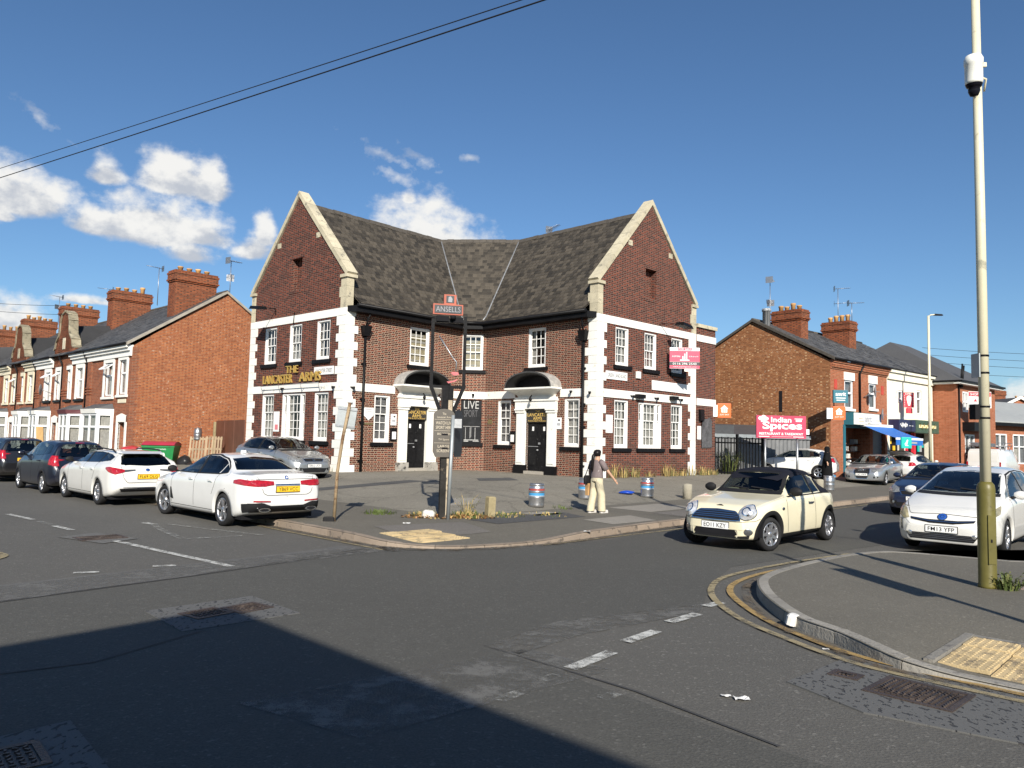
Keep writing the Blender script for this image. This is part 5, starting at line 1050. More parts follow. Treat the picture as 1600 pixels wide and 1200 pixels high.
mb.build('brick_cornice', MT['shop_brick'], s1, off=of1); mb = MB(); mb.tube([SF.p(-.1, SE + .08, .32), SF.p(6.8, SE + .08, .32)], .06, 6); mb.tube([SF.p(3.2, 3.6, .08), SF.p(3.2, SE - .5, .08), SF.p(3.3, SE + .05, .3)], .06, 8); mb.build('gutter', MT['black_paint'], s1, off=of1)
shop_win(s1, of1, 1.6, 2.55, 3.98, 5.5, .55, .42); shop_win(s1, of1, 4.5, 5.35, 4.1, 5.5, .6, .45)
for t in (.55, 6.15): mb = MB(); SF.box(mb, t - .14, t + .14, 4.95, 5.45, -.02, .03); mb.build('brick_panel', M('red_tile', (.45, .06, .04), .6), s1, off=of1)
mb = MB(); GF.box(mb, 6.1, 6.28, 3.75, 4.9, -.1, .02); mb.build('wall_slot', MT['dark'], s1, off=of1)
def dr1(d, o):
    SF.text(d, 'amrit', 3.15, 3.45, o, w=.8, h=.36, m=0, bold=.03); SF.quad(d, 2.0, 2.5, 3.42, 3.46, o, 1); SF.quad(d, 2.0, 2.6, 3.28, 3.32, o, 1); SF.quad(d, 4.0, 4.8, 3.36, 3.40, o, 1); SF.quad(d, 3.1, 3.4, 3.2, 3.24, o, 1); return [MT['print_grey'], M('print_tan', (.5, .45, .3), .7)]
fascia(s1, of1, 1.45, 4.75, 3.1, 3.75, 'cream_sign', 'teal', dr1)
mb = MB(); SF.box(mb, 1.35, 1.55, .1, 3.1, -.3, .06); SF.box(mb, 1.35, 2.0, .1, .5, -.3, .02); SF.box(mb, 1.55, 4.5, 2.95, 3.1, -.3, .04); mb.build('shopfront_frame', MT['teal'], s1, off=of1)
mb = MB(); SF.box(mb, 1.6, 4.45, .15, .9, -.85, -.6, 0)
for i in range(16): t = 1.7 + R.random() * 2.4; z = R.choice((.9, 1.3, 1.7, 2.1)); SF.box(mb, t, t + .3, z, z + .25, -.85, -.6, 1 + i % 2)
for z in (.88, 1.28, 1.68, 2.08): SF.box(mb, 1.6, 4.45, z - .03, z, -.9, -.5, 0)
mb.build('shop_shelves', [MT['dark'], MT['blind_grey'], MT['net_curtain']], s1, off=of1)
mb = MB(); n = 14; P = [[np.array(SF.p(t, 3.08 - .62 * f - .05 * math.sin(f * 3), .5 + 1.65 * f)) for t in np.linspace(2.75, 6.2, 5)] for f in np.linspace(0, 1, n)]; mb.grid(P, 0, smooth=True); SF.box(mb, 2.7, 6.25, 3.05, 3.2, .3, .55, 1)
SF.box(mb, 2.75, 6.2, 2.36, 2.47, 2.13, 2.17, 1); SF.box(mb, 2.75, 6.2, 2.08, 2.36, 2.14, 2.16, 0); SF.quad(mb, 4.2, 4.5, 2.15, 2.3, 2.166, 1); SF.quad(mb, 4.55, 5.4, 2.17, 2.27, 2.166, 2)
mb.build('awning', [MT['sign_blue'], MT['sign_white'], MT['print_grey']], s1, off=of1)
mb = MB()
for i in range(24): SF.box(mb, 4.95, 6.45, .15 + i * .118, .15 + i * .118 + .112, -.28, -.20 + .02 * (i % 2))
mb.build('roller_shutter', MT['shutter'], s1, off=of1)
for t, z, o in ((3.95, 5.0, .5), (4.6, 3.75, .6)):
    dk = MB(); dk.lathe([(.02, 0), (.2, .03), (.36, .1)], 18, 0, axis='x'); c = np.array(SF.p(t, z, o)); ang = math.atan2(SF.n[1], SF.n[0]) + .35; rot = np.array([[math.cos(ang), -math.sin(ang), 0], [math.sin(ang), math.cos(ang), 0], [0, 0, 1]]); dk.v = [tuple(rot @ np.array(p) + c) for p in dk.v]; dk.tube([SF.p(t - .2, z - .35, 0), tuple(c)], .025, 6); dk.tube([tuple(c), tuple(c + np.append(SF.n * .35, -.05))], .015, 5)
    tag(dk.build('satellite_dish', MT['dish_grey']), 'grey dish beside the black downpipe of the end shop' if z > 4.5 else 'black mesh dish just above the end shop cornice sign', 'satellite dish')
chimney(A(1.9, 3.3), RQ, RDv, 1.75, .8, 7.2, 9.62, s1, of1, 4); chimney(A(7.6, 3.2), RQ, RDv, 1.7, .9, 7.2, 9.62, s1, of1, 4)
mb = MB(); mb.lathe([(.22, 8.2), (.22, 9.5), (.26, 9.5), (.26, 9.62), (.22, 9.66)], 16, 0, (*A(.55, 4.0), 0)); mb.build('flue', M('flue_grey', (.45, .46, .47), .45), s1, off=of1)
aerial((*A(.25, 3.6), 8.4), 2.8, 2, 'tall double aerial strapped to the speckled gable'); aerial((*A(7.4, 2.3), 9.8), .9, 1, 'small aerial left of the second shop chimney'); aerial((*A(8.3, 3.6), 9.8), 2.1, 2, 'tall aerial above the second shop chimney')
s2, of2 = shop('cream rendered shop with the red opening sign above its door', 6.78, 13.45, 'cream_render', [(8.3, 9.05, 4.6, 5.35, .2), (11.0, 11.75, 4.0, 5.5, .2), (7.1, 9.1, .1, 2.9, .6), (9.5, 13.1, .1, 2.9, .6)])
row_roof(s2, of2, 6.78, 13.45)
mb = MB(); SF.box(mb, 6.8, 13.45, SE - .5, SE - .1, 0, .12); SF.box(mb, 6.8, 13.45, SE - .1, SE + .08, 0, .24); mb.build('cornice', MT['cream_render'], s2, off=of2)
shop_win(s2, of2, 8.35, 9.0, 4.62, 5.33, .3); shop_win(s2, of2, 11.05, 11.7, 4.02, 5.48, .65)
def dr2(d, o):
    for i in range(5): d.tube([SF.p(7.1 + i * .2 + k * .025, 3.25 + .13 * math.sin(k * .9 + i) * (1.2 if i % 2 else .7), o) for k in range(8)], .018, 4)
    SF.quad(d, 8.3, 8.9, 3.22, 3.25, o); return [MT['sign_white']]
fascia(s2, of2, 6.9, 9.25, 2.9, 3.58, 'navy_sign', 'navy_sign', dr2, .6)
def dr3(d, o):
    for i in range(9): d.lathe([(.02, 0), (.13, .0)], 10, 0, SF.p(9.9 + i * .27, 3.25 + .09 * (-1) ** i, o), axis='x', cap=False)
    SF.quad(d, 9.7, 12.3, 3.16, 3.34, o + .008, 0); return [MT['gold_sign'], MT['red_sign']]
fascia(s2, of2, 9.3, 12.8, 2.85, 3.62, 'green_sign', 'green_sign', dr3, .6)
for (t0, t1) in ((7.1, 9.1), (9.5, 13.1)):
    mb = MB(); SF.quad(mb, t0, t1, .1, 2.9, -.4, 0); 
    for i in range(14): t = t0 + .1 + R.random() * (t1 - t0 - .5); z = .3 + R.random() * 2; SF.box(mb, t, t + .25, z, z + R.uniform(.2, .6), -.38, -.33, 1 + i % 4)
    mb.build('window_display', [MT['dark'], MT['blind_grey'], MT['yellow_sign'], MT['cream_sign'], MT['teal_sign']], s2, off=of2)
for t in (9.3, 10.4): mb = MB(); SF.box(mb, t - .09, t + .09, .1, 2.85, -.1, .1); mb.build('red_post', MT['red_sign'], s2, off=of2)
# hipped brick building at the end of the row
HP = Fr(R1 + RDv * 13.6 - RQ * 1.35, R1 + RDv * 20.6 - RQ * 1.35); HS = Fr(R1 + RDv * 13.6 + RQ * 6, R1 + RDv * 13.6 - RQ * 1.35); offh = (*(R1 + RDv * 17 + RQ * 2), .1)
hip = thing('corner_shop', 'hipped roof brick building at the far end of the shop row', 'building', offh); mb = MB()
wall(mb, HP, 0, 7, 0, 6.15, [(1.0, 2.0, 4.3, 5.6, .2), (1.3, 3.0, .3, 2.9, .3), (4.2, 5.4, 4.3, 5.6, .2)]); wall(mb, HS, 0, HS.L, 0, 6.15, [(4.9, 5.5, 4.0, 5.7, .15)]); f2 = Fr(R1 + RDv * 20.6 - RQ * 1.35, R1 + RDv * 20.6 + RQ * 6); wall(mb, f2, 0, f2.L, 0, 6.15); mb.build('wall', MT['shop_brick'], hip, off=offh)
mb = MB(); q = [R1 + RDv * a + RQ * b for a, b in ((13.2, -1.8), (21.0, -1.8), (21.0, 8.6), (13.2, 8.6))]; t2 = [R1 + RDv * a + RQ * 3.4 for a in (15.4, 18.6)]
mb.add([(*k, 6.2) for k in q] + [(*k, 9.2) for k in t2], [(0, 1, 5, 4), (1, 2, 5), (2, 3, 4, 5), (3, 0, 4)]); rfh = mb.build('roof', MT['grey_slates'], hip, off=offh)
mb = MB(); HP.box(mb, -.45, 7.4, 6.0, 6.2, .0, .42); HS.box(mb, 0, HS.L + .4, 6.0, 6.2, .0, .4); mb.build('eaves_board', MT['white_paint'], hip, off=offh)
mb = MB(); HP.box(mb, -.5, 7.5, 6.1, 6.22, .42, .52); HS.box(mb, 0, HS.L + .5, 6.1, 6.22, .4, .5); mb.tube([HP.p(.25, .2, .07), HP.p(.25, 6.05, .07)], .05, 6); mb.tube([HP.p(.7, 5.8, .07), HP.p(.7, 7.2, .2)], .07, 6); mb.tube([HP.p(.5, 5.8, .07), HP.p(.5, 7.3, .2)], .05, 6); mb.build('pipes', MT['black_paint'], hip, off=offh)
for a, b, z0, z1 in ((1.0, 2.0, 4.3, 5.6), (4.2, 5.4, 4.3, 5.6), (1.3, 3.0, .3, 2.9)):
    f = MB()
    for (p, r, y0, y1) in ((a, a + .1, z0, z1), (b - .1, b, z0, z1), (a, b, z0, z0 + .1), (a, b, z1 - .1, z1), ((a + b) / 2 - .05, (a + b) / 2 + .05, z0, z1), (a, b, (z0 + z1) / 2 - .05, (z0 + z1) / 2 + .05)): HP.box(f, p, r, y0, y1, -.12, .0)
    w = f.build('window' if z0 > 1 else 'door', MT['upvc'], hip, off=offh); g = MB(); HP.quad(g, a, b, z0, z1, -.08); g.build('pane', MT['window_glass'], w, off=offh); g = MB(); HP.quad(g, a, b, z0, z1, -.17); g.build('blind', MT['blind_grey'], w, off=offh)
mb = MB(); HP.box(mb, .9, 3.6, 3.1, 3.65, .0, .7); mb.build('door_canopy', MT['black_paint'], hip, off=offh)
mb = MB(); HS.box(mb, 2.4, 5.6, 2.75, 3.35, .0, .12, 0); 
for k in range(3): HS.quad(mb, 2.6, 5.3, 3.18 - k * .16, 3.25 - k * .16, .125, 1)
mb.build('shop_sign', [MT['sign_white'], MT['print_grey']], hip, off=offh)
# low building with a long grey roof, and a far gabled house
lo = thing('low_shop_parade', 'low brick parade with a long pale grey roof behind the van', 'building', (41, 60, .1)); LP = Fr((33.5, 57.0), (62, 72.5)); mb = MB()
hol = [(1.2 + i * 2.6, 3.0 + i * 2.6, .9, 3.2, .2) for i in range(10)]; wall(mb, LP, 0, 32, 0, 4.1, hol); f2 = Fr(np.array((33.5, 57.0)) - LP.n * 9, (33.5, 57.0)); wall(mb, f2, 0, 9, 0, 4.1); mb.build('wall', MT['shop_brick'], lo, off=(41, 60, .1))
mb = MB(); mb.add([LP.p(-.4, 4.15, .6), LP.p(32.4, 4.15, .6), LP.p(32.4, 6.2, -5), LP.p(-.4, 6.2, -5), LP.p(-.4, 4.05, .6), LP.p(32.4, 4.05, .6)], [(0, 1, 2, 3), (4, 5, 1, 0)]); mb.build('roof', M('grey_sheet', (.33, .34, .33), .6, var=.1), lo, off=(41, 60, .1))
mb = MB(); LP.box(mb, -.4, 32.4, 3.8, 4.1, .4, .58); mb.build('fascia_board', MT['black_paint'], lo, off=(41, 60, .1))
for i, hh in enumerate(hol):
    mb = MB(); a, b = hh[0], hh[1]
    for (p, r, y0, y1) in ((a, a + .1, .9, 3.2), (b - .1, b, .9, 3.2), (a, b, .9, 1.0), (a, b, 3.1, 3.2), (a, b, 2.2, 2.28), ((a + b) / 2 - .05, (a + b) / 2 + .05, 1, 3.1)): LP.box(mb, p, r, y0, y1, -.12, 0)
    w = mb.build('window', MT['upvc'], lo, off=(41, 60, .1)); g = MB(); LP.quad(g, a, b, .9, 3.2, -.08); g.build('pane', MT['window_glass'], w, off=(41, 60, .1)); g = MB(); LP.quad(g, a, b, .9, 3.2, -.18, 0); LP.quad(g, a + .2, (a + b) / 2, 1.2, 2.1, -.15, 1); g.build('display', [MT['blind_grey'], MT[('sign_blue', 'red_sign', 'cream_sign')[i % 3]]], w, off=(41, 60, .1))
def far_house(label, c, ang, w, d, eav, rz, mat, gable_white=False, ch=1):
    off = (c[0], c[1], 0); r = thing('far_house', label, 'house', off); u = np.array([math.cos(ang), math.sin(ang)]); v_ = np.array([-u[1], u[0]]); c = np.array(c); f = Fr(c - u * w / 2, c + u * w / 2); mb = MB()
    wall(mb, f, 0, w, 0, eav, [(w * .2, w * .38, eav - 1.8, eav - .5, .2), (w * .62, w * .8, eav - 1.8, eav - .5, .2)], (w / 2, rz)); g = Fr(c + u * w / 2, c + u * w / 2 + v_ * d); wall(mb, g, 0, d, 0, eav); g = Fr(c - u * w / 2 + v_ * d, c - u * w / 2); wall(mb, g, 0, d, 0, eav); mb.build('wall', MT[mat], r, off=off)
    mb = MB(); a = [(c + u * x * (w / 2 + .3) + v_ * y) for x, y in ((-1, -.3), (0, -.3), (1, -.3), (-1, d), (0, d), (1, d))]; z = [eav, rz + .2, eav, eav, rz + .2, eav]; mb.add([(*p, k) for p, k in zip(a, z)], [(0, 1, 4, 3), (1, 2, 5, 4)]); mb.build('roof', MT['grey_slates'], r, off=off)
    if gable_white:
        mb = MB()
        for s in (-1, 1):
            P0_, P1_ = c + u * s * (w / 2 + .3) - v_ * .34, c - v_ * .34; mb.hexa([(*P0_, eav - .2), (*P1_, rz), (*(P1_ + v_ * .1), rz), (*(P0_ + v_ * .1), eav - .2), (*P0_, eav + .12), (*P1_, rz + .34), (*(P1_ + v_ * .1), rz + .34), (*(P0_ + v_ * .1), eav + .12)])
        mb.build('bargeboard', MT['white_paint'], r, off=off)
    for x in (.22, .64):
        mb = MB(); f.box(mb, w * x - .02, w * (x + .18), eav - 1.8, eav - .5, -.15, -.05); mb.build('window', MT['upvc'], r, off=off)
    if ch: chimney(c + v_ * d * .45, u, v_, 2.6, .9, rz - 1, rz + 1.3, r, off, 5)
    return r
far_house('far brick house with white bargeboards beyond the low parade', (59.5, 90), -.05, 7.6, 12, 6.1, 8.0, 'shop_brick', True)
far_house('brick house with a dark roof partly hidden behind the lamp column', (49, 88), .5, 8, 10, 5.6, 7.4, 'terrace_brick', False, 0)
far_house('farthest brick house at the end of the shopping street', (76, 108), .4, 12, 10, 5.6, 8.2, 'terrace_brick', False)
# street scene fillers far down the side street
far_house('distant brick house closing the side street', tuple(H1 + L * 54 + G * 3), -.8, 9, 9, 6, 9, 'terrace_brick', False)
# ------------------------------------------------------------------ vehicles
car_paint('car_white', (.74, .74, .72)); car_paint('car_pearl', (.75, .74, .70)); car_paint('car_cream', (.78, .72, .52)); car_paint('car_navy', (.012, .018, .045)); car_paint('car_blueblack', (.006, .008, .018)); car_paint('car_silver', (.50, .51, .52), .75, .35); car_paint('car_black', (.012, .012, .014)); car_paint('car_greysilver', (.42, .43, .43), .7, .38)
M('trim_black', (.018, .018, .019), .55, bump=.15, bs=80); M('soft_top', (.012, .013, .02), .9, bump=.3, bs=90); M('tyre', (.022, .022, .023), .85, var=.3, bump=.2, bs=60); M('alloy', (.62, .62, .64), .32, metal=.9, var=.1); M('alloy_dark', (.16, .16, .17), .4, metal=.8); M('chrome', (.75, .76, .78), .15, metal=1, var=.02); M('seam', (.015, .015, .016), .9)
M('cabin', (.02, .02, .021), .85); M('cabin_tan', (.30, .27, .22), .8)
M('plate_white', (.82, .82, .80), .4, var=.03); M('plate_yellow', (.85, .52, .03), .4, var=.03); M('plate_text', (.012, .012, .012), .5); M('badge_blue', (.02, .08, .35), .3)
glass('car_glass', .42, (.92, 1, .96)); glass('car_glass_dark', .07, (.9, 1, 1))
def lamp_mat(name, col, rough=.08, metal=0.0):
    m, N, Lk, n, mt, b, out = new_mat(name); tc = n('ShaderNodeTexCoord'); v = n('ShaderNodeTexVoronoi', i_Scale=16.0); Lk.new(tc.outputs['Object'], v.inputs['Vector'])
    mx = n('ShaderNodeMix', data_type='RGBA'); mx.inputs[6].default_value = sc(col, .55); mx.inputs[7].default_value = sc(col, 1.1); Lk.new(v.outputs['Distance'], mx.inputs[0]); Lk.new(mx.outputs[2], b.inputs['Base Color'])
    b.inputs['Roughness'].default_value = rough; b.inputs['Metallic'].default_value = metal; b.inputs['Coat Weight'].default_value = 1; bp = n('ShaderNodeBump', i_Strength=.5, i_Distance=.02); Lk.new(v.outputs['Distance'], bp.inputs['Height']); Lk.new(bp.outputs[0], b.inputs['Normal']); MT[name] = m
lamp_mat('lamp_red', (.42, .012, .02)); lamp_mat('lamp_clear', (.40, .40, .38), .12, .5); lamp_mat('lamp_yellowed', (.42, .37, .22), .15, .2); lamp_mat('lamp_bright', (.72, .73, .74), .1, .4); lamp_mat('lamp_smoke', (.12, .125, .13), .1, .3)

def prof(pts, x, sm=.05):
    p = sorted(pts); xs = [q[0] for q in p]; zs = [q[1] for q in p]
    if not sm: return np.interp(x, xs, zs)
    o = np.linspace(-sm * 1.5, sm * 1.5, 9); w = np.exp(-(o / sm) ** 2); return sum(np.interp(x + k, xs, zs) * q for k, q in zip(o, w)) / w.sum()
class Car:
    """shell lofted along x from side, plan and roof profiles; details are laid onto it by projection"""
    def __init__(s, name, label, cat, loc, heading, sp, group=None):
        s.sp = sp; s.root = thing(name, label, cat, (loc[0], loc[1], loc[2] if len(loc) > 2 else 0), heading, group); s.Lh = sp['L'] / 2; s.Wh = sp['W'] / 2; s.paint = MT[sp['paint']]
        x = np.concatenate([s.Lh - .30 * (1 - np.cos(np.linspace(0, math.pi / 2, 12))), np.linspace(s.Lh - .34, -s.Lh + .34, sp.get('nx', 132)), -s.Lh + .30 * (1 - np.cos(np.linspace(math.pi / 2, 0, 12)))]); s.x = x
        rows = [s.section(q) for q in x]
        def cap(r, d, k):
            r = np.array(r); c = np.array([r[0][0], 0, (r[:, 2].min() + r[:, 2].max()) / 2]); q = c + (r - c) * np.array([1, k, k]); q[:, 0] += d; return q.tolist()
        rows = [cap(rows[0], .0, .02), cap(rows[0], .022, .55), cap(rows[0], .018, .86), cap(rows[0], .008, .96)] + rows + [cap(rows[-1], -.008, .96), cap(rows[-1], -.018, .86), cap(rows[-1], -.022, .55), cap(rows[-1], 0, .02)]
        n = len(rows[0]); V_ = np.array(rows).reshape(-1, 3); F_ = []
        for i in range(len(rows) - 1):
            for j in range(n - 1): F_.append((i * n + j, (i + 1) * n + j, (i + 1) * n + j + 1, i * n + j + 1))
        s.V, s.F = V_, np.array(F_); s.bvh = BVHTree.FromPolygons([tuple(v) for v in V_], F_); s.cut = np.zeros(len(F_), bool); s.cen = V_[s.F].mean(1)
        a, b = V_[s.F[:, 1]] - V_[s.F[:, 0]], V_[s.F[:, 3]] - V_[s.F[:, 0]]; s.nor = np.cross(a, b); s.nor /= np.linalg.norm(s.nor, axis=1)[:, None] + 1e-12
    def half(s, x): return float(prof(s.sp['plan'], x, .06))
    def section(s, x):
        sp = s.sp; zt = float(prof(sp['top'], x, sp.get('smt', .05))); zs = min(float(prof(sp['belt'], x, .06)), zt - .015); w = s.half(x); zb = float(prof(sp.get('bot', [(-s.Lh, .30), (-s.Lh + .5, .20), (s.Lh - .5, .19), (s.Lh, .24)]), x, .05)); wr = float(prof(sp['roofw'], x, .06)); g = min(1, max(0, (zt - zs - .10) / .22)); g = g * g * (3 - 2 * g)
        zm = zb + (zs - zb) * .52; tum = sp.get('shoulder', .945)
        kI = (w * .86 * (1 - g) + wr * g, (zs + .62 * (zt - zs)) * (1 - g) + (zt - .085) * g); kJ = (w * .52 * (1 - g) + (wr - .13) * g, (zs + .93 * (zt - zs)) * (1 - g) + (zt - .022) * g)
        P = [(0, zb), (w * .80, zb), (w * .955, zb + .05), (w * .985, zb + .16), (w, zm), (w * .99, zs - .10), (w * tum, zs)]
        if g > .3: P.append((w * tum * .55 + wr * .45, zs + (kI[1] - zs) * .42 + .005))
        else: P.append(((w * tum + kI[0]) / 2, (zs + kI[1]) / 2 + .005))
        P += [kI, kJ, ((wr - .13) * .5 * g + w * .26 * (1 - g), kJ[1] * .25 + zt * .75), (0, zt)]
        P = np.array(P); out = []; K = (1, 3, 3, 4, 4, 4, 5, 5, 5, 4, 3)
        for i in range(len(P) - 1):
            p0, p1, p2, p3 = P[max(i - 1, 0)], P[i], P[i + 1], P[min(i + 2, len(P) - 1)]
            for k in range(K[i]):
                t = k / K[i]; tt, t3 = t * t, t ** 3; T = .42; out.append(p1 * (2 * t3 - 3 * tt + 1) + (p2 - p0) * T * (t3 - 2 * tt + t) + p2 * (-2 * t3 + 3 * tt) + (p3 - p1) * T * (t3 - tt))
        out.append(P[-1]); h = [(x, float(q[0]), float(q[1])) for q in out]; return h + [(x, -q[1], q[2]) for q in h[-2:0:-1]] + [h[0]]
    def hit(s, v, a, b):
        """v: side+ / side- (a=x,b=z); front / rear (a=y,b=z); top (a=x,b=y)"""
        if v == 'L': o, d = (a, 3, b), (0, -1, 0)
        elif v == 'R': o, d = (a, -3, b), (0, 1, 0)
        elif v == 'F': o, d = (6, a, b), (-1, 0, 0)
        elif v == 'B': o, d = (-6, a, b), (1, 0, 0)
        else: o, d = (a, b, 4), (0, 0, -1)
        p, n, i, ds = s.bvh.ray_cast(Vector(o), Vector(d)); return (None, None) if p is None else (np.array(p), np.array(n) * (1 if np.dot(n, d) < 0 else -1))
    def patch(s, v, lo, hi, off=.006, n=14, m=5, mb=None, mat=0, thick=0):
        """strip between a lower and an upper outline, laid on the shell"""
        mb = mb or MB()
        def res(p, n): p = np.array(p, float); D = np.r_[0, np.cumsum(np.linalg.norm(np.diff(p, axis=0), axis=1))]; D /= D[-1]; q = np.linspace(0, 1, n); return np.stack([np.interp(q, D, p[:, 0]), np.interp(q, D, p[:, 1])], 1)
        lo, hi = res(lo, n), res(hi, n); rows = []; last = None
        for j in range(m):
            f = j / (m - 1); r = []
            for i in range(n):
                a, b = lo[i] + (hi[i] - lo[i]) * f; p, nn = s.hit(v, a, b)
                if p is None: p = last if last is not None else np.array([a, 0, b]); r.append(p); continue
                p = p + nn * (off + (thick if 0 < j < m - 1 and 0 < i < n - 1 else 0)); last = p; r.append(p)
            rows.append(r)
        a, b = np.array(rows[0][n // 2]) - np.array(rows[0][n // 2 - 1]), np.array(rows[1][n // 2]) - np.array(rows[0][n // 2]); nn = np.cross(a, b); want = {'L': (0, 1, 0), 'R': (0, -1, 0), 'F': (1, 0, .3), 'B': (-1, 0, .3), 'T': (0, 0, 1)}[v]
        mb.grid(rows, mat, True, flip=np.dot(nn, want) < 0); return mb
    def ribbon(s, v, pts, w=.009, off=.0025, mb=None, mat=0, step=.05):
        mb = mb or MB(); p = np.array(pts, float); D = np.r_[0, np.cumsum(np.linalg.norm(np.diff(p, axis=0), axis=1))]; n = max(2, int(D[-1] / step) + 1); q = np.linspace(0, D[-1], n); C_ = np.stack([np.interp(q, D, p[:, 0]), np.interp(q, D, p[:, 1])], 1); rows = [[], []]
        for i in range(n):
            d = C_[min(i + 1, n - 1)] - C_[max(i - 1, 0)]; d /= np.linalg.norm(d) + 1e-9; e = np.array([-d[1], d[0]]) * w / 2
            for k, sg in ((0, 1), (1, -1)):
                h, nn = s.hit(v, *(C_[i] + e * sg))
                rows[k].append(h + nn * off if h is not None else (rows[k][-1] if rows[k] else np.array([0, 0, .3])))
        mb.grid(rows, mat, True); return mb
    def cutout(s, v, lo, hi, shrink=.02):
        """take the shell away behind a window"""
        poly = np.array(list(lo) + list(hi)[::-1], float); c = poly.mean(0); d = poly - c; poly = c + d * (1 - shrink / (np.linalg.norm(d, axis=1)[:, None] + 1e-9))
        X = {'L': (0, 2), 'R': (0, 2), 'F': (1, 2), 'B': (1, 2)}[v]; P = s.cen[:, X]; ok = {'L': s.nor[:, 1] > .2, 'R': s.nor[:, 1] < -.2, 'F': (s.nor[:, 0] > .12), 'B': (s.nor[:, 0] < -.12)}[v]; ins = np.zeros(len(P), bool); n = len(poly)
        for i in range(n):
            a, b = poly[i], poly[(i + 1) % n]; c_ = ((a[1] > P[:, 1]) != (b[1] > P[:, 1])); xx = (b[0] - a[0]) * (P[:, 1] - a[1]) / (b[1] - a[1] + 1e-12) + a[0]; ins ^= c_ & (P[:, 0] < xx)
        s.cut |= ins & ok
    def part(s, name, mb, mat, parent=None, **k): return mb.build(name, mat, parent or s.root, **k)
    def window(s, name, v, lo, hi, tint='car_glass', cut=True, n=16, m=6, frame=.0):
        if cut: s.cutout(v, lo, hi)
        return s.part(name, s.patch(v, lo, hi, .004, n, m), MT[tint])
    def both(s, name, lo, hi, **k):
        for v in 'LR': s.window(name, v, lo, hi, **k)
    def sides(s, fn):
        for v in 'LR': fn(v)
    def wheels(s, spokes=5, style='twin', r=None, lip=.065, lipmat=None, steer=0, rim='alloy'):
        sp = s.sp; r = r or sp['r']; rm = r * sp.get('rimk', .70); done = {}
        for ax in sp['axles']:
            for sg in (1, -1):
                y = (s.half(ax) - .015) * sg; ang = steer if ax > 0 else 0
                if 't' not in done:
                    t = MB(); w = .205; t.lathe([(rm, -w / 2 + .02), (rm + .012, -w / 2 + .004), (r - .05, -w / 2), (r - .018, -w / 2 + .015), (r, -w / 2 + .045), (r, w / 2 - .045), (r - .018, w / 2 - .015), (r - .05, w / 2), (rm + .012, w / 2 - .004), (rm, w / 2 - .02)], 40, 0, axis='y', cap=False)
                    for k in range(3): t.lathe([(r + .001, -w / 2 + .05 + k * .038), (r - .006, -w / 2 + .056 + k * .038), (r + .001, -w / 2 + .062 + k * .038)], 40, 0, axis='y', cap=False)
                    f = MB(); f.lathe([(rm - .002, -w / 2 + .02), (rm - .004, w / 2 - .02), (rm - .028, w / 2 - .02), (rm - .034, w / 2 - .05), (rm - .03, -w / 2 + .05)], 40, 0, axis='y', cap=False); f.lathe([(.0, w / 2 - .075), (rm - .03, w / 2 - .10)], 30, 1, axis='y', cap=False)
                    for k in range(spokes):
                        for dl in ((-.13, .13) if style == 'twin' else ((0,) if style == 'single' else (-.2, .0, .2))):
                            a = 2 * math.pi * (k + .25) / spokes; r0, r1 = .05, rm - .02; a1 = a + dl * (5 / spokes); wd = .028 if style != 'single' else .055
                            def pt(rr, aa, lat, yy): return (rr * math.sin(aa) + lat * math.cos(aa), yy, rr * math.cos(aa) - lat * math.sin(aa))
                            f.hexa([pt(r0, a, -wd * .7, w / 2 - .06), pt(r0, a, wd * .7, w / 2 - .06), pt(r1, a1, wd * .55, w / 2 - .06), pt(r1, a1, -wd * .55, w / 2 - .06), pt(r0, a, -wd * .55, w / 2 - .028), pt(r0, a, wd * .55, w / 2 - .028), pt(r1, a1, wd * .4, w / 2 - .018), pt(r1, a1, -wd * .4, w / 2 - .018)], 0)
                    f.lathe([(.065, w / 2 - .07), (.06, w / 2 - .03), (.03, w / 2 - .022), (.0, w / 2 - .022)], 14, 0, axis='y', cap=False)
                    done['t'] = t.build('wheel', MT['tyre'], s.root); done['f'] = f.build('rim', [MT[rim], MT['dark']], done['t']); tw, fw = done['t'], done['f']
                else:
                    tw = done['t'].copy(); C.objects.link(tw); fw = done['f'].copy(); C.objects.link(fw); fw.parent = tw
                tw.location = (ax, y - sg * .095, r); tw.rotation_euler = (0, R.uniform(0, 6), (0 if sg > 0 else math.pi) + ang)
                # wheel arch
                ar = r + sp.get('gap', .045); d = np.hypot(s.cen[:, 0] - ax, s.cen[:, 2] - r); s.cut |= (d < ar + .034) & (s.cen[:, 1] * sg > s.half(ax) - .32)
                n = 26; rows = [[], [], []]; v = 'L' if sg > 0 else 'R'
                zb = .235 if ax > 0 else .25; ta = math.asin(max(-.9, (zb - r) / ar))
                for i in range(n + 1):
                    t_ = ta + (math.pi - 2 * ta) * i / n; cx, cz = math.cos(t_), math.sin(t_); yy = y
                    for k, q in ((1, ar), (2, ar + lip), (0, ar - .012)):
                        h, nn = s.hit(v, ax + cx * q, max(zb, r + cz * q)) if k else (None, None)
                        if h is not None: yy = h[1]
                        elif k == 0: yy = rows[1][-1][1]
                        rows[k].append((ax + cx * q, yy + sg * ((-.05, .010, .005)[k]), max(zb - .02, r + cz * q)))
                mb = MB().grid(rows, 0, True, flip=(sg < 0)); s.part('wheel_arch', mb, lipmat or s.paint)
                mb = MB(); rows = [[(ax + math.cos(t_) * (ar + .005), yy, max(.15, r + math.sin(t_) * (ar + .005))) for yy in (y - sg * .015, y - sg * .30)] for t_ in np.linspace(-.1, math.pi + .1, 20)]; mb.grid(rows, 0, True); mb.add([(*p[-1],) for p in rows], [tuple(range(len(rows)))]); s.part('wheel_well', mb, MT['dark'])
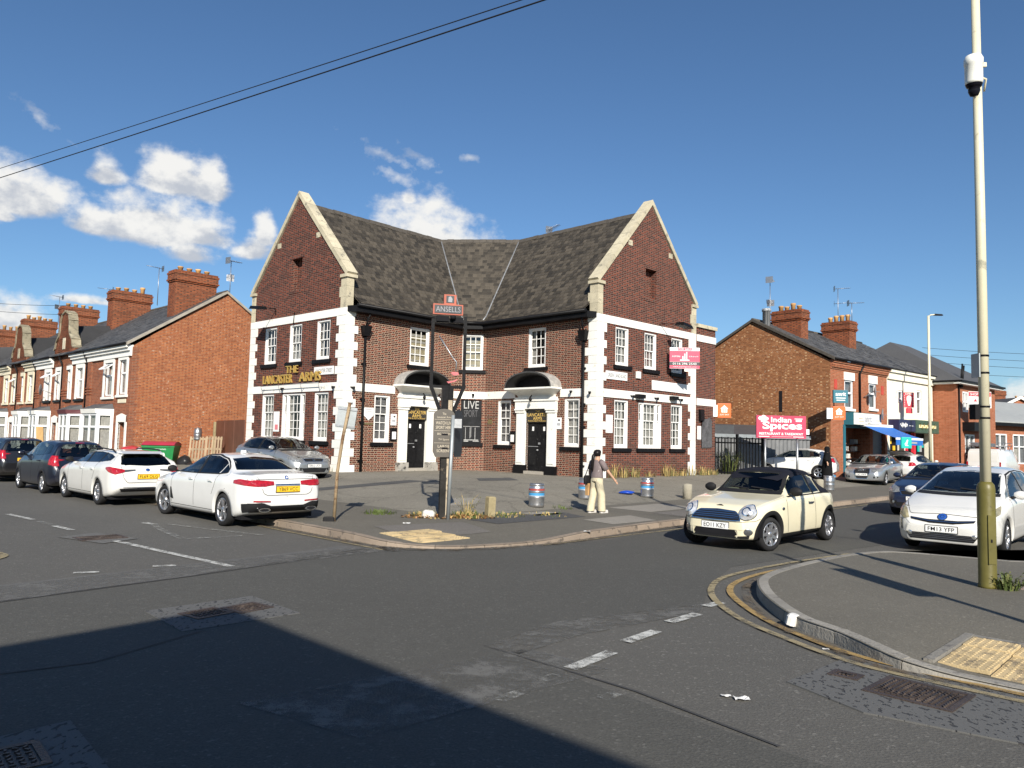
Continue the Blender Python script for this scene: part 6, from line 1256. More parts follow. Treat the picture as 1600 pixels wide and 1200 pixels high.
    def plate(s, v, txt, z, col, w=.52, h=.11, y=0, tilt=0):
        p, n = s.hit(v, y, z); sg = 1 if v == 'F' else -1; x = p[0] + sg * .012
        for yy in (y - w * .4, y + w * .4):
            q, _ = s.hit(v, yy, z); x = max(x, q[0] + .012) if sg > 0 else min(x, q[0] - .012)
        mb = MB(); mb.box(x - .01, x + .01, y - w / 2, y + w / 2, z - h / 2, z + h / 2); pl = s.part('number_plate', mb, MT[col]); t = MB(); put_text(t, txt, (x + sg * .0125, y, z), (0, sg, 0), (0, 0, 1), w * .84, h * .66, 0, .004); t.build('lettering', MT['plate_text'], pl)
        mb = MB(); mb.box(x - .004 - sg * .006, x + .004 - sg * .006, y - w / 2 - .012, y + w / 2 + .012, z - h / 2 - .012, z + h / 2 + .012); s.part('plate_surround', mb, MT['trim_black'])
    def disc(s, v, a, b, ra, rb=None, off=.006, dome=.01, mats=None, name='badge', rings=((1, 0),), parent=None, n=24):
        rb = rb or ra; mb = MB(); mats = mats or [MT['chrome']]; P = []
        for k, (f, mi) in enumerate(rings):
            q = []
            for i in range(n): t = 2 * math.pi * i / n; p, nn = s.hit(v, a + ra * f * math.cos(t), b + rb * f * math.sin(t)); q.append((p + nn * (off + dome * (1 - f * f))) if p is not None else np.zeros(3))
            P.append(q)
        c, nn = s.hit(v, a, b)
        if c is None: return None
        c = c + nn * (off + dome); fl = {'F': True, 'B': False, 'L': False, 'R': True}[v]; fl = not fl
        for k in range(len(P) - 1): mb.grid([P[k] + [P[k][0]], P[k + 1] + [P[k + 1][0]]], rings[k][1], True, flip=not fl)
        o = len(mb.v); mb.v += [tuple(x) for x in P[-1]] + [tuple(c)]; L_ = len(P[-1])
        for i in range(L_):
            f = (o + i, o + (i + 1) % L_, o + L_); mb.f.append(f if fl else f[::-1]); mb.m.append(rings[-1][1]); mb.s.append(True)
        return s.part(name, mb, mats, parent)
    def mirror(s, x, z, mat, big=1):
        for sg in (1, -1):
            p, n = s.hit('L' if sg > 0 else 'R', x, z - .04); y0 = abs(p[1]); mb = MB(); rows = []
            for i in range(7):
                f = i / 6; k = math.sin(math.pi * (.12 + .8 * f)) ** .6; rows.append([(x + .05 * math.cos(t) * k * big + .01, sg * (y0 + .05 + .19 * f * big), z + .02 + .075 * math.sin(t) * k * big) for t in np.linspace(0, 2 * math.pi, 13)])
            mb.grid(rows, 0, True, flip=(sg > 0)); 
            for r_ in (rows[0], rows[-1]): mb.add(r_[:-1], [tuple(range(12))], 0, True)
            m_ = s.part('wing_mirror', mb, mat); st = MB(); st.tube([(x + .04, sg * (y0 - .03), z - .06), (x + .02, sg * (y0 + .10), z - .01)], .025, 6); st.build('mirror_stalk', MT['trim_black'], m_)
    def handles(s, xs, z, mat=None):
        for v in 'LR':
            for x in xs:
                p, n = s.hit(v, x, z); mb = MB(); sg = 1 if v == 'L' else -1; mb.hexa([(x - .10, p[1] + sg * .0, z - .02), (x + .10, p[1], z - .02), (x + .09, p[1] + sg * .035, z - .015), (x - .09, p[1] + sg * .035, z - .015), (x - .10, p[1], z + .02), (x + .10, p[1], z + .02), (x + .09, p[1] + sg * .035, z + .016), (x - .09, p[1] + sg * .035, z + .016)]); s.part('door_handle', mb, mat or s.paint)
    def cabin(s, x0, x1, zf, belt, seats=((.15, .38), (.15, -.38), (-.75, .36), (-.75, -.36)), w=None, mat='cabin', wheel=None):
        mb = MB(); w = w or s.Wh - .16; mb.box(x0, x1, -w, w, zf - .05, zf); mb.box(x1 - .02, x1, -w, w, zf, belt - .1); mb.box(x0, x0 + .02, -w, w, zf, belt - .08)
        for sg in (1, -1): mb.box(x0, x1, sg * w - .02, sg * w + .02, zf, belt - .06)
        mb.hexa([(x1 - .42, -w, belt - .22), (x1, -w, belt - .22), (x1, w, belt - .22), (x1 - .42, w, belt - .22), (x1 - .34, -w, belt - .03), (x1 + .12, -w * .9, belt - .04), (x1 + .12, w * .9, belt - .04), (x1 - .34, w, belt - .03)]); s.part('cabin_tub', mb, MT['cabin'])
        for (x, y) in seats:
            q = MB(); z = zf + .02; q.bbox(x - .02, x + .46, y - .24, y + .24, z, z + .26, .05); q.hexa([(x - .12, y - .24, z + .1), (x + .06, y - .24, z + .1), (x + .06, y + .24, z + .1), (x - .12, y + .24, z + .1), (x - .26, y - .2, z + .72), (x - .15, y - .2, z + .74), (x - .15, y + .2, z + .74), (x - .26, y + .2, z + .72)]); q.bbox(x - .30, x - .19, y - .12, y + .12, z + .76, z + .96, .04); s.part('seat', q, MT[mat])
        if wheel:
            q = MB(); c = np.array(wheel); q.tube([c + .18 * (math.cos(t) * np.array([0, 1, 0]) + math.sin(t) * np.array([-.35, 0, .93])) for t in np.linspace(0, 2 * math.pi, 21)], .016, 6, cap=False); q.tube([c + (0, -.17, 0), c + (0, .17, 0)], .018, 5); q.tube([c, c + (.3, 0, -.12)], .03, 6); s.part('steering_wheel', q, MT['trim_black'])
    def finish(s):
        keep = ~s.cut; mb = MB(); mb.v = [tuple(v) for v in s.V]; mb.f = [tuple(f) for f in s.F[keep]]; mb.m = [0] * len(mb.f); mb.s = [True] * len(mb.f)
        return s.part('body', mb, s.paint)
    def under(s):
        mb = MB(); mb.box(-s.Lh + .35, s.Lh - .35, -s.Wh + .14, s.Wh - .14, .17, .26); s.part('underbody', mb, MT['dark'])
    def door_lines(s, lines, v='LR'):
        mb = MB()
        for q in v:
            for l in lines: s.ribbon(q, l, .011, mb=mb)
        s.part('panel_gaps', mb, MT['seam'])
def mir(p): return [(-a, b) for a, b in p[::-1]]
def hdg(v): return math.atan2(v[1], v[0])

# --- white saloon parked in the side street, seen from behind
c = Car('parked_car', 'white saloon with red tail lights parked nearest on the side street', 'car', (*W(16.78, 8.27), 0), hdg(L), dict(L=4.94, W=1.87, r=.335, rimk=.74, axles=(1.44, -1.50), paint='car_white',
    top=[(2.47, .60), (2.42, .74), (2.2, .83), (1.5, .97), (1.05, 1.03), (.30, 1.385), (-.05, 1.455), (-.45, 1.475), (-.85, 1.44), (-1.2, 1.345), (-1.72, 1.12), (-1.95, 1.10), (-2.36, 1.10), (-2.42, 1.05), (-2.47, .80)],
    belt=[(2.47, .56), (2.2, .76), (1.2, .93), (-1.2, 1.0), (-2.0, 1.02), (-2.40, 1.0), (-2.47, .78)], plan=[(2.47, .60), (2.36, .76), (2.0, .88), (1.4, .93), (-1.5, .935), (-2.05, .90), (-2.36, .82), (-2.47, .70)], roofw=[(1.1, .76), (.3, .62), (-.6, .585), (-1.1, .60), (-1.75, .72), (-2.4, .7)], bot=[(-2.47, .42), (-2.3, .30), (-1.9, .20), (1.9, .18), (2.47, .24)]))
c.both('side_window', [(.98, 1.02), (-.16, 1.035)], [(.60, 1.20), (.28, 1.33), (-.10, 1.395)]); c.both('side_window', [(-.24, 1.035), (-1.12, 1.055)], [(-.20, 1.40), (-.55, 1.405), (-.95, 1.34), (-1.14, 1.26)], tint='car_glass_dark'); c.both('quarter_window', [(-1.17, 1.06), (-1.42, 1.09)], [(-1.16, 1.25), (-1.36, 1.15)], tint='car_glass_dark', cut=False, n=5, m=3)
for v in 'LR':
    mb = MB(); c.patch(v, [(-.155, 1.03), (-.245, 1.03)], [(-.095, 1.40), (-.205, 1.405)], .006, 4, 6, mb); c.ribbon(v, [(1.0, 1.012), (-.2, 1.025), (-1.2, 1.05), (-1.44, 1.08), (-1.36, 1.165), (-1.14, 1.285), (-.95, 1.36), (-.55, 1.425), (-.1, 1.42), (.3, 1.35), (.62, 1.22), (1.0, 1.02)], .022, .006, mb); c.part('window_trim', mb, MT['trim_black'])
c.window('windscreen', 'F', [(-.68, 1.04), (0, 1.03), (.68, 1.04)], [(-.50, 1.37), (0, 1.41), (.50, 1.37)]); c.window('rear_window', 'B', [(-.66, 1.145), (0, 1.145), (.66, 1.145)], [(-.50, 1.36), (0, 1.40), (.50, 1.36)], tint='car_glass_dark')
for s_ in (1, -1):
    q = [(.30 * s_, .87), (.48 * s_, .845), (.66 * s_, .84), (.80 * s_, .86)]; h = [(.30 * s_, .945), (.5 * s_, .965), (.68 * s_, .975), (.80 * s_, .965)]; c.part('tail_light', c.patch('B', q, h, .012, 14, 5, thick=.012), MT['lamp_red'])
    v = 'L' if s_ > 0 else 'R'; c.part('tail_light', c.patch(v, [(-2.36, .86), (-1.93, .90)], [(-2.36, .97), (-2.1, .985), (-1.93, .955)], .011, 10, 5), MT['lamp_red'])
    c.part('reflector', c.patch('B', [(.38 * s_, .535), (.72 * s_, .545)], [(.38 * s_, .56), (.72 * s_, .575)], .014, 8, 3), MT['lamp_red'])
mb = c.patch('B', [(-.76, .34), (-.3, .33), (.3, .33), (.76, .34)], [(-.80, .52), (-.55, .53), (-.36, .46), (.36, .46), (.55, .53), (.80, .52)], .010, 30, 6)
for v in 'LR': c.patch(v, [(-2.40, .36), (-2.2, .33)], [(-2.40, .52), (-2.2, .50)], .01, 6, 4, mb)
c.part('rear_diffuser', mb, MT['trim_black'])
for s_ in (1, -1):
    mb = MB(); x = -2.505; mb.prism([(s_ * .52 + .13 * math.cos(t), .385 + .042 * math.sin(t)) for t in np.linspace(0, 2 * math.pi, 20)[:-1]], 0, .06); mb.v = [(x + (p[2] - .03), p[0], p[1]) for p in mb.v]; e = c.part('exhaust_trim', mb, MT['chrome']); mb = MB(); mb.prism([(s_ * .52 + .10 * math.cos(t), .385 + .028 * math.sin(t)) for t in np.linspace(0, 2 * math.pi, 20)[:-1]], -.003, .03); mb.v = [(x - .031 + p[2], p[0], p[1]) for p in mb.v]; mb.build('exhaust_opening', MT['dark'], e)
mb = MB(); c.ribbon('B', [(-.80, .985), (.80, .985)], .012, .003, mb); c.ribbon('B', [(-.66, 1.09), (-.60, .98), (-.54, .72), (-.45, .67), (.45, .67), (.54, .72), (.60, .98), (.66, 1.09)], .010, .003, mb); c.part('boot_gap', mb, MT['seam']); c.part('chrome_bar', c.patch('B', [(-.28, .865), (.28, .865)], [(-.28, .888), (.28, .888)], .016, 10, 3), MT['chrome'])
c.plate('B', 'YB69 VCC', .79, 'plate_yellow'); c.disc('B', 0, 1.015, .042, off=.004, mats=[MT['chrome'], MT['sign_white'], MT['badge_blue']], rings=((1, 0), (.72, 2), (.4, 1))); t = MB(); p, n_ = c.hit('B', -.52, 1.03); put_text(t, '520d', (p[0] - .006, -.52, 1.03), (0, -1, 0), (0, 0, 1), .16, .035); c.part('model_badge', t, MT['chrome'])
mb = MB(); mb.bbox(-.62, -.42, -.03, .03, 1.47, 1.53, .02); c.part('roof_aerial', mb, c.paint)
c.wheels(5, 'twin', steer=.10); c.mirror(.92, 1.06, MT['trim_black']); c.handles((.0, -.95), .90); c.door_lines([[(1.0, 1.0), (1.02, .75), (.98, .34)], [(-.17, 1.02), (-.16, .34)], [(-1.2, 1.04), (-1.12, .8), (-1.02, .62)], [(1.0, .30), (-1.05, .30)]])
mb = MB(); [c.patch(v, [(1.02, .42), (.86, .40)], [(1.04, .66), (.98, .66)], .008, 4, 5, mb) for v in 'LR']; c.part('side_vent', mb, MT['trim_black'])
c.cabin(-1.5, .95, .34, 1.02, wheel=(.45, -.38, .98)); c.under(); c.finish()

# --- white estate behind it
c = Car('parked_car', 'white estate car with black roof rails parked behind the white saloon', 'car', (*W(22.65, 7.80), 0), hdg(L), dict(L=4.65, W=1.79, r=.325, rimk=.70, axles=(1.36, -1.34), paint='car_pearl',
    top=[(2.32, .62), (2.26, .78), (2.0, .88), (1.35, .98), (1.0, 1.03), (.25, 1.335), (-.1, 1.385), (-.8, 1.40), (-1.5, 1.37), (-1.85, 1.32), (-2.15, 1.08), (-2.24, .98), (-2.32, .75)],
    belt=[(2.32, .58), (2.0, .8), (1.1, .94), (-1.3, 1.02), (-2.1, 1.04), (-2.26, .9), (-2.32, .7)], plan=[(2.32, .56), (2.22, .74), (1.9, .84), (1.3, .89), (-1.5, .895), (-2.0, .86), (-2.24, .80), (-2.32, .70)], roofw=[(1.1, .74), (.3, .62), (-.6, .60), (-1.8, .58), (-2.2, .70)], bot=[(-2.32, .42), (-2.1, .27), (-1.7, .2), (1.8, .18), (2.32, .24)]))
c.both('side_window', [(.92, 1.02), (-.2, 1.05)], [(.5, 1.18), (.2, 1.28), (-.15, 1.32)]); c.both('side_window', [(-.28, 1.05), (-1.12, 1.075)], [(-.24, 1.325), (-.7, 1.335), (-1.08, 1.315)], tint='car_glass_dark'); c.both('quarter_window', [(-1.17, 1.08), (-1.72, 1.13)], [(-1.14, 1.31), (-1.5, 1.28), (-1.74, 1.22)], tint='car_glass_dark', n=8, m=4)
for v in 'LR':
    mb = MB(); c.patch(v, [(-.19, 1.05), (-.285, 1.05)], [(-.145, 1.325), (-.245, 1.33)], .006, 4, 6, mb); c.patch(v, [(-1.115, 1.07), (-1.175, 1.07)], [(-1.075, 1.32), (-1.145, 1.315)], .006, 4, 6, mb); c.part('window_trim', mb, MT['trim_black']); sg = 1 if v == 'L' else -1
    mb = MB(); mb.tube([(.35, sg * .60, 1.32), (.15, sg * .60, 1.40), (-.6, sg * .585, 1.425), (-1.4, sg * .575, 1.405), (-1.6, sg * .57, 1.345)], .02, 6); c.part('roof_rail', mb, MT['trim_black'])
c.window('windscreen', 'F', [(-.66, 1.05), (0, 1.04), (.66, 1.05)], [(-.5, 1.31), (0, 1.335), (.5, 1.31)]); c.window('rear_window', 'B', [(-.62, 1.04), (0, 1.01), (.62, 1.04)], [(-.52, 1.285), (0, 1.305), (.52, 1.285)], tint='car_glass_dark')
for s_ in (1, -1):
    c.part('tail_light', c.patch('B', [(.56 * s_, .86), (.78 * s_, .80)], [(.56 * s_, .92), (.78 * s_, .97)], .012, 10, 5, thick=.01), MT['lamp_red']); v = 'L' if s_ > 0 else 'R'; c.part('tail_light', c.patch(v, [(-2.24, .81), (-2.02, .86), (-1.84, .93)], [(-2.24, .96), (-2.05, .99), (-1.84, .97)], .011, 10, 5), MT['lamp_red'])
    c.part('tail_light', c.patch('B', [(.30 * s_, .895), (.56 * s_, .86)], [(.30 * s_, .925), (.56 * s_, .92)], .012, 8, 4), MT['lamp_smoke'])
mb = c.patch('B', [(-.62, .38), (.62, .38)], [(-.68, .46), (0, .47), (.68, .46)], .01, 20, 4); c.part('bumper_insert', mb, MT['trim_black']); c.part('chrome_bar', c.patch('B', [(-.6, .475), (.6, .475)], [(-.6, .49), (.6, .49)], .012, 14, 3), MT['alloy'])
mb = MB(); c.ribbon('B', [(-.62, 1.0), (-.60, .72), (-.5, .60), (.5, .60), (.60, .72), (.62, 1.0)], .011, .003, mb); c.part('tailgate_gap', mb, MT['seam']); c.plate('B', 'FL69 OLG', .75, 'plate_yellow'); c.disc('B', 0, .91, .055, .038, mats=[MT['chrome'], MT['badge_blue']], rings=((1, 0), (.7, 1), (.4, 0)))
mb = MB(); mb.hexa([(-1.74, -.55, 1.325), (-1.6, -.55, 1.37), (-1.6, .55, 1.37), (-1.74, .55, 1.325), (-1.96, -.5, 1.315), (-1.7, -.52, 1.37), (-1.7, .52, 1.37), (-1.96, .5, 1.315)]); c.part('roof_spoiler', mb, c.paint)
c.wheels(5, 'twin', steer=.0, rim='alloy'); c.mirror(.86, 1.07, MT['trim_black']); c.handles((-.05, -.92), .90); c.door_lines([[(.98, 1.02), (1.0, .75), (.96, .34)], [(-.2, 1.05), (-.19, .34)], [(-1.14, 1.08), (-1.05, .8), (-.95, .64)], [(.96, .30), (-.95, .30)]]); c.cabin(-1.9, .9, .34, 1.04, wheel=(.4, -.37, .99)); c.under(); c.finish()

# --- dark compact people carrier, then a black car cut by the frame
def mpv(label, loc, h, paint, plate, roofred=True):
    c = Car('parked_car', label, 'car', loc, h, dict(L=4.10, W=1.70, r=.31, axles=(1.30, -1.28), paint=paint,
        top=[(2.05, .62), (1.98, .80), (1.7, .93), (1.2, 1.05), (.95, 1.12), (.1, 1.50), (-.3, 1.56), (-1.0, 1.57), (-1.6, 1.53), (-1.82, 1.46), (-1.95, 1.10), (-2.0, .9), (-2.05, .7)], belt=[(2.05, .58), (1.7, .84), (.9, .98), (-1.3, 1.06), (-1.9, 1.06), (-2.05, .66)], plan=[(2.05, .52), (1.95, .7), (1.6, .80), (1.1, .845), (-1.4, .85), (-1.8, .82), (-2.0, .76), (-2.05, .68)], roofw=[(1.0, .72), (.2, .62), (-.8, .61), (-1.75, .58), (-1.95, .68)], bot=[(-2.05, .36), (-1.8, .24), (1.6, .19), (2.05, .24)]))
    c.both('side_window', [(.85, 1.08), (-.15, 1.10)], [(.5, 1.29), (.15, 1.43), (-.1, 1.475)]); c.both('side_window', [(-.24, 1.10), (-1.05, 1.12)], [(-.18, 1.48), (-.6, 1.49), (-1.1, 1.46)]); c.both('quarter_window', [(-1.15, 1.13), (-1.55, 1.18)], [(-1.18, 1.45), (-1.5, 1.40)], tint='car_glass_dark', n=6, m=4)
    c.window('windscreen', 'F', [(-.64, 1.13), (.64, 1.13)], [(-.5, 1.46), (0, 1.5), (.5, 1.46)]); c.window('rear_window', 'B', [(-.6, 1.10), (.6, 1.10)], [(-.5, 1.44), (0, 1.46), (.5, 1.44)])
    for s_ in (1, -1): c.part('tail_light', c.patch('B', [(.60 * s_, .82), (.76 * s_, .82)], [(.62 * s_, 1.12), (.74 * s_, 1.12)], .012, 6, 8, thick=.012), MT['lamp_red']); v = 'L' if s_ > 0 else 'R'; c.part('tail_light', c.patch(v, [(-1.98, .84), (-1.78, .86)], [(-1.96, 1.12), (-1.8, 1.10)], .012, 6, 8), MT['lamp_red'])
    c.part('brake_light', c.patch('B', [(-.12, 1.478), (.12, 1.478)], [(-.12, 1.50), (.12, 1.50)], .01, 6, 3), MT['lamp_red']); mb = MB(); c.ribbon('B', [(-.56, 1.08), (-.55, .66), (.55, .66), (.56, 1.08)], .011, .003, mb); c.part('tailgate_gap', mb, MT['seam'])
    if plate: c.plate('B', plate, .80, 'plate_yellow')
    c.wheels(5, 'twin'); c.mirror(.78, 1.12, c.paint); c.handles((-.02, -.9), .95); c.door_lines([[(.9, 1.06), (.95, .7), (.9, .34)], [(-.19, 1.09), (-.17, .34)], [(-1.1, 1.12), (-1.0, .8), (-.9, .64)]]); c.cabin(-1.6, .85, .36, 1.1, wheel=(.4, -.36, 1.05)); c.under(); c.finish(); return c
mpv('dark navy compact people carrier parked behind the white estate', (*W(27.0, 7.66), 0), hdg(L), 'car_blueblack', None)
mpv('black car cut off by the frame edge, its yellow rear plate showing', (*W(33.2, 7.75), 0), hdg(L), 'car_black', 'J05 AWR')

# --- hatchback family car used with different fronts
def hatch(label, loc, h, paint, plate=None, front='kia', L_=4.25, W_=1.79, H_=1.48, rear_plate=None, name='parked_car', tint='car_glass', open_gate=False, spokes=5, style='twin', steer=0):
    k = L_ / 4.25; z = H_ / 1.48; X = lambda p: [(a * k, b * z) for a, b in p]; wf = W_ / 1.79
    c = Car(name, label, 'car', loc, h, dict(L=L_, W=W_, r=.32, axles=(1.33 * k, -1.30 * k), paint=paint,
        top=X([(2.125, .58), (2.06, .74), (1.8, .85), (1.3, .97), (.95, 1.05), (.15, 1.41), (-.2, 1.465), (-.7, 1.48), (-1.35, 1.43), (-1.6, 1.36), (-1.92, 1.08), (-2.04, .98), (-2.125, .72)]), belt=X([(2.125, .54), (1.8, .77), (1.0, .93), (-1.2, 1.0), (-1.9, 1.02), (-2.125, .68)]), plan=[(a * k, b * wf) for a, b in [(2.125, .58), (2.06, .70), (1.85, .81), (1.3, .875), (.9, .89), (-1.3, .895), (-1.8, .85), (-2.05, .76), (-2.125, .66)]], roofw=[(a * k, b * wf) for a, b in [(1.0, .74), (.2, .62), (-.7, .60), (-1.6, .57), (-2.0, .68)]], bot=X([(-2.125, .38), (-1.9, .24), (1.6, .18), (2.125, .23)])))
    c.both('side_window', X([(.88, 1.02), (-.18, 1.04)]), X([(.5, 1.22), (.15, 1.345), (-.12, 1.385)])); c.both('side_window', X([(-.27, 1.04), (-1.05, 1.06), (-1.35, 1.10)]), X([(-.21, 1.39), (-.7, 1.395), (-1.1, 1.33), (-1.38, 1.20)]))
    for v in 'LR': mb = MB(); c.patch(v, X([(-.175, 1.03), (-.275, 1.03)]), X([(-.115, 1.39), (-.215, 1.395)]), .006, 4, 6, mb); c.ribbon(v, X([(.92, 1.005), (-.2, 1.025), (-1.05, 1.045), (-1.4, 1.09), (-1.4, 1.21), (-1.1, 1.35), (-.7, 1.415), (-.1, 1.405), (.15, 1.365), (.52, 1.235), (.92, 1.01)]), .018, .005, mb); c.part('window_trim', mb, MT['trim_black'])
    ws = [(-.66 * wf, 1.06 * z), (0, 1.045 * z), (.66 * wf, 1.06 * z)], [(-.50 * wf, 1.38 * z), (0, 1.42 * z), (.50 * wf, 1.38 * z)]; c.window('windscreen', 'F', *ws, tint=tint); rw = [(-.58 * wf, 1.08 * z), (.58 * wf, 1.08 * z)], [(-.48 * wf, 1.34 * z), (0, 1.37 * z), (.48 * wf, 1.34 * z)]; c.window('rear_window', 'B', *rw, tint='car_glass_dark')
    mb = MB(); [c.ribbon('F', [(y0 * wf, 1.075 * z), (y1 * wf, 1.115 * z)], .022, .012, mb) for y0, y1 in ((.5, .02), (.02, -.42))]; c.part('wipers', mb, MT['trim_black']); mb = MB(); c.ribbon('F', [(-.70 * wf, 1.0 * z), (-.3, 1.015 * z), (.3, 1.015 * z), (.70 * wf, 1.0 * z)], .05, .004, mb); c.part('scuttle', mb, MT['trim_black'])
    for s_ in (1, -1):
        v = 'L' if s_ > 0 else 'R'
        if front == 'audi': lo, hi = [(.40 * s_, .66), (.56 * s_, .63), (.74 * s_, .66)], [(.42 * s_, .765), (.6 * s_, .79), (.75 * s_, .80)]
        elif front == 'ford': lo, hi = [(.44 * s_, .66), (.6 * s_, .64), (.72 * s_, .68)], [(.48 * s_, .76), (.62 * s_, .82), (.73 * s_, .86)]
        else: lo, hi = [(.42 * s_, .64), (.6 * s_, .61), (.74 * s_, .65)], [(.45 * s_, .745), (.62 * s_, .79), (.75 * s_, .81)]
        lo, hi = [(a * wf, b * z) for a, b in lo], [(a * wf, b * z) for a, b in hi]; hl = c.part('headlight', c.patch('F', lo, hi, .012, 14, 6, thick=.008), MT['lamp_clear'])
        c.part('headlight', c.patch(v, X([(1.98, .66), (1.74, .72)]), X([(1.96, .79), (1.62, .80)]), .010, 8, 5), MT['lamp_clear'])
        c.part('fog_light', c.patch('F', [(.50 * s_ * wf, .34 * z), (.68 * s_ * wf, .36 * z)], [(.5 * s_ * wf, .43 * z), (.68 * s_ * wf, .44 * z)], .010, 6, 4), MT['trim_black']); c.disc('F', .6 * s_ * wf, .39 * z, .042, mats=[MT['lamp_clear']], off=.014, name='fog_lamp')
        c.part('tail_light', c.patch('B', [(.55 * s_ * wf, .84 * z), (.75 * s_ * wf, .80 * z)], [(.58 * s_ * wf, 1.02 * z), (.73 * s_ * wf, 1.04 * z)], .012, 8, 6, thick=.01), MT['lamp_red']); c.part('tail_light', c.patch(v, X([(-2.05, .82), (-1.80, .88)]), X([(-2.03, 1.04), (-1.86, 1.02)]), .011, 6, 6), MT['lamp_red'])
    if front == 'audi':
        c.part('grille_surround', c.patch('F', [(-.25, .29), (.25, .29)], [(-.36, .60), (-.33, .79), (.33, .79), (.36, .60)], .012, 20, 10), MT['chrome']); g = c.part('grille', c.patch('F', [(-.225, .31), (.225, .31)], [(-.335, .6), (-.31, .765), (.31, .765), (.335, .6)], .018, 20, 10), MT['trim_black']); mb = MB()
        for y in (-.105, -.035, .035, .105): p, n_ = c.hit('F', y, .70); mb.tube([(p[0] + .034, y + .048 * math.cos(t), .70 + .048 * math.sin(t)) for t in np.linspace(0, 6.283, 17)], .008, 5, cap=False)
        c.part('ring_badge', mb, MT['chrome']); mb = MB(); [c.ribbon('F', [(-.3, q), (.3, q)], .008, .022, mb) for q in (.35, .40, .45, .58, .62)]; c.part('grille_bars', mb, MT['alloy_dark']); zp = .505
    elif front == 'ford':
        c.part('grille_surround', c.patch('F', [(-.40, .60), (.40, .60)], [(-.46, .72), (0, .745), (.46, .72)], .010, 20, 5), MT['chrome']); c.part('grille', c.patch('F', [(-.375, .615), (.375, .615)], [(-.43, .705), (0, .73), (.43, .705)], .016, 20, 5), MT['trim_black']); c.disc('F', 0, .675, .07, .035, off=.02, mats=[MT['chrome'], MT['badge_blue']], rings=((1, 0), (.8, 1))); c.part('lower_grille', c.patch('F', [(-.5, .28), (.5, .28)], [(-.56, .40), (.56, .40)], .010, 16, 4), MT['trim_black']); zp = .50
    else:
        c.part('grille_surround', c.patch('F', [(-.34, .64), (.34, .64)], [(-.40, .735), (0, .75), (.40, .735)], .010, 20, 5), MT['chrome']); c.part('grille', c.patch('F', [(-.32, .652), (.32, .652)], [(-.375, .722), (0, .738), (.375, .722)], .015, 20, 5), MT['trim_black']); c.disc('F', 0, .695, .055, .03, off=.02, mats=[MT['chrome'], MT['trim_black']], rings=((1, 0), (.8, 1))); c.part('lower_grille', c.patch('F', [(-.40, .28), (.40, .28)], [(-.50, .42), (.50, .42)], .010, 16, 4), MT['trim_black']); zp = .50
    if plate: c.plate('F', plate, zp * z, 'plate_white')
    if rear_plate: c.plate('B', rear_plate, .72 * z, 'plate_yellow')
    mb = MB(); c.ribbon('F', [(-.72 * wf, .80 * z), (-.45 * wf, .79 * z), (0, .785 * z), (.45 * wf, .79 * z), (.72 * wf, .80 * z)], .010, .003, mb); c.part('bonnet_gap', mb, MT['seam'])
    c.wheels(spokes, style, steer=steer); c.mirror(.82 * k, 1.07 * z, c.paint); c.handles((-.02 * k, -.85 * k), .90 * z); c.door_lines([X([(.95, 1.0), (.98, .7), (.93, .34)]), X([(-.2, 1.02), (-.18, .34)]), X([(-1.15, 1.04), (-1.05, .8), (-.95, .66)]), X([(.93, .30), (-.93, .30)])]); c.cabin(-1.5 * k, .85 * k, .34, 1.03 * z, wheel=(.4, -.37, .98 * z)); c.under(); c.finish()
    if open_gate:
        g = MB(); rows = [[(-1.45 * k - .95 * f, y * (1 - .12 * f), 1.44 + .42 * f - .25 * f * f + .04) for y in np.linspace(-.62, .62, 7)] for f in np.linspace(0, 1, 8)]; g.grid(rows, 0, True); g.grid([[(p[0], p[1], p[2] - .04) for p in r_] for r_ in rows], 0, True, flip=True); tg = c.part('open_tailgate', g, c.paint); q = MB(); q.grid([[(p[0], p[1] * .85, p[2] + .012) for p in r_] for r_ in rows[1:6]], 0, True); q.build('tailgate_glass', MT['car_glass_dark'], tg)
    return c
hatch('silver hatchback parked on the forecourt against the pub gable', (*W(25.5, 14.45), .34), hdg(-L) + .02, 'car_greysilver', 'SW13 UCY', 'kia')
hatch('silver executive car with ring badge parked outside the awning shop', (18.25, 38.7, .13), hdg((-.62, -.78)), 'car_silver', 'LS62 HWX', 'audi', L_=4.9, W_=1.87, H_=1.46)
hatch('dark navy car half hidden behind the white people carrier', (*W(6.85, 25.6), 0), hdg(-G), 'car_navy', 'VE61 HKP', 'ford', L_=4.33, W_=1.81, H_=1.52)
hatch('white hatchback parked side-on under the red restaurant sign', (14.35, 38.9, .32), math.radians(151), 'car_white', None, 'kia', L_=3.95, W_=1.72, H_=1.48)
hatch('white hatchback with its tailgate raised behind the silver executive car', (22.7, 43.5, .13), hdg(RDv), 'car_white', None, 'kia', L_=4.2, open_gate=True)
hatch('black car at the picture edge beyond the white van', (37.3, 50.5, 0), hdg(RDv), 'car_black', None, 'kia')

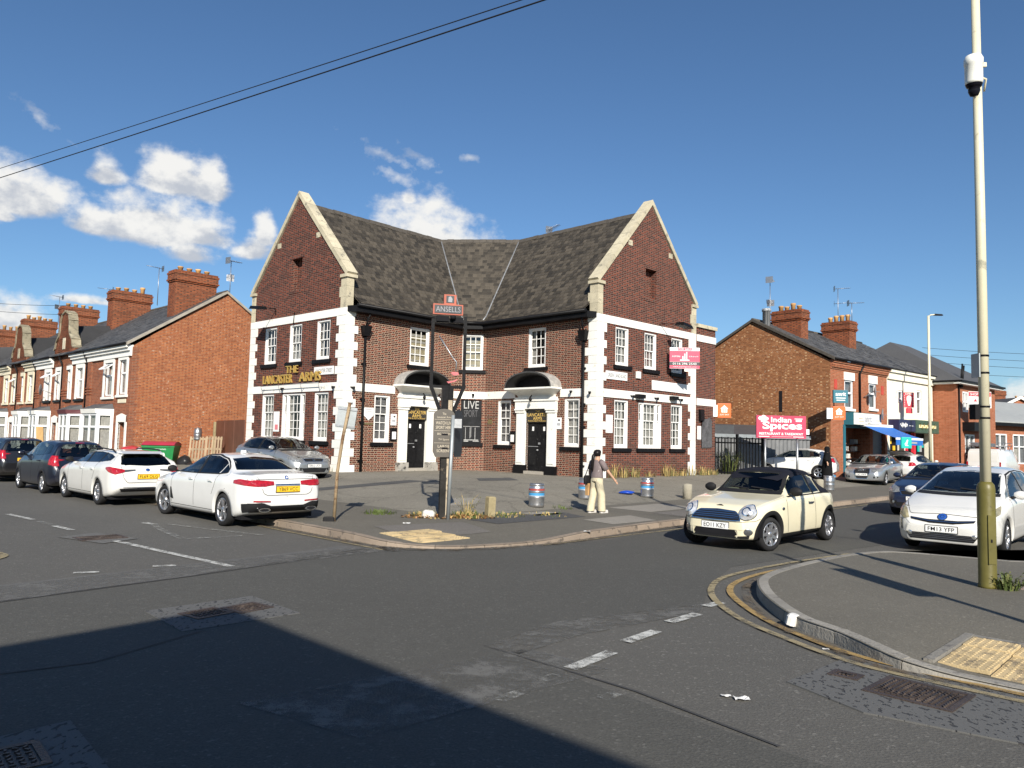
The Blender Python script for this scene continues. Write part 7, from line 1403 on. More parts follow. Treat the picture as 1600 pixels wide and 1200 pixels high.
# --- cream convertible with black hood, turning at the junction
c = Car('convertible_car', 'cream convertible with black fabric roof driving towards the viewer', 'car', (*W(7.14, 14.70), 0), hdg(-G), dict(L=3.73, W=1.68, r=.305, rimk=.72, gap=.05, axles=(1.29, -1.27), paint='car_cream', shoulder=.955, smt=.045,
    top=[(1.865, .56), (1.82, .69), (1.68, .81), (1.35, .895), (.80, .975), (.62, 1.01), (.18, 1.37), (.02, 1.43), (-.45, 1.46), (-.85, 1.43), (-1.05, 1.33), (-1.36, 1.02), (-1.5, .96), (-1.78, .93), (-1.83, .86), (-1.865, .65)],
    belt=[(1.865, .52), (1.72, .75), (1.2, .88), (.7, .935), (-1.0, .965), (-1.5, .955), (-1.80, .88), (-1.865, .6)], plan=[(1.865, .50), (1.80, .64), (1.62, .76), (1.3, .825), (.9, .84), (-1.3, .84), (-1.6, .78), (-1.8, .68), (-1.865, .58)], roofw=[(.8, .70), (.2, .60), (-.5, .575), (-1.0, .57), (-1.4, .66)], bot=[(-1.865, .36), (-1.6, .24), (1.4, .19), (1.865, .22)]))
c.both('side_window', [(.52, .985), (-.50, 1.0)], [(.34, 1.18), (.12, 1.32), (-.12, 1.365), (-.46, 1.375)], cut=True); 
for v in 'LR': c.window('quarter_window', v, [(-.56, 1.0), (-.86, 1.02)], [(-.54, 1.365), (-.80, 1.27)], n=6, m=5)
c.window('windscreen', 'F', [(-.62, 1.05), (0, 1.04), (.62, 1.05)], [(-.53, 1.355), (0, 1.385), (.53, 1.355)]); c.window('rear_window', 'B', [(-.36, 1.10), (.36, 1.10)], [(-.36, 1.27), (.36, 1.27)], tint='car_glass_dark')
# fabric roof over the whole greenhouse, black screen frame
mb = MB(); xs = np.linspace(.10, -1.38, 20); rows = []
for x in xs:
    r_ = []
    for q in np.linspace(-1, 1, 19):
        wr = float(prof(c.sp['roofw'], x, .06)) + .02; p, n_ = c.hit('T', x, q * wr); r_.append(p + n_ * .012 if p is not None else r_[-1])
    rows.append(r_)
mb.grid(rows, 0, True)
for v in 'LR':
    c.patch(v, [(-.9, .99), (-1.36, .985)], [(-.84, 1.25), (-.96, 1.27), (-1.12, 1.16), (-1.40, 1.0)], .012, 12, 6, mb); c.patch(v, [(.34, 1.22), (.14, 1.335), (-.12, 1.375), (-.5, 1.385), (-.82, 1.29)], [(.30, 1.28), (.12, 1.375), (-.12, 1.415), (-.5, 1.43), (-.86, 1.37)], .012, 14, 4, mb); c.patch(v, [(-.50, .99), (-.56, .99)], [(-.46, 1.39), (-.54, 1.39)], .012, 3, 6, mb)
c.patch('B', [(-.62, 1.0), (-.4, 1.0)], [(-.56, 1.30), (-.4, 1.32)], .012, 6, 6, mb); c.patch('B', [(.4, 1.0), (.62, 1.0)], [(.4, 1.32), (.56, 1.30)], .012, 6, 6, mb); c.patch('B', [(-.42, 1.0), (.42, 1.0)], [(-.42, 1.09), (.42, 1.09)], .012, 10, 4, mb); c.part('soft_top', mb, MT['soft_top'])
mb = MB(); c.patch('F', [(-.545, 1.345), (0, 1.375), (.545, 1.345)], [(-.56, 1.38), (0, 1.425), (.56, 1.38)], .010, 14, 4, mb)
for s_ in (1, -1): c.patch('F', [(.60 * s_, 1.0), (.665 * s_, 1.0)], [(.51 * s_, 1.365), (.565 * s_, 1.365)], .010, 3, 10, mb)
c.patch('F', [(-.68, .985), (0, .985), (.68, .985)], [(-.66, 1.05), (0, 1.04), (.66, 1.05)], .006, 16, 4, mb); c.part('screen_frame', mb, MT['trim_black'])
mb = MB(); [c.ribbon('F', [(y0, 1.05), (y1, 1.09)], .02, .016, mb) for y0, y1 in ((.48, .02), (.0, -.42))]; c.part('wipers', mb, MT['trim_black'])
for s_ in (1, -1):
    v = 'L' if s_ > 0 else 'R'; c.disc('F', .565 * s_, .695, .145, .135, off=.012, dome=.05, mats=[MT['chrome'], MT['lamp_bright'], MT['chrome']], name='headlight', rings=((1, 0), (.92, 1), (.5, 2), (.35, 1)))
    c.disc('F', .60 * s_, .36, .06, .06, off=.012, mats=[MT['chrome'], MT['lamp_smoke']], name='fog_light', rings=((1, 0), (.8, 1)))
    c.disc(v, .88, .75, .05, .028, off=.008, mats=[MT['chrome'], MT['trim_black']], name='side_repeater', rings=((1, 0), (.7, 1)))
    c.part('tail_light', c.patch('B', [(.52 * s_, .70), (.64 * s_, .70)], [(.50 * s_, .86), (.62 * s_, .86)], .012, 5, 6), MT['lamp_red'])
c.part('grille_surround', c.patch('F', [(-.49, .545), (0, .535), (.49, .545)], [(-.47, .63), (-.36, .71), (0, .73), (.36, .71), (.47, .63)], .012, 26, 7), MT['chrome']); c.part('grille', c.patch('F', [(-.46, .56), (0, .55), (.46, .56)], [(-.44, .63), (-.34, .69), (0, .71), (.34, .69), (.44, .63)], .017, 26, 7), MT['dark'])
mb = MB()
for q in (.588, .62, .655, .688): k = .44 - max(0, q - .62) * 1.4; c.ribbon('F', [(-k, q - .004), (0, q), (k, q - .004)], .016, .026, mb)
c.part('grille_bars', mb, MT['chrome']); c.part('lower_grille', c.patch('F', [(-.36, .25), (.36, .25)], [(-.43, .31), (-.40, .385), (.40, .385), (.43, .31)], .010, 22, 5), MT['dark']); mb = MB(); c.ribbon('F', [(-.42, .26), (-.46, .32), (-.43, .40), (.43, .40), (.46, .32), (.42, .26)], .018, .014, mb); c.part('lower_grille_trim', mb, M('cream_trim', (.74, .69, .50), .35, coat=1))
mb = MB(); c.patch('F', [(-.60, .245), (0, .245), (.60, .245)], [(-.62, .30), (-.40, .275), (.40, .275), (.62, .30)], .012, 24, 4, mb)
for v in 'LR': c.patch(v, [(.95, .20), (-.92, .20)], [(.93, .30), (-.90, .30)], .008, 16, 4, mb)
c.part('sill_cladding', mb, MT['trim_black']); c.plate('F', 'EO11 KZY', .445, 'plate_white', .53, .115); c.wheels(7, 'single', lip=.075, lipmat=MT['trim_black'], steer=-.22); c.mirror(.46, 1.03, MT['trim_black'], 1.15); c.handles((-.33,), .82, MT['chrome'])
mb = MB(); c.ribbon('F', [(-.78, .62), (-.70, .555), (-.5, .53), (0, .52), (.5, .53), (.70, .555), (.78, .62)], .008, .003, mb); c.part('bonnet_gap', mb, MT['seam']); c.door_lines([[(.72, .96), (.70, .6), (.66, .31)], [(-.52, .98), (-.56, .6), (-.60, .31)]]); mb = MB(); [c.ribbon(v, [(.62, .955), (-1.0, .985), (-1.4, .975)], .022, .006, mb) for v in 'LR']; c.part('waistline_strip', mb, MT['trim_black'])
p, n_ = c.hit('F', 0, .785); mb = MB(); mb.hexa([(p[0] + .002, -.075, p[2]), (p[0] + .002, .075, p[2]), (p[0] - .03, .02, p[2] + .016), (p[0] - .03, -.02, p[2] + .016), (p[0] + .006, -.07, p[2] + .008), (p[0] + .006, .07, p[2] + .008), (p[0] - .026, .02, p[2] + .024), (p[0] - .026, -.02, p[2] + .024)]); c.part('bonnet_badge', mb, MT['trim_black'])
c.cabin(-1.2, .55, .32, .97, seats=((-.12, .36), (-.12, -.36), (-.85, .30), (-.85, -.30)), wheel=(.22, -.36, .98)); c.under(); c.finish()
mb = MB(); c_ = c
# --- white people carrier facing us
c = Car('parked_car', 'white people carrier with sloping nose behind the lamp column', 'car', (*W(4.18, 18.05), 0), hdg(-G), dict(L=4.645, W=1.775, r=.325, rimk=.70, axles=(1.39, -1.39), paint='car_pearl', smt=.07,
    top=[(2.32, .52), (2.28, .66), (2.05, .84), (1.6, 1.0), (1.30, 1.085), (.25, 1.47), (-.2, 1.56), (-.8, 1.585), (-1.6, 1.54), (-1.95, 1.46), (-2.2, 1.12), (-2.32, .8)], belt=[(2.32, .48), (2.05, .74), (1.4, .92), (.9, .98), (-1.5, 1.06), (-2.2, 1.04), (-2.32, .7)], plan=[(2.32, .58), (2.27, .70), (2.12, .79), (1.8, .85), (1.2, .88), (-1.5, .885), (-2.0, .85), (-2.25, .78), (-2.32, .68)], roofw=[(1.35, .76), (.3, .64), (-.6, .61), (-1.8, .58), (-2.2, .68)], bot=[(-2.32, .40), (-2.1, .25), (1.9, .17), (2.32, .21)]))
c.both('side_window', [(.86, 1.04), (-.22, 1.08)], [(.55, 1.24), (.2, 1.41), (-.16, 1.475)]); c.both('side_window', [(-.30, 1.08), (-1.15, 1.11)], [(-.25, 1.48), (-.7, 1.49), (-1.12, 1.46)]); c.both('quarter_window', [(-1.23, 1.12), (-1.75, 1.18)], [(-1.2, 1.455), (-1.7, 1.38)], n=8, m=5); c.both('quarter_window', [(1.16, 1.03), (.95, 1.04)], [(1.02, 1.10), (.70, 1.20)], n=6, m=4, cut=False)
c.window('windscreen', 'F', [(-.68, 1.10), (0, 1.085), (.68, 1.10)], [(-.53, 1.455), (0, 1.50), (.53, 1.455)]); c.window('rear_window', 'B', [(-.6, 1.13), (.6, 1.13)], [(-.5, 1.42), (.5, 1.42)], tint='car_glass_dark')
for v in 'LR': mb = MB(); c.patch(v, [(-.21, 1.07), (-.305, 1.07)], [(-.155, 1.48), (-.255, 1.485)], .006, 4, 6, mb); c.ribbon(v, [(.9, 1.03), (-.3, 1.07), (-1.2, 1.10), (-1.8, 1.17), (-1.72, 1.40), (-1.2, 1.475), (-.6, 1.51), (-.16, 1.495), (.2, 1.43), (.58, 1.255), (.9, 1.04)], .018, .005, mb); c.part('window_trim', mb, MT['trim_black'])
mb = MB(); [c.ribbon('F', [(y0, 1.11), (y1, 1.16)], .022, .014, mb) for y0, y1 in ((.52, .02), (.0, -.45))]; c.patch('F', [(-.72, 1.045), (0, 1.03), (.72, 1.045)], [(-.70, 1.095), (0, 1.08), (.70, 1.095)], .005, 14, 3, mb); c.part('wipers', mb, MT['trim_black'])
for s_ in (1, -1):
    v = 'L' if s_ > 0 else 'R'; c.part('headlight', c.patch('F', [(.56 * s_, .62), (.66 * s_, .60), (.77 * s_, .66)], [(.64 * s_, .775), (.72 * s_, .83), (.795 * s_, .87)], .012, 10, 8, thick=.012), MT['lamp_yellowed']); c.part('headlight', c.patch(v, [(2.05, .70), (1.80, .76)], [(2.02, .82), (1.58, .90)], .010, 8, 6), MT['lamp_yellowed'])
    c.disc('F', .53 * s_, .355, .042, off=.012, mats=[MT['chrome'], MT['lamp_clear']], name='fog_light', rings=((1, 0), (.75, 1))); c.part('bumper_vent', c.patch('F', [(.66 * s_, .40), (.70 * s_, .40)], [(.70 * s_, .60), (.735 * s_, .60)], .010, 3, 6), MT['lamp_smoke']); c.part('tail_light', c.patch('B', [(.62 * s_, .86), (.76 * s_, .86)], [(.6 * s_, 1.1), (.72 * s_, 1.1)], .012, 5, 6), MT['lamp_red'])
c.part('grille', c.patch('F', [(-.52, .60), (-.2, .555), (.2, .555), (.52, .60)], [(-.54, .64), (-.25, .615), (.25, .615), (.54, .64)], .012, 24, 4), MT['dark']); mb = MB(); c.ribbon('F', [(-.52, .625), (-.22, .585), (.22, .585), (.52, .625)], .012, .018, mb); c.part('grille_bar', mb, MT['chrome']); c.disc('F', 0, .67, .085, .058, off=.012, mats=[MT['chrome'], MT['badge_blue'], MT['chrome']], rings=((1, 0), (.82, 1), (.45, 2), (.3, 1)))
c.part('lower_grille', c.patch('F', [(-.52, .26), (.52, .26)], [(-.60, .375), (.60, .375)], .010, 22, 4), MT['trim_black']); mb = MB(); [c.ribbon('F', [(-.54, q), (.54, q)], .008, .014, mb) for q in (.29, .32, .35)]; c.part('grille_bars', mb, MT['alloy_dark']); c.plate('F', 'FM13 YFP', .455, 'plate_white'); mb = MB(); c.ribbon('F', [(-.77, .93), (-.64, .82), (-.56, .70), (0, .725), (.56, .70), (.64, .82), (.77, .93)], .009, .003, mb); c.part('bonnet_gap', mb, MT['seam'])
c.wheels(7, 'twin', steer=.02); c.mirror(.80, 1.06, c.paint, 1.1); c.handles((-.05, -.95), .92); c.door_lines([[(.98, 1.0), (1.0, .7), (.95, .34)], [(-.26, 1.06), (-.25, .34)], [(-1.2, 1.1), (-1.1, .8), (-1.0, .66)]]); c.cabin(-1.9, 1.15, .36, 1.06, wheel=(.55, -.38, 1.02)); 
mb = MB(); mb.box(.78, 1.0, .12, .46, 1.085, 1.10); c.part('paper_on_dash', mb, MT['plate_white']); c.under(); c.finish()

# --- white panel van far up the street
v_ = thing('panel_van', 'white panel van with a roof rack seen from behind on the right', 'van', (31.0, 49.4, 0), hdg(RDv) + .05); MB_ = MB(); w, zt = .96, 1.98
sec = [(0, .35), (w - .04, .35), (w, .42), (w, 1.0), (w - .02, 1.25), (w - .12, 1.85), (w - .2, zt), (0, zt + .03)]; full = sec + [(-a, b) for a, b in sec[-2:0:-1]]
rows = []
for x, k, dz in ((-2.45, .965, 0), (-2.40, 1, 0), (-1.0, 1, 0), (.9, 1, 0), (1.5, .98, -.25), (1.85, .95, -.85), (2.4, .86, -1.05), (2.5, .78, -1.1)): rows.append([(x, a * k, b if b < 1.1 else max(.95, b + dz * (b - .9))) for a, b in full] )
rows = [r_ + [r_[0]] for r_ in rows]; MB_.grid(rows, 0, True); MB_.add(rows[0][:-1], [tuple(range(len(rows[0]) - 1))[::-1]]); MB_.add(rows[-1][:-1], [tuple(range(len(rows[0]) - 1))]); MB_.build('body', MT['car_white'], v_)
for s_ in (1, -1):
    d = MB(); d.box(-2.475, -2.44, min(s_ * .02, s_ * .84), max(s_ * .02, s_ * .84), .50, 1.80); dr = d.build('rear_door', MT['car_white'], v_); g = MB(); g.box(-2.482, -2.47, min(s_ * .10, s_ * .74), max(s_ * .10, s_ * .74), 1.22, 1.66); g.build('door_panel', MT['car_pearl'], dr); t = MB(); t.box(-2.47, -2.40, min(s_ * .86, s_ * .945), max(s_ * .86, s_ * .945), .75, 1.2); t.build('tail_light', MT['lamp_red'], v_)
    for x in (-1.55, 1.5):
        t = MB(); t.lathe([(.2, -.1), (.33, -.1), (.34, 0), (.33, .1), (.2, .1)], 28, 0, (x, s_ * .84, .34), axis='y'); wv = t.build('wheel', MT['tyre'], v_); t = MB(); t.lathe([(.2, 0), (.1, .03), (0, .03)], 20, 0, (x, s_ * .93, .34), axis='y'); t.build('rim', MT['alloy_dark'], wv)
d = MB(); d.box(-2.54, -2.44, -.9, .9, .36, .52); d.build('rear_bumper', MT['trim_black'], v_); d = MB(); d.box(-2.49, -2.475, .2, .66, .62, .73); pl = d.build('number_plate', MT['plate_yellow'], v_)
d = MB(); d.box(-2.50, -2.47, -.16, .1, .98, 1.03); d.build('door_handle', MT['trim_black'], v_); rk = MB()
for x in (-2.0, -1.0, .1): rk.tube([(x, -.8, 1.9), (x, -.8, 2.16), (x, .8, 2.16), (x, .8, 1.9)], .025, 6)
for y in (-.8, -.4, 0, .4, .8): rk.tube([(-2.3, y, 2.17), (.6, y, 2.17)], .02, 5)
for y in (-.8, .8): rk.tube([(-2.3, y, 2.38), (.6, y, 2.38)], .02, 5); [rk.tube([(x, y, 2.16), (x, y, 2.38)], .015, 5) for x in (-2.3, -1.3, -.3, .6)]
rk.box(-2.25, .4, .05, .75, 2.18, 2.36, 0); rk.build('roof_rack', MT['aerial'], v_)
# ------------------------------------------------------------------ street furniture
M('lamp_cream', (.62, .58, .42), .45, var=.06, bump=.05, bs=8, dirt=((.42, .38, .27), 6, .62)); M('olive_paint', (.115, .10, .022), .45, var=.2, bump=.15, bs=14, dirt=((.05, .04, .015), 5, .6)); M('cam_white', (.78, .78, .72), .4); M('dark_glass', (.01, .01, .015), .05)
lp = thing('lamp_column', 'tall cream lamp column with olive base and camera near the viewer', 'lamp post', (6.28, 10.21, .12)); mb = MB()
mb.tube([(0, 0, 1.3), (0, 0, 5.0), (-.01, 0, 8.6)], [.066, .060, .052], 20); mb.build('shaft', MT['lamp_cream'], lp)
mb = MB(); mb.lathe([(.11, 0), (.112, .03), (.108, .05), (.108, 1.28), (.10, 1.34), (.07, 1.38)], 24); mb.hexa([(-.05, -.118, .32), (.05, -.118, .32), (.05, -.09, .32), (-.05, -.09, .32), (-.05, -.116, .95), (.05, -.116, .95), (.05, -.09, .95), (-.05, -.09, .95)]); b_ = mb.build('base', MT['olive_paint'], lp); mb = MB(); mb.box(-.02, .0, -.124, -.115, .6, .64); mb.build('lock', MT['dark'], b_)
for z in (2.22, 2.37, 2.82, 3.05): mb = MB(); mb.lathe([(.062, z - .012), (.07, z - .012), (.07, z + .012), (.062, z + .012)], 20, cap=False); mb.build('strap', MT['black_paint'], lp)
mb = MB(); mb.box(-.085, -.07, -.05, .13, 2.76, 3.08); mb.build('sign_plate', MT['galv'], lp); mb = MB(); mb.box(-.13, -.05, -.02, .12, 2.20, 2.40); mb.build('bracket', MT['dark'], lp)
mb = MB(); mb.lathe([(.0, 6.72), (.105, 6.735), (.11, 6.77), (.11, 7.0), (.118, 7.01), (.118, 7.09), (.11, 7.1), (.10, 7.13), (.0, 7.14)], 22, 0, (-.11, -.10, 0), cap=False); cm = mb.build('security_camera', MT['cam_white'], lp)
mb = MB(); mb.lathe([(.105, 6.735), (.095, 6.71), (.085, 6.695), (.07, 6.69), (.075, 6.64), (.05, 6.58), (0, 6.565)], 20, 0, (-.11, -.10, 0), cap=False); mb.build('camera_dome', MT['dark_glass'], cm); mb = MB(); mb.box(-.2, .1, -.05, -.02, 7.02, 7.08); mb.tube([(-.08, -.05, 6.9), (.1, -.03, 6.85), (.1, .02, 6.7)], .015, 6); mb.build('camera_bracket', MT['lamp_cream'], cm)
l2 = thing('lamp_column', 'slender street lamp standing before the cream shop', 'lamp post', (23.7, 43.55, .1)); mb = MB(); mb.tube([(0, 0, 1.2), (0, 0, 9.4)], [.09, .06], 12); mb.tube([(0, 0, 9.35), (.12, -.02, 9.45), (.5, -.05, 9.48)], .035, 8); mb.build('shaft', MT['lamp_cream'], l2); mb = MB(); mb.lathe([(.1, 0), (.1, 1.2), (.08, 1.25)], 14); mb.build('base', MT['olive_paint'], l2); mb = MB(); mb.hexa([(.3, -.12, 9.42), (.8, -.12, 9.42), (.8, .06, 9.42), (.3, .06, 9.42), (.35, -.09, 9.52), (.75, -.09, 9.50), (.75, .03, 9.50), (.35, .03, 9.52)]); mb.build('lantern', MT['black_paint'], l2)
t = thing('lamp_column', 'lamp column at the far end of the terrace', 'lamp post', (*W(47, 8.7), .1)); mb = MB(); mb.tube([(0, 0, 0), (0, 0, 8.0)], [.09, .06], 12); mb.tube([(0, 0, 8), (.1, -.1, 8.1), (.6, -.5, 8.15)], .03, 6); mb.build('shaft', MT['lamp_cream'], t)
# pole with banner sign outside the frame on the right; its shadow lies across the pavement
pp = thing('banner_post', 'post with a tall banner sign just outside the view', 'sign post', (5.88, 5.05, .12)); mb = MB(); mb.tube([(0, 0, 0), (0, 0, 4.75)], .05, 12); mb.build('post', MT['galv'], pp); mb = MB(); mb.box(-.30, .06, -.02, .02, 2.5, 3.6); mb.build('banner', MT['sign_white'], pp)
# leaning sign, seen from the back
ls = thing('traffic_sign', 'small leaning road sign seen from behind at the kerb corner', 'road sign', (-3.62, 16.1, gz(-3.62, 16.1))); mb = MB(); mb.tube([(0, 0, 0), (.03, .0, 1.0), (.12, .0, 1.75), (.24, .0, 2.46)], .034, 10); mb.build('post', M('rusty_pole', (.30, .22, .13), .7, var=.3, vs=4, dirt=((.14, .07, .03), 5, .5)), ls)
mb = MB(); k = .12
def lean(x, y, z): return (.165 + x * math.cos(k) + z * math.sin(k), y, 2.16 - x * math.sin(k) + z * math.cos(k))
mb.hexa([lean(-.2, .05, -.24), lean(.2, .05, -.24), lean(.2, .062, -.24), lean(-.2, .062, -.24), lean(-.2, .05, .22), lean(.2, .05, .22), lean(.2, .062, .22), lean(-.2, .062, .22)]); pl = mb.build('sign_plate', MT['galv'], ls); mb = MB()
for z in (-.19, .17): mb.hexa([lean(-.21, .035, z - .02), lean(.21, .035, z - .02), lean(.21, .05, z - .02), lean(-.21, .05, z - .02), lean(-.21, .035, z + .02), lean(.21, .035, z + .02), lean(.21, .05, z + .02), lean(-.21, .05, z + .02)])
mb.build('rail', MT['steel'], pl); mb = MB(); mb.bbox(-.22, .02, -.06, .10, 0, .09, .02); mb.build('base_block', MT['trim_black'], ls)
# pub sign post
M('post_black', (.025, .024, .022), .7, var=.4, bump=.4, bs=20, dirt=((.30, .24, .17), 3.2, .60)); M('post_bare', (.42, .35, .25), .85, var=.25, bump=.5, bs=25, dirt=((.05, .04, .035), 4, .52)); M('sign_orange', (.38, .085, .045), .55, var=.2); M('board_brown', (.085, .075, .062), .55, var=.12); M('board_back', (.022, .027, .032), .45); M('board_text', (.50, .44, .34), .6); M('board_red', (.30, .08, .06), .6)
sx, sy = -1.45, 17.26; sz = gz(sx, sy); sgn = thing('pub_sign', 'tall black pub sign post with an empty hanging frame', 'pub sign', (sx, sy, sz)); rz_ = .22; cu, su = math.cos(rz_), math.sin(rz_)
def sp_(x, y, z): return (x * cu - y * su, x * su + y * cu, z - sz)
def sbox(mb, x0, x1, y0, y1, z0, z1, m=0): mb.hexa([sp_(a, b, z) for z in (z0, z1) for a, b in ((x0, y0), (x1, y0), (x1, y1), (x0, y1))], m)
mb = MB(); sbox(mb, -.11, .02, -.10, .10, sz - .05, 2.5); mb.build('post', MT['post_black'], sgn); mb = MB(); sbox(mb, .02, .11, -.10, .10, sz - .05, 2.75); mb.build('bare_post_face', MT['post_bare'], sgn)
mb = MB(); sbox(mb, -.12, -.03, -.09, .09, 2.4, 3.05); sbox(mb, .03, .13, -.09, .09, 2.55, 3.05); sbox(mb, -.03, .03, -.05, .05, 2.5, 3.05); mb.build('upper_post', MT['black_paint'], sgn)
fr_ = MB(); sbox(fr_, -.40, -.335, -.035, .035, 3.08, 4.58); sbox(fr_, .335, .40, -.035, .035, 3.08, 4.66); sbox(fr_, -.40, .40, -.035, .035, 3.02, 3.08); sbox(fr_, -.335, .335, -.05, .05, 4.50, 4.58)
for s_ in (-1, 1): fr_.hexa([sp_(s_ * .10, -.04, 2.48), sp_(s_ * .16, -.04, 2.42), sp_(s_ * .16, .04, 2.42), sp_(s_ * .10, .04, 2.48), sp_(s_ * .34, -.04, 3.08), sp_(s_ * .42, -.04, 3.08), sp_(s_ * .42, .04, 3.08), sp_(s_ * .34, .04, 3.08)])
fr_.build('sign_frame', MT['black_paint'], sgn)
mb = MB(); sbox(mb, -.30, -.02, -.10, -.04, 4.52, 4.64); sbox(mb, .08, .30, -.12, -.05, 4.5, 4.62); mb.lathe([(.0, 4.56 - sz), (.06, 4.57 - sz), (.07, 4.64 - sz)], 10, 0, sp_(.06, -.16, sz)); mb.build('sign_lamps', MT['dark'], sgn)
mb = MB(); mb.tube([sp_(-.22, 0, 4.2), sp_(.1, 0, 3.72), sp_(.19, 0, 3.62), sp_(.18, 0, 3.4)], .015, 5); mb.build('broken_bar', MT['steel'], sgn); mb = MB()
for pts in (((.06, 3.37), (.13, 3.40), (.24, 3.38), (.25, 3.33), (.13, 3.31)), ((-.02, 3.17), (.12, 3.19), (.23, 3.24), (.18, 3.18), (.02, 3.13))): mb.add([sp_(x, .01, z) for x, z in pts] + [sp_(x, -.01, z) for x, z in pts], [(0, 1, 2, 3, 4), (9, 8, 7, 6, 5)])
mb.build('torn_sign_scrap', M('scrap_pink', (.55, .14, .15), .6, var=.3), sgn)
tb = MB(); sbox(tb, -.38, .30, -.05, .05, 4.68, 4.92, 0); sbox(tb, -.35, .27, -.06, .06, 4.71, 4.89, 1); sbox(tb, -.14, .14, -.05, .05, 4.92, 5.14, 0); sbox(tb, -.09, .09, -.06, .06, 4.95, 5.11, 1); put_text(tb, 'ANSELLS', sp_(-.04, -.064, 4.80), sp_(1, 0, sz), (0, 0, 1), .56, .12, 2)
tb.add([sp_(x, -.064, z) for x, z in ((-.05, 4.97), (.04, 4.96), (.05, 5.04), (.01, 5.10), (-.04, 5.08))], [(0, 1, 2, 3, 4)], 2); tb.build('name_board', [MT['sign_orange'], MT['board_back'], M('board_grey', (.26, .26, .28), .5)], sgn)
def sboard(y0, tilt, face, name, txt):
    q = MB(); n = 24; out = [(-.29, 1.60), (-.22, 1.48), (.22, 1.48), (.29, 1.60), (.29, 2.42)] + [(.29 * math.cos(t), 2.42 + .13 * math.sin(t)) for t in np.linspace(.15, math.pi - .15, 9)] + [(-.29, 2.42)]
    ct, st = math.cos(tilt), math.sin(tilt)
    def pp_(x, z, o): x *= .8; return sp_(x * ct + (-.07 if tilt == 0 else .30), y0 + x * st + o, z)
    f = [pp_(x, z, 0) for x, z in out]; b = [pp_(x, z, .05) for x, z in out]; m = len(f); q.add(f + b, [tuple(range(m)), tuple(reversed(range(m, 2 * m)))], 0); q.add(f + b, [(i, m + i, m + (i + 1) % m, (i + 1) % m) for i in range(m)], 1)
    if txt:
        for s, z, h, mx_ in (('The', 2.44, .05, .1), ('Lancaster Arms', 2.365, .045, .40), ('WATCH LIVE', 2.235, .07, .46), ('SPORT HERE', 2.135, .07, .46), ('BIG SCREEN', 1.995, .045, .36), ('TV Sport', 1.865, .05, .3), ('LARGE', 1.72, .06, .32), ('SCREENS', 1.62, .06, .38)): put_text(q, s, pp_(0, z, -.004), sp_(ct, 0, sz) if tilt else sp_(1, 0, sz), (0, 0, 1), mx_ * .8, h, 2)
        for z in (2.31, 2.06, 1.79): q.add([pp_(x, zz, -.004) for x, zz in ((-.27, z), (.25, z), (.25, z + .006), (-.27, z + .006))], [(0, 1, 2, 3)], 2)
        for x, z in ((-.06, 1.985), (-.05, 1.68)): q.hexa([pp_(x + a, zz, o) for zz in (z - .018, z + .018) for a, o in ((0, -.01), (.17, -.01), (.17, .0), (0, .0))], 3)
    q.build(name, [MT[face], MT['board_red'], MT['board_text'], MT['dark']], sgn)
sboard(-.16, 0, 'board_brown', 'sign_board', True); sboard(.16, 1.0, 'board_back', 'rear_sign_board', False)
gp = thing('steel_post', 'plain grey steel post in front of the pub sign', 'post', (-1.33, 16.98, gz(-1.33, 16.98))); mb = MB(); mb.tube([(0, 0, 0), (.05, 0, 2.28)], .038, 14); mb.build('post', MT['galv'], gp); mb = MB(); mb.box(.04, .24, .03, .06, 2.0, 2.2); mb.build('side_plate', MT['steel'], gp)
# wooden and concrete bollards
M('old_wood', (.30, .25, .14), .9, var=.25, bump=.6, bs=14, dirt=((.16, .13, .08), 4, .55)); z = gz(-.44, 17.79); mb = MB(); mb.prism([(-.09, -.09), (.09, -.09), (.09, .09), (-.09, .09)], 0, .46, 0, .025); o = mb.build('bollard', MT['old_wood']); o.location = (-.44, 17.79, z); o.rotation_euler = (.02, .03, .5); tag(o, 'short square wooden post near the base of the pub sign', 'bollard')
for (x, y, lb) in ((5.69, 24.78, 'stubby concrete bollard just left of the cream convertible'), (12.32, 30.77, 'stubby concrete bollard in front of the person in black')):
    mb = MB(); mb.lathe([(.15, -.05), (.15, .42), (.135, .47), (.0, .49)], 16); o = mb.build('bollard', M('bollard_stone', (.34, .31, .24), .9, bump=.5, bs=20, var=.25)); o.location = (x, y, gz(x, y)); tag(o, lb, 'bollard', 'concrete bollards')
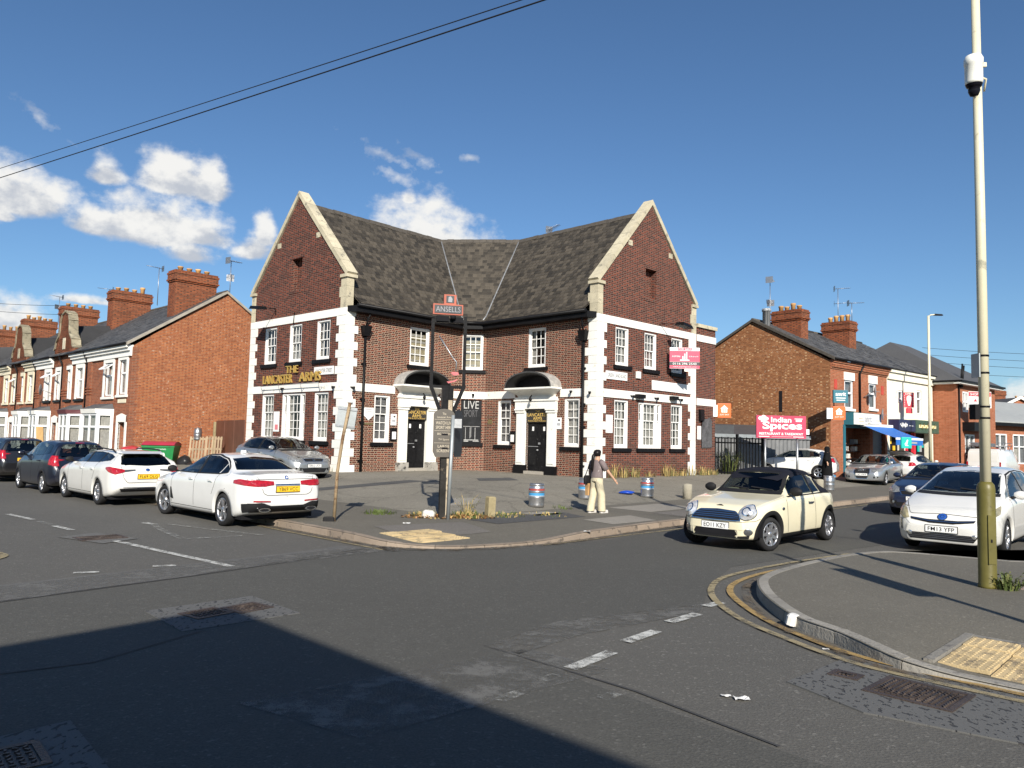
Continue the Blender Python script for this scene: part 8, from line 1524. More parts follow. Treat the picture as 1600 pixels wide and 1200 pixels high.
# beer kegs
M('keg_steel', (.50, .50, .51), .34, metal=.9, var=.22, vs=6, bump=.15, bs=9, dirt=((.16, .14, .12), 7, .60)); M('band_red', (.36, .06, .05), .5, var=.2); M('band_blue', (.05, .28, .55), .5, var=.15); M('band_silver', (.6, .62, .64), .4)
def keg(x, y, lb, bands=True, rz=0, z=None, sc_=1.0, lying=False):
    t = thing('beer_keg', lb, 'beer keg', (x, y, gz(x, y) if z is None else z), rz, 'steel beer kegs standing around the forecourt'); mb = MB(); r, h = .205 * sc_, .60 * sc_
    pr = [(r * .62, .05), (r * .92, .05), (r * .93, 0), (r * .97, 0), (r * .98, .06), (r * .95, .10), (r, .15), (r, .21), (r * 1.035, .24), (r * 1.035, .26), (r, .29), (r, .36), (r * 1.035, .38), (r * 1.035, .40), (r, .43), (r, .48), (r * .93, .53), (r * .90, .545), (r * .97, .56), (r * .97, h), (r * .91, h), (r * .91, .555), (r * .5, .57), (.05, .575), (.045, .6), (.0, .6)]
    mb.lathe([(a, b * sc_ if b < h else b) for a, b in pr], 26, cap=False); mb.build('keg_body', MT['keg_steel'], t)
    if bands:
        for z0, z1, m in ((.405, .475, 'band_red'), (.295, .375, 'band_blue'), (.27, .295, 'band_silver')): q = MB(); q.lathe([(r * 1.004, z0 * sc_), (r * 1.008, (z0 + z1) / 2 * sc_), (r * 1.004, z1 * sc_)], 26, cap=False); q.build('colour_band', MT[m], t)
    return t
keg(.71, 20.24, 'steel keg with red and blue bands nearest the wooden post'); keg(2.22, 22.7, 'steel keg partly hidden behind the walking woman', rz=1); keg(4.33, 24.37, 'steel keg with bands beside the blue carrier bag', rz=2.2); keg(12.95, 31.4, 'plain steel keg hidden behind the convertible hood', False); keg(15.75, 37.9, 'blue banded keg standing by the corner of the speckled gable shop', True, z=.15)
keg(-17.6 + 2.45, 37.35, 'steel keg lying up on the pallets by the orange side wall', False, z=1.52, sc_=.9)
# ------------------------------------------------------------------ yard beside the terrace: bin, pallets, sacks, gate
M('bin_green', (.012, .19, .05), .45, var=.15, dirt=((.03, .10, .04), 4, .6)); M('bin_red', (.36, .03, .06), .45, var=.15)
bz = .06; bn = thing('wheeled_bin', 'green commercial waste bin with a dark red lid', 'bin', (-16.45, 36.45, bz), .12); mb = MB(); 
mb.hexa([(-.60, -.42, .2), (.60, -.42, .2), (.56, .42, .2), (-.56, .42, .2), (-.72, -.56, 1.12), (.72, -.56, 1.12), (.72, .5, 1.12), (-.72, .5, 1.12)]); mb.hexa([(-.74, -.58, 1.10), (.74, -.58, 1.10), (.74, .52, 1.10), (-.74, .52, 1.10), (-.74, -.58, 1.17), (.74, -.58, 1.17), (.74, .52, 1.17), (-.74, .52, 1.17)]); mb.build('body', MT['bin_green'], bn)
mb = MB(); rows = [[(x, y, 1.19 + .17 * math.sin(math.pi * (y + .6) / 1.2) ** .7) for x in (-.73, .73)] for y in np.linspace(-.6, .55, 12)]; mb.grid(rows, 0, True, flip=True); mb.grid([[(p[0], p[1], 1.17) for p in r_] for r_ in rows], 0)
for x in (-.73, .73): mb.add([(x, y, 1.17) for y in (-.6, .55)] + [r_[0 if x < 0 else 1] for r_ in rows[::-1]], [tuple(range(14))])
mb.build('lid', MT['bin_red'], bn); mb = MB(); put_text(mb, 'enva', (0, -.525, .74), (1, 0, 0), (0, -.12, .99), .66, .21, 0, .03); put_text(mb, 'RECYCLING', (.05, -.552, 1.0), (1, 0, 0), (0, -.12, .99), .62, .06); put_text(mb, 'www.enva.com', (.2, -.486, .46), (1, 0, 0), (0, -.12, .99), .5, .06); mb.build('lettering', MT['sign_white'], bn)
for x, y in ((-.48, -.32), (.48, -.32), (-.48, .32), (.48, .32)): mb = MB(); mb.lathe([(.0, -.03), (.09, -.03), (.09, .03), (0, .03)], 12, 0, (x, y, .1), axis='y', cap=False); mb.box(x - .02, x + .02, y - .05, y + .05, .1, .22); mb.build('castor', MT['trim_black'], bn)
def sack(p, s, mat, lb, cat='bag', seed=0):
    rr = random.Random(seed); mb = MB(); n, m = 14, 9; rows = []
    for i in range(m + 1):
        f = i / m; r_ = []
        for j in range(n): t = 2 * math.pi * j / n; k = (math.sin(math.pi * min(1, f * 1.02)) ** .55) * (1 + .13 * math.sin(3 * t + i * .9 + seed) + rr.uniform(-.05, .05)); r_.append((p[0] + s[0] * k * math.cos(t), p[1] + s[1] * k * math.sin(t), p[2] + s[2] * f))
        rows.append(r_ + [r_[0]])
    mb.grid(rows, 0, True); o = mb.build('refuse_bag' if cat == 'bag' else 'carrier_bag', mat); o.location = (0, 0, 0); return tag(o, lb, cat)
M('bag_black', (.02, .02, .022), .3); M('bag_red', (.42, .03, .04), .4); M('bag_blue', (.01, .06, .42), .35); M('bag_pale', (.55, .60, .66), .4)
sack((-17.75, 36.5, bz), (.52, .45, .95), MT['bag_black'], 'heap of dark sacks left of the green bin', seed=3); sack((-17.8, 36.3, bz + .85), (.45, .36, .28), MT['bag_red'], 'red plastic sheet crumpled on top of the sacks', seed=5); sack((-17.35, 36.15, bz + .82), (.16, .16, .24), MT['bag_pale'], 'pale blue bag squeezed between red sheet and bin', seed=8); sack((-15.45, 36.7, bz), (.34, .34, .75), MT['bag_black'], 'black refuse sack between the green bin and the pallets', seed=11); sack((-14.95, 36.2, bz), (.3, .3, .42), MT['bag_black'], 'low black refuse sack in front of the pallets', seed=14)
M('pallet_wood', (.30, .22, .14), .85, var=.25, bump=.4, bs=20, rnd=.2)
for k, (x, y, an, tl) in enumerate(((-15.05, 37.15, .1, .16), (-14.3, 37.2, -.05, .10))):
    t = thing('pallet', ('wooden pallet stood on edge by the bin under the keg', 'wooden pallet stood on edge nearer the brown gate')[k], 'pallet', (x, y, gz(x, y)), an); t.rotation_euler = (-tl, 0, an)
    for i in range(6): mb = MB(); mb.box(-.40 + i * .142, -.40 + i * .142 + .085, -.07, -.05, 0, 1.2); mb.build('slat', MT['pallet_wood'], t)
    for z_ in (.05, .55, 1.05): mb = MB(); mb.box(-.40, .40, -.05, .03, z_, z_ + .1); mb.build('bearer', MT['pallet_wood'], t)
M('gate_brown', (.13, .055, .035), .55, var=.25, vs=1.2); ga, gb = np.array(W(38.7, 18.1)), np.array((-12.0, 34.75)); gf = Fr(ga, gb); gz0 = .3
gt = thing('yard_gate', 'tall brown sheet gate between the side wall and the pub', 'gate', (*((ga + gb) / 2), gz0)); of = tuple(gt.location)
for i in range(6): mb = MB(); a, b = gf.L * i / 6 + .02, gf.L * (i + 1) / 6 - .02; gf.box(mb, a, b, .3, 2.5, -.03, .0 + .012 * (i % 2)); mb.build('panel', MT['gate_brown'], gt, off=of)
mb = MB(); gf.box(mb, -.25, -.02, .2, 2.45, -.12, .1); mb.build('gate_post', MT['old_wood'], gt, off=of)
# ------------------------------------------------------------------ signs on the pub and shops
def street_sign(fr, t0, t1, z, txt, lb):
    c = fr.p((t0 + t1) / 2, z, .02); t = thing('street_name_sign', lb, 'street sign', c); mb = MB(); fr.box(mb, t0, t1, z - .16, z + .16, .005, .035); mb.build('plate', MT['sign_white'], t, off=c); mb = MB(); fr.text(mb, txt, (t0 + t1) / 2, z, .039, (t1 - t0) * .88, .15); mb.build('lettering', MT['text_dark'], t, off=c)
street_sign(LG, 5.27, 6.62, 4.45, 'LANCASTER STREET', 'white street sign reading Lancaster Street on the left gable'); street_sign(RG, .56, 1.95, 4.52, 'GREEN LANE ROAD', 'white street sign reading Green Lane Road on the right gable')
fs = RG.p(5.1, 5.45, 1.0); sb = thing('for_sale_board', 'pink for sale board jutting from the right gable of the pub', 'sign board', fs); M('sale_pink', (.66, .06, .12), .5); u = np.array([math.cos(-.05), math.sin(-.05), 0]); nn = np.array([u[1], -u[0], 0])
bc = np.array(RG.p(5.05, 0, .75)); 
def bp_(x, z, o=0): q = bc + u * x + nn * o; return (q[0], q[1], z)
def bbx(mb, x0, x1, z0, z1, o0, o1, m=0): mb.hexa([bp_(x0, z0, o1), bp_(x1, z0, o1), bp_(x1, z0, o0), bp_(x0, z0, o0), bp_(x0, z1, o1), bp_(x1, z1, o1), bp_(x1, z1, o0), bp_(x0, z1, o0)], m)
mb = MB(); bbx(mb, -.63, .63, 5.08, 5.98, -.02, .02, 0); bbx(mb, -.63, .63, 5.37, 5.84, .02, .026, 1); bbx(mb, -.63, .63, 5.21, 5.36, .02, .026, 2); bbx(mb, -.63, .63, 5.09, 5.21, .02, .025, 1); bbx(mb, -.30, .30, 5.86, 5.97, .02, .027, 1); mb.build('board', [MT['sign_white'], MT['sale_pink'], MT['text_dark']], sb, off=fs)
mb = MB(); put_text(mb, 'FOR SALE', bp_(0, 5.915, .029), u, (0, 0, 1), .52, .075); put_text(mb, 'ASPIRE', bp_(-.36, 5.60, .029), u, (0, 0, 1), .36, .06); put_text(mb, 'G R O U P', bp_(.38, 5.60, .029), u, (0, 0, 1), .38, .05); put_text(mb, '0116 296 2540', bp_(0, 5.285, .029), u, (0, 0, 1), 1.0, .09); put_text(mb, 'www.aspiregroup.com', bp_(0, 5.15, .028), u, (0, 0, 1), 1.0, .05)
for x, h in ((-.10, .16), (-.02, .27), (.06, .34)): bbx(mb, x, x + .045, 5.45, 5.45 + h, .026, .03, 0)
bbx(mb, -.2, .2, 5.42, 5.46, .026, .03, 0); mb.build('lettering', MT['sign_white'], sb, off=fs)
mb = MB(); mb.tube([RG.p(5.0, 5.95, 0), bp_(-.1, 5.95, -.02)], .025, 6); mb.tube([RG.p(5.0, 5.15, 0), bp_(-.1, 5.15, -.02)], .025, 6); bbx(mb, .0, .42, 4.96, 5.07, -.02, .01); mb.build('bracket', MT['cream_sign'], sb, off=fs)
def je(c, ang, lb):
    t = thing('projecting_sign', lb, 'sign', c, ang); mb = MB(); mb.bbox(-.0, .62, -.05, .05, -.36, .30, .02); mb.build('light_box', MT['orange_sign'], t); mb = MB(); mb.box(-.28, .0, -.05, .05, -.32, .22); mb.build('bracket', MT['sign_white'], t); mb = MB()
    mb.add([(x + .31, -.054, z) for x, z in ((-.18, .05), (0, .22), (.18, .05), (.13, .05), (.13, -.12), (-.13, -.12), (-.13, .05))], [(0, 1, 2), (3, 4, 5, 6)], 0); mb.add([(x + .31, -.056, z) for x, z in ((-.05, .06), (-.02, .06), (-.02, -.10), (-.05, -.10), (.03, .06), (.06, .06), (.06, -.10), (.03, -.10))], [(0, 1, 2, 3), (4, 5, 6, 7)], 1); put_text(mb, 'JUST EAT', (.31, -.054, -.23), (1, 0, 0), (0, 0, 1), .42, .08); mb.build('logo', [MT['sign_white'], MT['orange_sign']], t)
je((*RX.p(1.76, 3.45, .12)[:2], 3.5), -.1, 'orange projecting takeaway sign on the far corner of the pub'); je((16.05, 38.45, 3.62), -.1, 'orange projecting takeaway sign on the corner of the speckled gable shop')
t = thing('hanging_sign', 'teal hanging shop sign above the orange takeaway sign', 'sign', (16.1, 38.5, 4.45)); mb = MB(); mb.bbox(0, .74, -.06, .06, -.34, .30, .01); mb.build('board', MT['teal'], t); mb = MB(); put_text(mb, 'amrit', (.37, -.064, .10), (1, 0, 0), (0, 0, 1), .52, .2, 0, .02)
for z_, w_ in ((-.1, .5), (-.21, .44)): mb.box(.37 - w_ / 2, .37 + w_ / 2, -.066, -.062, z_ - .02, z_ + .02)
mb.build('lettering', MT['sign_white'], t); mb = MB(); mb.tube([(.05, 0, -.34), (.05, .0, -.6), (.3, .9, -.6)], .03, 6); mb.build('bracket', MT['black_paint'], t)
t = thing('projecting_sign', 'small teal delivery sign at the end of the blue awning', 'sign', (19.75, 39.05, 2.2)); mb = MB(); mb.bbox(0, .55, -.05, .05, -.28, .28, .03); mb.build('light_box', MT['teal_sign'], t); mb = MB(); mb.add([(x, -.054, z) for x, z in ((.16, -.08), (.3, -.1), (.36, .14), (.3, .16), (.24, .02))], [(0, 1, 2, 3, 4)]); mb.box(.2, .36, -.056, -.053, -.16, -.12); mb.build('logo', MT['sign_white'], t)
c = SF.p(8.3, 4.75, .5); t = thing('projecting_sign', 'red bordered opening sign with a white mannequin shape on the cream shop', 'sign', c); t.scale = (.55, .55, .8); mb = MB(); mb.bbox(-.35, .75, -.05, .05, -.55, .55, .02); mb.bbox(-.1, .55, -.05, .05, -.98, -.56, .1); mb.build('board', MT['red_sign'], t); mb = MB(); mb.add([(x + .2, -.054, z) for x, z in ((-.1, -.42), (.1, -.42), (.26, .05), (.24, .24), (.1, .32), (-.1, .32), (-.24, .24), (-.26, .05))], [tuple(range(8))]); put_text(mb, 'OPEN', (.2, -.056, .44), (1, 0, 0), (0, 0, 1), .8, .13); 
for z_ in np.linspace(-.45, .3, 7):
    for x in (-.27, .67): mb.box(x - .03, x + .03, -.057, -.053, z_ - .025, z_ + .025)
mb.build('lettering', MT['cream_sign'], t)
c = HP.p(.1, 5.0, .9); t = thing('to_let_board', 'white and red to let board on the hipped brick building', 'sign board', c); mb = MB(); mb.box(-.3, 1.1, -.03, .03, -.5, .5, 0); mb.box(-.28, 1.08, -.036, -.03, .2, .47, 1); mb.box(-.26, 1.06, -.036, -.03, -.46, -.26, 2); mb.build('board', [MT['sign_white'], MT['red_sign'], MT['blind_grey']], t); mb = MB(); put_text(mb, 'SHOP TO LET', (.4, -.04, .335), (1, 0, 0), (0, 0, 1), 1.2, .15, 0); put_text(mb, '▲ I I I I', (.4, -.036, -.02), (1, 0, 0), (0, 0, 1), .8, .2, 1); mb.build('lettering', [MT['sign_white'], MT['red_sign']], t)
t = thing('pavement_sign', 'yellow pavement board outside the cream shop', 'sign', (24.1, 45.3, .12), .3); t.scale = (.6, .6, .65); mb = MB(); mb.hexa([(-.3, -.25, 0), (.3, -.25, 0), (.3, .25, 0), (-.3, .25, 0), (-.3, -.03, 1.6), (.3, -.03, 1.6), (.3, .03, 1.6), (-.3, .03, 1.6)]); mb.build('board', MT['yellow_sign'], t); mb = MB(); [mb.box(-.2, .2, -.2 + z_ * .13, -.185 + z_ * .13, z_ - .06, z_ + .06) for z_ in (.5, .8, 1.1)]; mb.build('print', MT['text_dark'], t)
# red restaurant sign on posts
rs = thing('restaurant_sign', 'big red restaurant sign on posts before the speckled gable', 'sign board', (12.75, 36.4, .3), -.03); mb = MB(); mb.box(-1.16, 1.16, -.06, .06, 1.95, 3.02); mb.build('board', MT['pink_sign'], rs); mb = MB(); q = ((1, 0, 0), (0, 0, 1))
put_text(mb, 'Indian', (.0, -.066, 2.82), *q, .95, .25, 0, .02); put_text(mb, 'Spıces', (.05, -.066, 2.50), *q, 1.85, .46, 0, .03); put_text(mb, 'RESTAURANT & TAKEAWAY', (0, -.066, 2.16), *q, 2.05, .115, 0, .02)
mb.box(-1.05, -.55, -.067, -.064, 2.01, 2.04); mb.box(-.45, .5, -.067, -.064, 2.02, 2.03); mb.box(.55, 1.05, -.067, -.064, 2.01, 2.04); mb.box(.62, 1.0, -.067, -.064, 2.86, 2.89); mb.box(.68, .95, -.067, -.064, 2.74, 2.83)
for x, z_, r_ in ((-.95, 2.88, .12), (-.82, 2.93, .12), (-.70, 2.86, .11)): mb.add([(x + r_ * math.cos(a), -.067 - .0005 * x, z_ + r_ * .8 * math.sin(a)) for a in np.linspace(0, 6.28, 15)[:-1]], [tuple(range(14))])
mb.add([(x, -.068, z_) for x, z_ in ((-.95, 2.70), (-.72, 2.72), (-.73, 2.86), (-.93, 2.86))], [(0, 1, 2, 3)]); mb.build('lettering', MT['sign_white'], rs)
for x in (-.72, .78): mb = MB(); mb.tube([(x, .04, -.3), (x, .04, 2.0)], .05, 10); mb.build('post', MT['steel'], rs)
mb = MB(); mb.box(1.2, 1.34, .02, .1, 2.15, 2.4); mb.build('small_floodlight', MT['sign_white'], rs)
# corrugated shed and palisade beside the pub
M('shed_grey', (.16, .165, .17), .6, var=.2, metal=.2); M('shed_dark', (.06, .063, .068), .6, var=.2)
sh = thing('metal_shed', 'grey corrugated metal shed behind railings beside the pub', 'shed', (11.5, 38.6, .3)); F_s = Fr((9.0, 37.4), (15.6, 40.3)); of = (11.5, 38.6, .3); mb = MB(); ts = np.linspace(0, F_s.L, 56); mb.grid([[F_s.p(t, z_, .04 * (i % 2)) for i, t in enumerate(ts)] for z_ in (.2, 2.25)], 0, False); mb.build('cladding', MT['shed_grey'], sh, off=of); mb = MB(); F_s.box(mb, -.2, F_s.L, 2.25, 2.42, -.1, .12, 0); F_s.box(mb, -.2, 2.2, 2.42, 2.85, -2.5, .1, 1); mb.add([F_s.p(-.2, 2.42, .12), F_s.p(F_s.L, 2.42, .12), F_s.p(F_s.L, 3.0, -3), F_s.p(-.2, 3.0, -3)], [(0, 1, 2, 3)], 1); mb.build('roof', [MT['galv'], MT['shed_dark']], sh, off=of)
fn = thing('railing_fence', 'dark upright railings between the pub and the restaurant sign', 'fence', (10.4, 36.4, .4)); F_f = Fr((9.35, 36.1), (12.3, 37.6)); of = (10.4, 36.4, .4)
for i in range(17): mb = MB(); t = .1 + i * (F_f.L - .2) / 16; F_f.box(mb, t - .02, t + .02, .3, 2.2 + .06 * (i % 2), -.01, .02); mb.build('rail_upright', MT['black_paint'], fn, off=of)
for t in (.02, F_f.L / 2, F_f.L - .02): mb = MB(); F_f.box(mb, t - .05, t + .05, .3, 2.4, -.06, .05); mb.build('fence_post', MT['black_paint'], fn, off=of)
for z_ in (.55, 1.95): mb = MB(); F_f.box(mb, 0, F_f.L, z_, z_ + .07, -.04, -.01); mb.build('rail', MT['black_paint'], fn, off=of)
# ------------------------------------------------------------------ people
M('skin', (.50, .30, .20), .55, var=.08); M('hair', (.012, .01, .01), .35); M('tee', (.17, .135, .135), .85, var=.12, vs=14, dirt=((.38, .34, .33), 9, .60)); M('khaki', (.56, .50, .35), .85, var=.12, vs=12, bump=.3, bs=10); M('black_cloth', (.008, .008, .009), .9); M('bag_leather', (.015, .015, .016), .45); M('paper_bag', (.50, .30, .13), .8, var=.12); M('shoe', (.55, .53, .50), .6)
def skin_mesh(name, V_, E_, Rr, mat, parent, root=0, sub=2):
    me = bpy.data.meshes.new(name); me.from_pydata([tuple(v) for v in V_], E_, []); o = bpy.data.objects.new(name, me); C.objects.link(o); md = o.modifiers.new('s', 'SKIN'); md.use_smooth_shade = True
    if not me.skin_vertices: 
        try: me.skin_vertices.new()
        except Exception: pass
    for i, r_ in enumerate(Rr):
        me.skin_vertices[0].data[i].radius = (r_, r_) if not isinstance(r_, tuple) else r_; me.skin_vertices[0].data[i].use_root = i == root
    sb_ = o.modifiers.new('u', 'SUBSURF'); sb_.levels = sub; sb_.render_levels = sub
    dg = bpy.context.evaluated_depsgraph_get(); m2 = bpy.data.meshes.new_from_object(o.evaluated_get(dg)); bpy.data.objects.remove(o); m2.materials.clear(); m2.materials.append(mat); o2 = bpy.data.objects.new(name, m2); C.objects.link(o2); o2.parent = parent
    for p in m2.polygons: p.use_smooth = True
    return o2
def oval(mb, secs, n=16, m=0, cap=True):     # secs: centre (x,y,z), half-axes (rx, ry)
    rows = []
    for (c, rx, ry) in secs: r_ = [(c[0] + rx * math.cos(t), c[1] + ry * math.sin(t), c[2]) for t in np.linspace(0, 2 * math.pi, n + 1)[:-1]]; rows.append(r_ + [r_[0]])
    mb.grid(rows, m, True)
    if cap: mb.add(rows[0][:-1], [tuple(range(n))[::-1]], m); mb.add(rows[-1][:-1], [tuple(range(n))], m)
def person(label, loc, rz, H=1.55, hands=None, legs=((.13, -.03), (-.20, .06)), arms=None, clothed=True):
    t = thing('person', label, 'person', loc, rz); k = H / 1.55
    hipz, kz, sh, nk = .80, .43, 1.265, 1.335; V_ = []; E_ = []; Rr = []
    def add(p, r_, par=None): V_.append(np.array(p) * k); Rr.append(r_ * k); i = len(V_) - 1; (E_.append((par, i)) if par is not None else None); return i
    pel = add((0, 0, .86), .105); ch = add((.01, 0, 1.05), .10, pel); up = add((.0, 0, 1.22), .105, ch); ne = add((.005, 0, nk), .048, up); h1 = add((.02, 0, 1.41), .072, ne); h2 = add((.03, 0, 1.485), .075, h1); add((.025, 0, 1.53), .05, h2)
    for s_, (fx, lift) in zip((1, -1), legs):
        hp = add((0, .085 * s_, hipz), .085, pel); kn = add((fx * .55 + .04, .09 * s_, kz + .01), .06, hp); an = add((fx, .09 * s_, .085 + max(0, lift)), .035, kn); to = add((fx + .12, .095 * s_, .035 + max(0, lift) * .4), .034, an)
    for s_, (e, w) in zip((1, -1), arms):
        so = add((0, .165 * s_, sh), .052, up); el = add(e, .038, so); wr = add(w, .026, el); d = np.array(w) - np.array(e); d /= np.linalg.norm(d); side = np.array([1, 0, 0]) - d * d[0]; side /= np.linalg.norm(side); pa = add(np.array(w) + d * .055, .024, wr)
        for q, ln in ((-.018, .062), (-.006, .07), (.006, .066), (.018, .055)): f1 = add(np.array(w) + d * (.085) + side * q, .0085, pa); add(np.array(w) + d * (.085 + ln) + side * q * 1.1, .007, f1)
        th = add(np.array(w) + d * .03 + side * .03, .009, wr); add(np.array(w) + d * .075 + side * .045, .007, th)
    skin_mesh('body', V_, E_, Rr, MT['skin'], t); return t, k, np.array(V_)
pz = gz(2.18, 19.37); pr_, k, PV = person('walking woman with black ponytail, brown tee and khaki trousers', (2.18, 19.37, pz), math.radians(38), 1.56, arms=(((-.02, .24, 1.03), (-.0, .235, .82)), ((.10, -.30, 1.02), (.24, -.36, .84))), legs=((-.12, .0), (.10, .0)))
mb = MB(); oval(mb, [((0, 0, .78 * k), .125, .155), ((0, 0, .86 * k), .13, .165), ((0, 0, .97 * k), .115, .15)])
for s_, fx in ((1, -.12), (-1, .10)): oval(mb, [((fx * .95, .095 * s_, .05), .095, .10), ((fx * .8, .095 * s_, .2 * k), .092, .098), ((fx * .5 + .03, .092 * s_, .45 * k), .092, .09), ((.0, .085 * s_, .70 * k), .105, .09), ((0, .08 * s_, .84 * k), .11, .085)], 14)
mb.build('trousers', MT['khaki'], pr_)
mb = MB(); oval(mb, [((0, 0, .87 * k), .135, .18), ((0, 0, .98 * k), .125, .17), ((.01, 0, 1.10 * k), .125, .172), ((.0, 0, 1.20 * k), .12, .185), ((0, 0, 1.265 * k), .09, .16), ((0, 0, 1.315 * k), .06, .075)])
for s_, e in ((1, (-.01, .235, 1.07)), (-1, (.06, -.27, 1.06))): mb.tube([(0, .12 * s_, 1.265 * k), (0, .175 * s_, 1.24 * k), np.array(e) * k], [.07, .075, .072], 12)
mb.build('tee_shirt', MT['tee'], pr_)
mb = MB(); oval(mb, [((.01, 0, 1.40 * k), .07, .07), ((-.01, 0, 1.43 * k), .092, .09), ((.0, 0, 1.49 * k), .105, .095), ((.01, 0, 1.54 * k), .085, .08), ((.015, 0, 1.565 * k), .04, .04)]); mb.tube([(-.09, 0, 1.46 * k), (-.135, 0, 1.40 * k), (-.15, .01, 1.26 * k), (-.15, .015, 1.10 * k), (-.14, .02, 1.02 * k)], [.03, .045, .042, .032, .012], 10); mb.build('hair', MT['hair'], pr_)
for s_, fx in ((1, -.12), (-1, .10)): mb = MB(); mb.bbox(fx - .06, fx + .19, .095 * s_ - .05, .095 * s_ + .05, 0, .075, .025); mb.build('shoe', MT['shoe'], pr_)
mw = Matrix.Translation((2.18, 19.37, pz)) @ Matrix.Rotation(math.radians(38), 4, 'Z')
def held(name, mb, mat, lb, cat): o = mb.build(name, mat); o.matrix_world = mw; return tag(o, lb, cat)
mb = MB(); mb.bbox(-.20, .02, .20, .30, .70, .92, .03); mb.tube([(-.16, .25, .92), (-.06, .20, 1.2), (.0, .11, 1.32 * k), (.06, .18, 1.2), (-.01, .25, .92)], .012, 6, cap=False); held('handbag', mb, MT['bag_leather'], 'black shoulder bag at the walking woman’s hip', 'bag')
mb = MB(); mb.hexa([(-.12, .19, .42), (.10, .19, .42), (.10, .29, .42), (-.12, .29, .42), (-.13, .19, .72), (.11, .19, .72), (.11, .29, .72), (-.13, .29, .72)]); mb.tube([(-.06, .24, .72), (-.03, .24, .80), (.03, .24, .80), (.05, .24, .72)], .008, 5, cap=False); held('paper_bag', mb, MT['paper_bag'], 'brown paper carrier bag in the walking woman’s hand', 'bag')
P2_ = (15.3, 37.3); p2, k2, _ = person('person in a long black robe and headscarf by the white hatchback', (*P2_, gz(*P2_)), math.radians(-15), 1.62, arms=(((-.02, .25, 1.03), (.05, .26, .82)), ((-.08, -.28, 1.02), (-.04, -.36, .84))), legs=((.06, 0), (-.08, 0)))
mb = MB(); oval(mb, [((0, 0, .05), .25, .25), ((0, 0, .45), .25, .26), ((0, 0, .9), .22, .27), ((0, 0, 1.15 * k2), .16, .235), ((0, 0, 1.27 * k2), .12, .20), ((0, 0, 1.34 * k2), .09, .12)])
for s_, e, w in ((1, (-.02, .25, 1.03), (.05, .26, .86)), (-1, (-.08, -.28, 1.02), (-.04, -.36, .88))): mb.tube([(0, .13 * s_, 1.25 * k2), np.array(e) * k2, np.array(w) * k2], [.085, .10, .11], 12)
mb.build('robe', MT['black_cloth'], p2); mb = MB(); oval(mb, [((0, 0, 1.24 * k2), .17, .22), ((0, 0, 1.32 * k2), .12, .15), ((.0, 0, 1.40 * k2), .125, .118), ((.0, 0, 1.48 * k2), .13, .12), ((.0, 0, 1.54 * k2), .11, .10), ((.01, 0, 1.575 * k2), .06, .055), ((.01, 0, 1.585 * k2), .01, .01)]); mb.build('headscarf', MT['black_cloth'], p2)
# ------------------------------------------------------------------ plants, litter, cables
M('leaf_green', (.07, .10, .02), .7, var=.35, vs=20); M('straw', (.42, .31, .12), .85, var=.3, vs=10); M('dry_leaf', (.38, .20, .08), .85, var=.4, vs=14); M('stem_green', (.12, .13, .04), .8, var=.3); M('litter_white', (.70, .69, .66), .7)
def tuft(c, n, h, spr, mats, label, name='weeds', seed=0, kind=None, cat='plant', wide=.012, leafy=0):
    rr = random.Random(seed); mb = MB()
    for i in range(n):
        a = rr.uniform(0, 6.283); r0 = spr * rr.random() ** .6; b = np.array([c[0] + r0 * math.cos(a), c[1] + r0 * math.sin(a), 0]); b[2] = gz(b[0], b[1]) if c[2] is None else c[2]; hh = h * rr.uniform(.4, 1.1); d = np.array([math.cos(a), math.sin(a), 0]) * hh * rr.uniform(.1, .7); q = np.array([-math.sin(a), math.cos(a), 0]) * wide * rr.uniform(.6, 1.5); m = rr.randrange(len(mats))
        p1, p2_ = b + d * .35 + (0, 0, hh * .6), b + d + (0, 0, hh * rr.uniform(.75, 1)); mb.add([b - q, b + q, p1 + q * .8, p1 - q * .8, p2_], [(0, 1, 2, 3), (3, 2, 4)], m)
        for _ in range(leafy):
            f = rr.uniform(.2, 1); p = b + (p2_ - b) * f; e = np.array([rr.uniform(-1, 1), rr.uniform(-1, 1), rr.uniform(-.3, .7)]); e *= .035 / np.linalg.norm(e); g_ = np.cross(e, (rr.random(), rr.random(), 1)); g_ *= .014 / (np.linalg.norm(g_) + 1e-9); mb.add([p, p + e * .5 + g_, p + e, p + e * .5 - g_], [(0, 1, 2, 3)], m)
    o = mb.build(name, [MT[q_] for q_ in mats]); return tag(o, label, None if kind else cat, None, kind)
tuft((6.46, 10.10, .12), 60, .24, .14, ['leaf_green', 'stem_green'], 'green weed growing at the foot of the cream lamp column', 'weed', 1, leafy=5)
tuft((-.95, 17.75, None), 26, .62, .10, ['stem_green', 'straw'], 'tall thin weed between pub sign and wooden post', 'weed', 2, wide=.007, leafy=3)
for (cx, cy, n, h, sp, ms, nm, sd) in ((-1.9, 17.7, 160, .10, .45, ['leaf_green', 'straw'], 'grass', 3), (-3.0, 18.0, 150, .09, .42, ['leaf_green'], 'grass', 4), (-.9, 17.6, 160, .14, .5, ['straw', 'leaf_green'], 'grass', 5), (-.1, 18.1, 120, .08, .55, ['leaf_green', 'straw'], 'grass', 6), (.9, 18.5, 60, .07, .6, ['leaf_green', 'straw'], 'grass', 7), (1.4, 20.2, 40, .10, .3, ['leaf_green'], 'grass', 9)): tuft((cx, cy, None), n, h, sp, ms, None, nm, sd, 'stuff')
rr = random.Random(5); mb = MB()
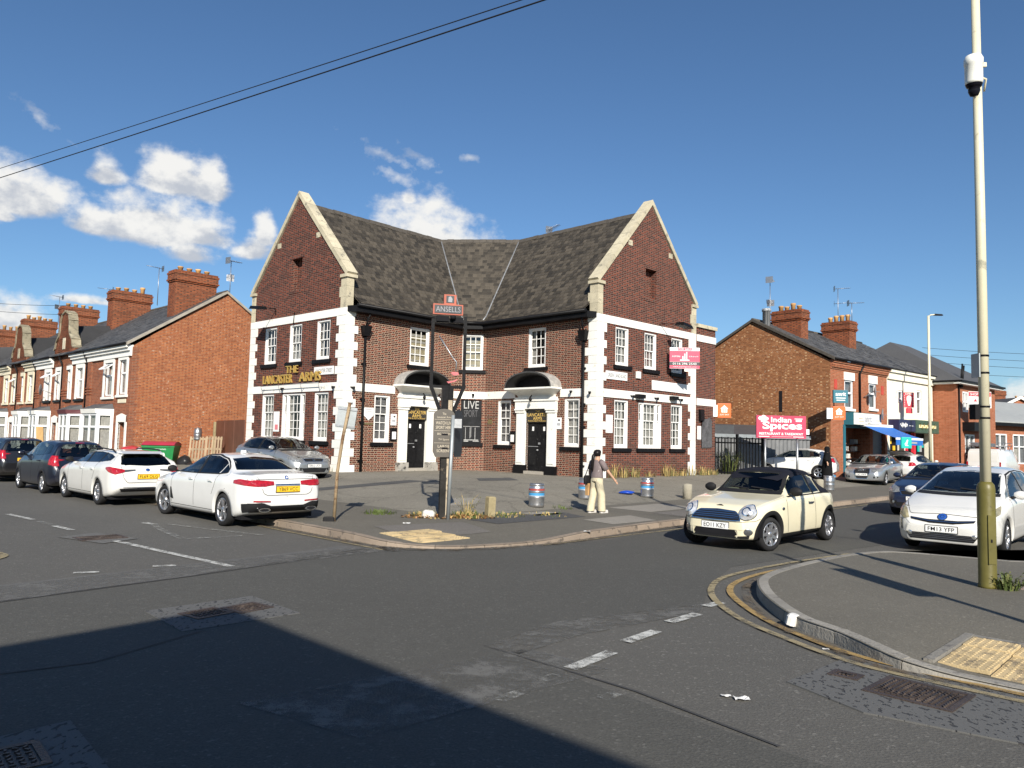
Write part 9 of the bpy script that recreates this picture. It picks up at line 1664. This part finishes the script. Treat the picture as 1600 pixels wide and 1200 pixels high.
for i in range(420):
    a = rr.uniform(0, 6.283); r0 = rr.random() ** .7 * .55; cx, cy = (-1.75, 17.35) if i % 2 else (-1.0, 17.45); x, y = cx + r0 * math.cos(a) * 1.3, cy + r0 * math.sin(a) * .75; z_ = gz(x, y) + rr.uniform(.005, .07 * (1 - r0)); e = np.array([rr.uniform(-1, 1), rr.uniform(-1, 1), rr.uniform(-.3, .3)]); e *= .05 / np.linalg.norm(e); g_ = np.cross(e, (rr.random(), rr.random(), 1)); g_ *= .024 / np.linalg.norm(g_); p = np.array([x, y, z_]); mb.add([p - e, p + g_, p + e, p - g_], [(0, 1, 2, 3)], i % 3 == 0)
mb.build('fallen_leaves', [MT['dry_leaf'], MT['straw']], kind='stuff')
for fr, ts in ((RG, (.9, 1.6, 2.3, 3.4, 4.6, 5.2, 5.9, 6.6)), (RX, (.3, .8, 1.3)), (LG, (5.9, 6.7))):
    for i, t in enumerate(ts): q = fr.p(t, 0, .18); tuft((q[0], q[1], gz(q[0], q[1])), 46, R.uniform(.3, .75) if fr is not LG else .25, .26, ['straw', 'straw', 'stem_green'], None, 'dry_grass', 20 + i, 'stuff', wide=.010)
tuft((10.6, 37.2, .4), 160, 1.5, .35, ['leaf_green', 'stem_green'], 'leafy weeds climbing the railings beside the pub', 'weed', 40, leafy=8)
mb = MB(); mb.bbox(-.14, .14, -.09, .09, 0, .16, .05); o = mb.build('stone_block', M('white_stone', (.62, .60, .54), .8, var=.2)); o.location = (-1.80, 17.33, gz(-1.8, 17.3)); o.rotation_euler = (.1, .1, .4); tag(o, 'pale stone block leaning on the foot of the pub sign', 'stone')
sack((3.74, 24.72, gz(3.74, 24.72)), (.24, .14, .13), MT['bag_blue'], 'crumpled blue carrier bag lying by the keg', 'carrier bag', 21)
rr = random.Random(9)
def scrap(x, y, z, s, lb, seed):
    q = random.Random(seed); mb = MB(); n = 6; P = [[(x + s * (i / (n - 1) - .5) * 1.5, y + s * (j / 3 - .5), z + .006 + s * .18 * q.random()) for i in range(n)] for j in range(4)]; mb.grid(P, 0, False); tag(mb.build('litter', MT['litter_white']), lb, 'litter')
scrap(1.78, 5.93, .004, .075, 'torn scrap of white paper on the road ahead of the shadow', 1); scrap(1.68, 5.99, .004, .05, 'smaller paper scrap touching the torn white scrap on the road', 2); scrap(3.02, 7.42, .0, .04, 'white crumb of litter in the gutter by the broken kerb', 3); scrap(-2.1, 16.0, gz(-2.1, 16.0), .10, 'white litter scrap on the pavement below the pub sign', 4); scrap(1.55, 15.3, gz(1.55, 15.3), .10, 'pinkish litter scrap at the pavement edge', 5)
mb = MB(); mb.bbox(-.09, .09, -.05, .05, -.04, .075, .03); o = mb.build('kerb_chip', MT['litter_white']); o.location = (3.02, 8.27, .07); o.rotation_euler = (.2, .1, .8); tag(o, 'broken pale kerb end splashed with white', 'stone')
def cable(a, b, sag, r_, lb, n=24):
    a, b = np.array(a, float), np.array(b, float); mb = MB(); mb.tube([a + (b - a) * f - np.array([0, 0, sag * 4 * f * (1 - f)]) for f in np.linspace(0, 1, n)], r_, 5); tag(mb.build('overhead_cable', MT['copper_wire']), lb, 'cable', 'overhead telephone cables')
dA = np.array([-13.72, 20, 8.61]); dB = np.array([-.02, 10, 7.83]); d = dB - dA; cable(dA - d * .9, dB + d * 1.1, .12, .011, 'lower of two thin black cables crossing the sky above the pub'); dA = np.array([-14.0, 20.4, 8.99]); dB = np.array([-.26, 10.2, 7.95]); d = dB - dA; cable(dA - d * .9, dB + d * 1.1, .10, .008, 'upper of two thin black cables crossing the sky above the pub')
for i, (za, zb) in enumerate(((9.3, 9.7), (8.8, 9.1), (8.3, 8.5), (7.6, 8.0))): cable((30, 56, za), (58, 56, zb), .5, .014, ('topmost', 'second highest', 'third highest', 'lowest')[i] + ' of four cables strung beyond the right-hand lamp column')
for i, (z0, z1) in enumerate(((9.3, 8.6), (8.9, 8.1))): cable((-41, 50, z0 + 1.5), (-24.0, 41.5, z1), .3, .012, ('upper', 'lower')[i] + ' cable running to the terrace gablets at the left edge')
mb = MB(); c = np.array(HX.p(T(P0 + 4.4), 0, .9)); mb.hexa([(c[0] - .2, c[1], .9), (c[0] + .2, c[1], .9), (c[0] + .2, c[1] + .05, .9), (c[0] - .2, c[1] + .05, .9), (c[0] - .35, c[1] + .1, 2.0), (c[0] + .05, c[1] + .1, 2.0), (c[0] + .05, c[1] + .15, 2.0), (c[0] - .35, c[1] + .15, 2.0)]); tag(mb.build('plank', M('ply', (.45, .28, .11), .7, var=.2)), 'orange plywood sheet leaning by a terrace bay window', 'board')
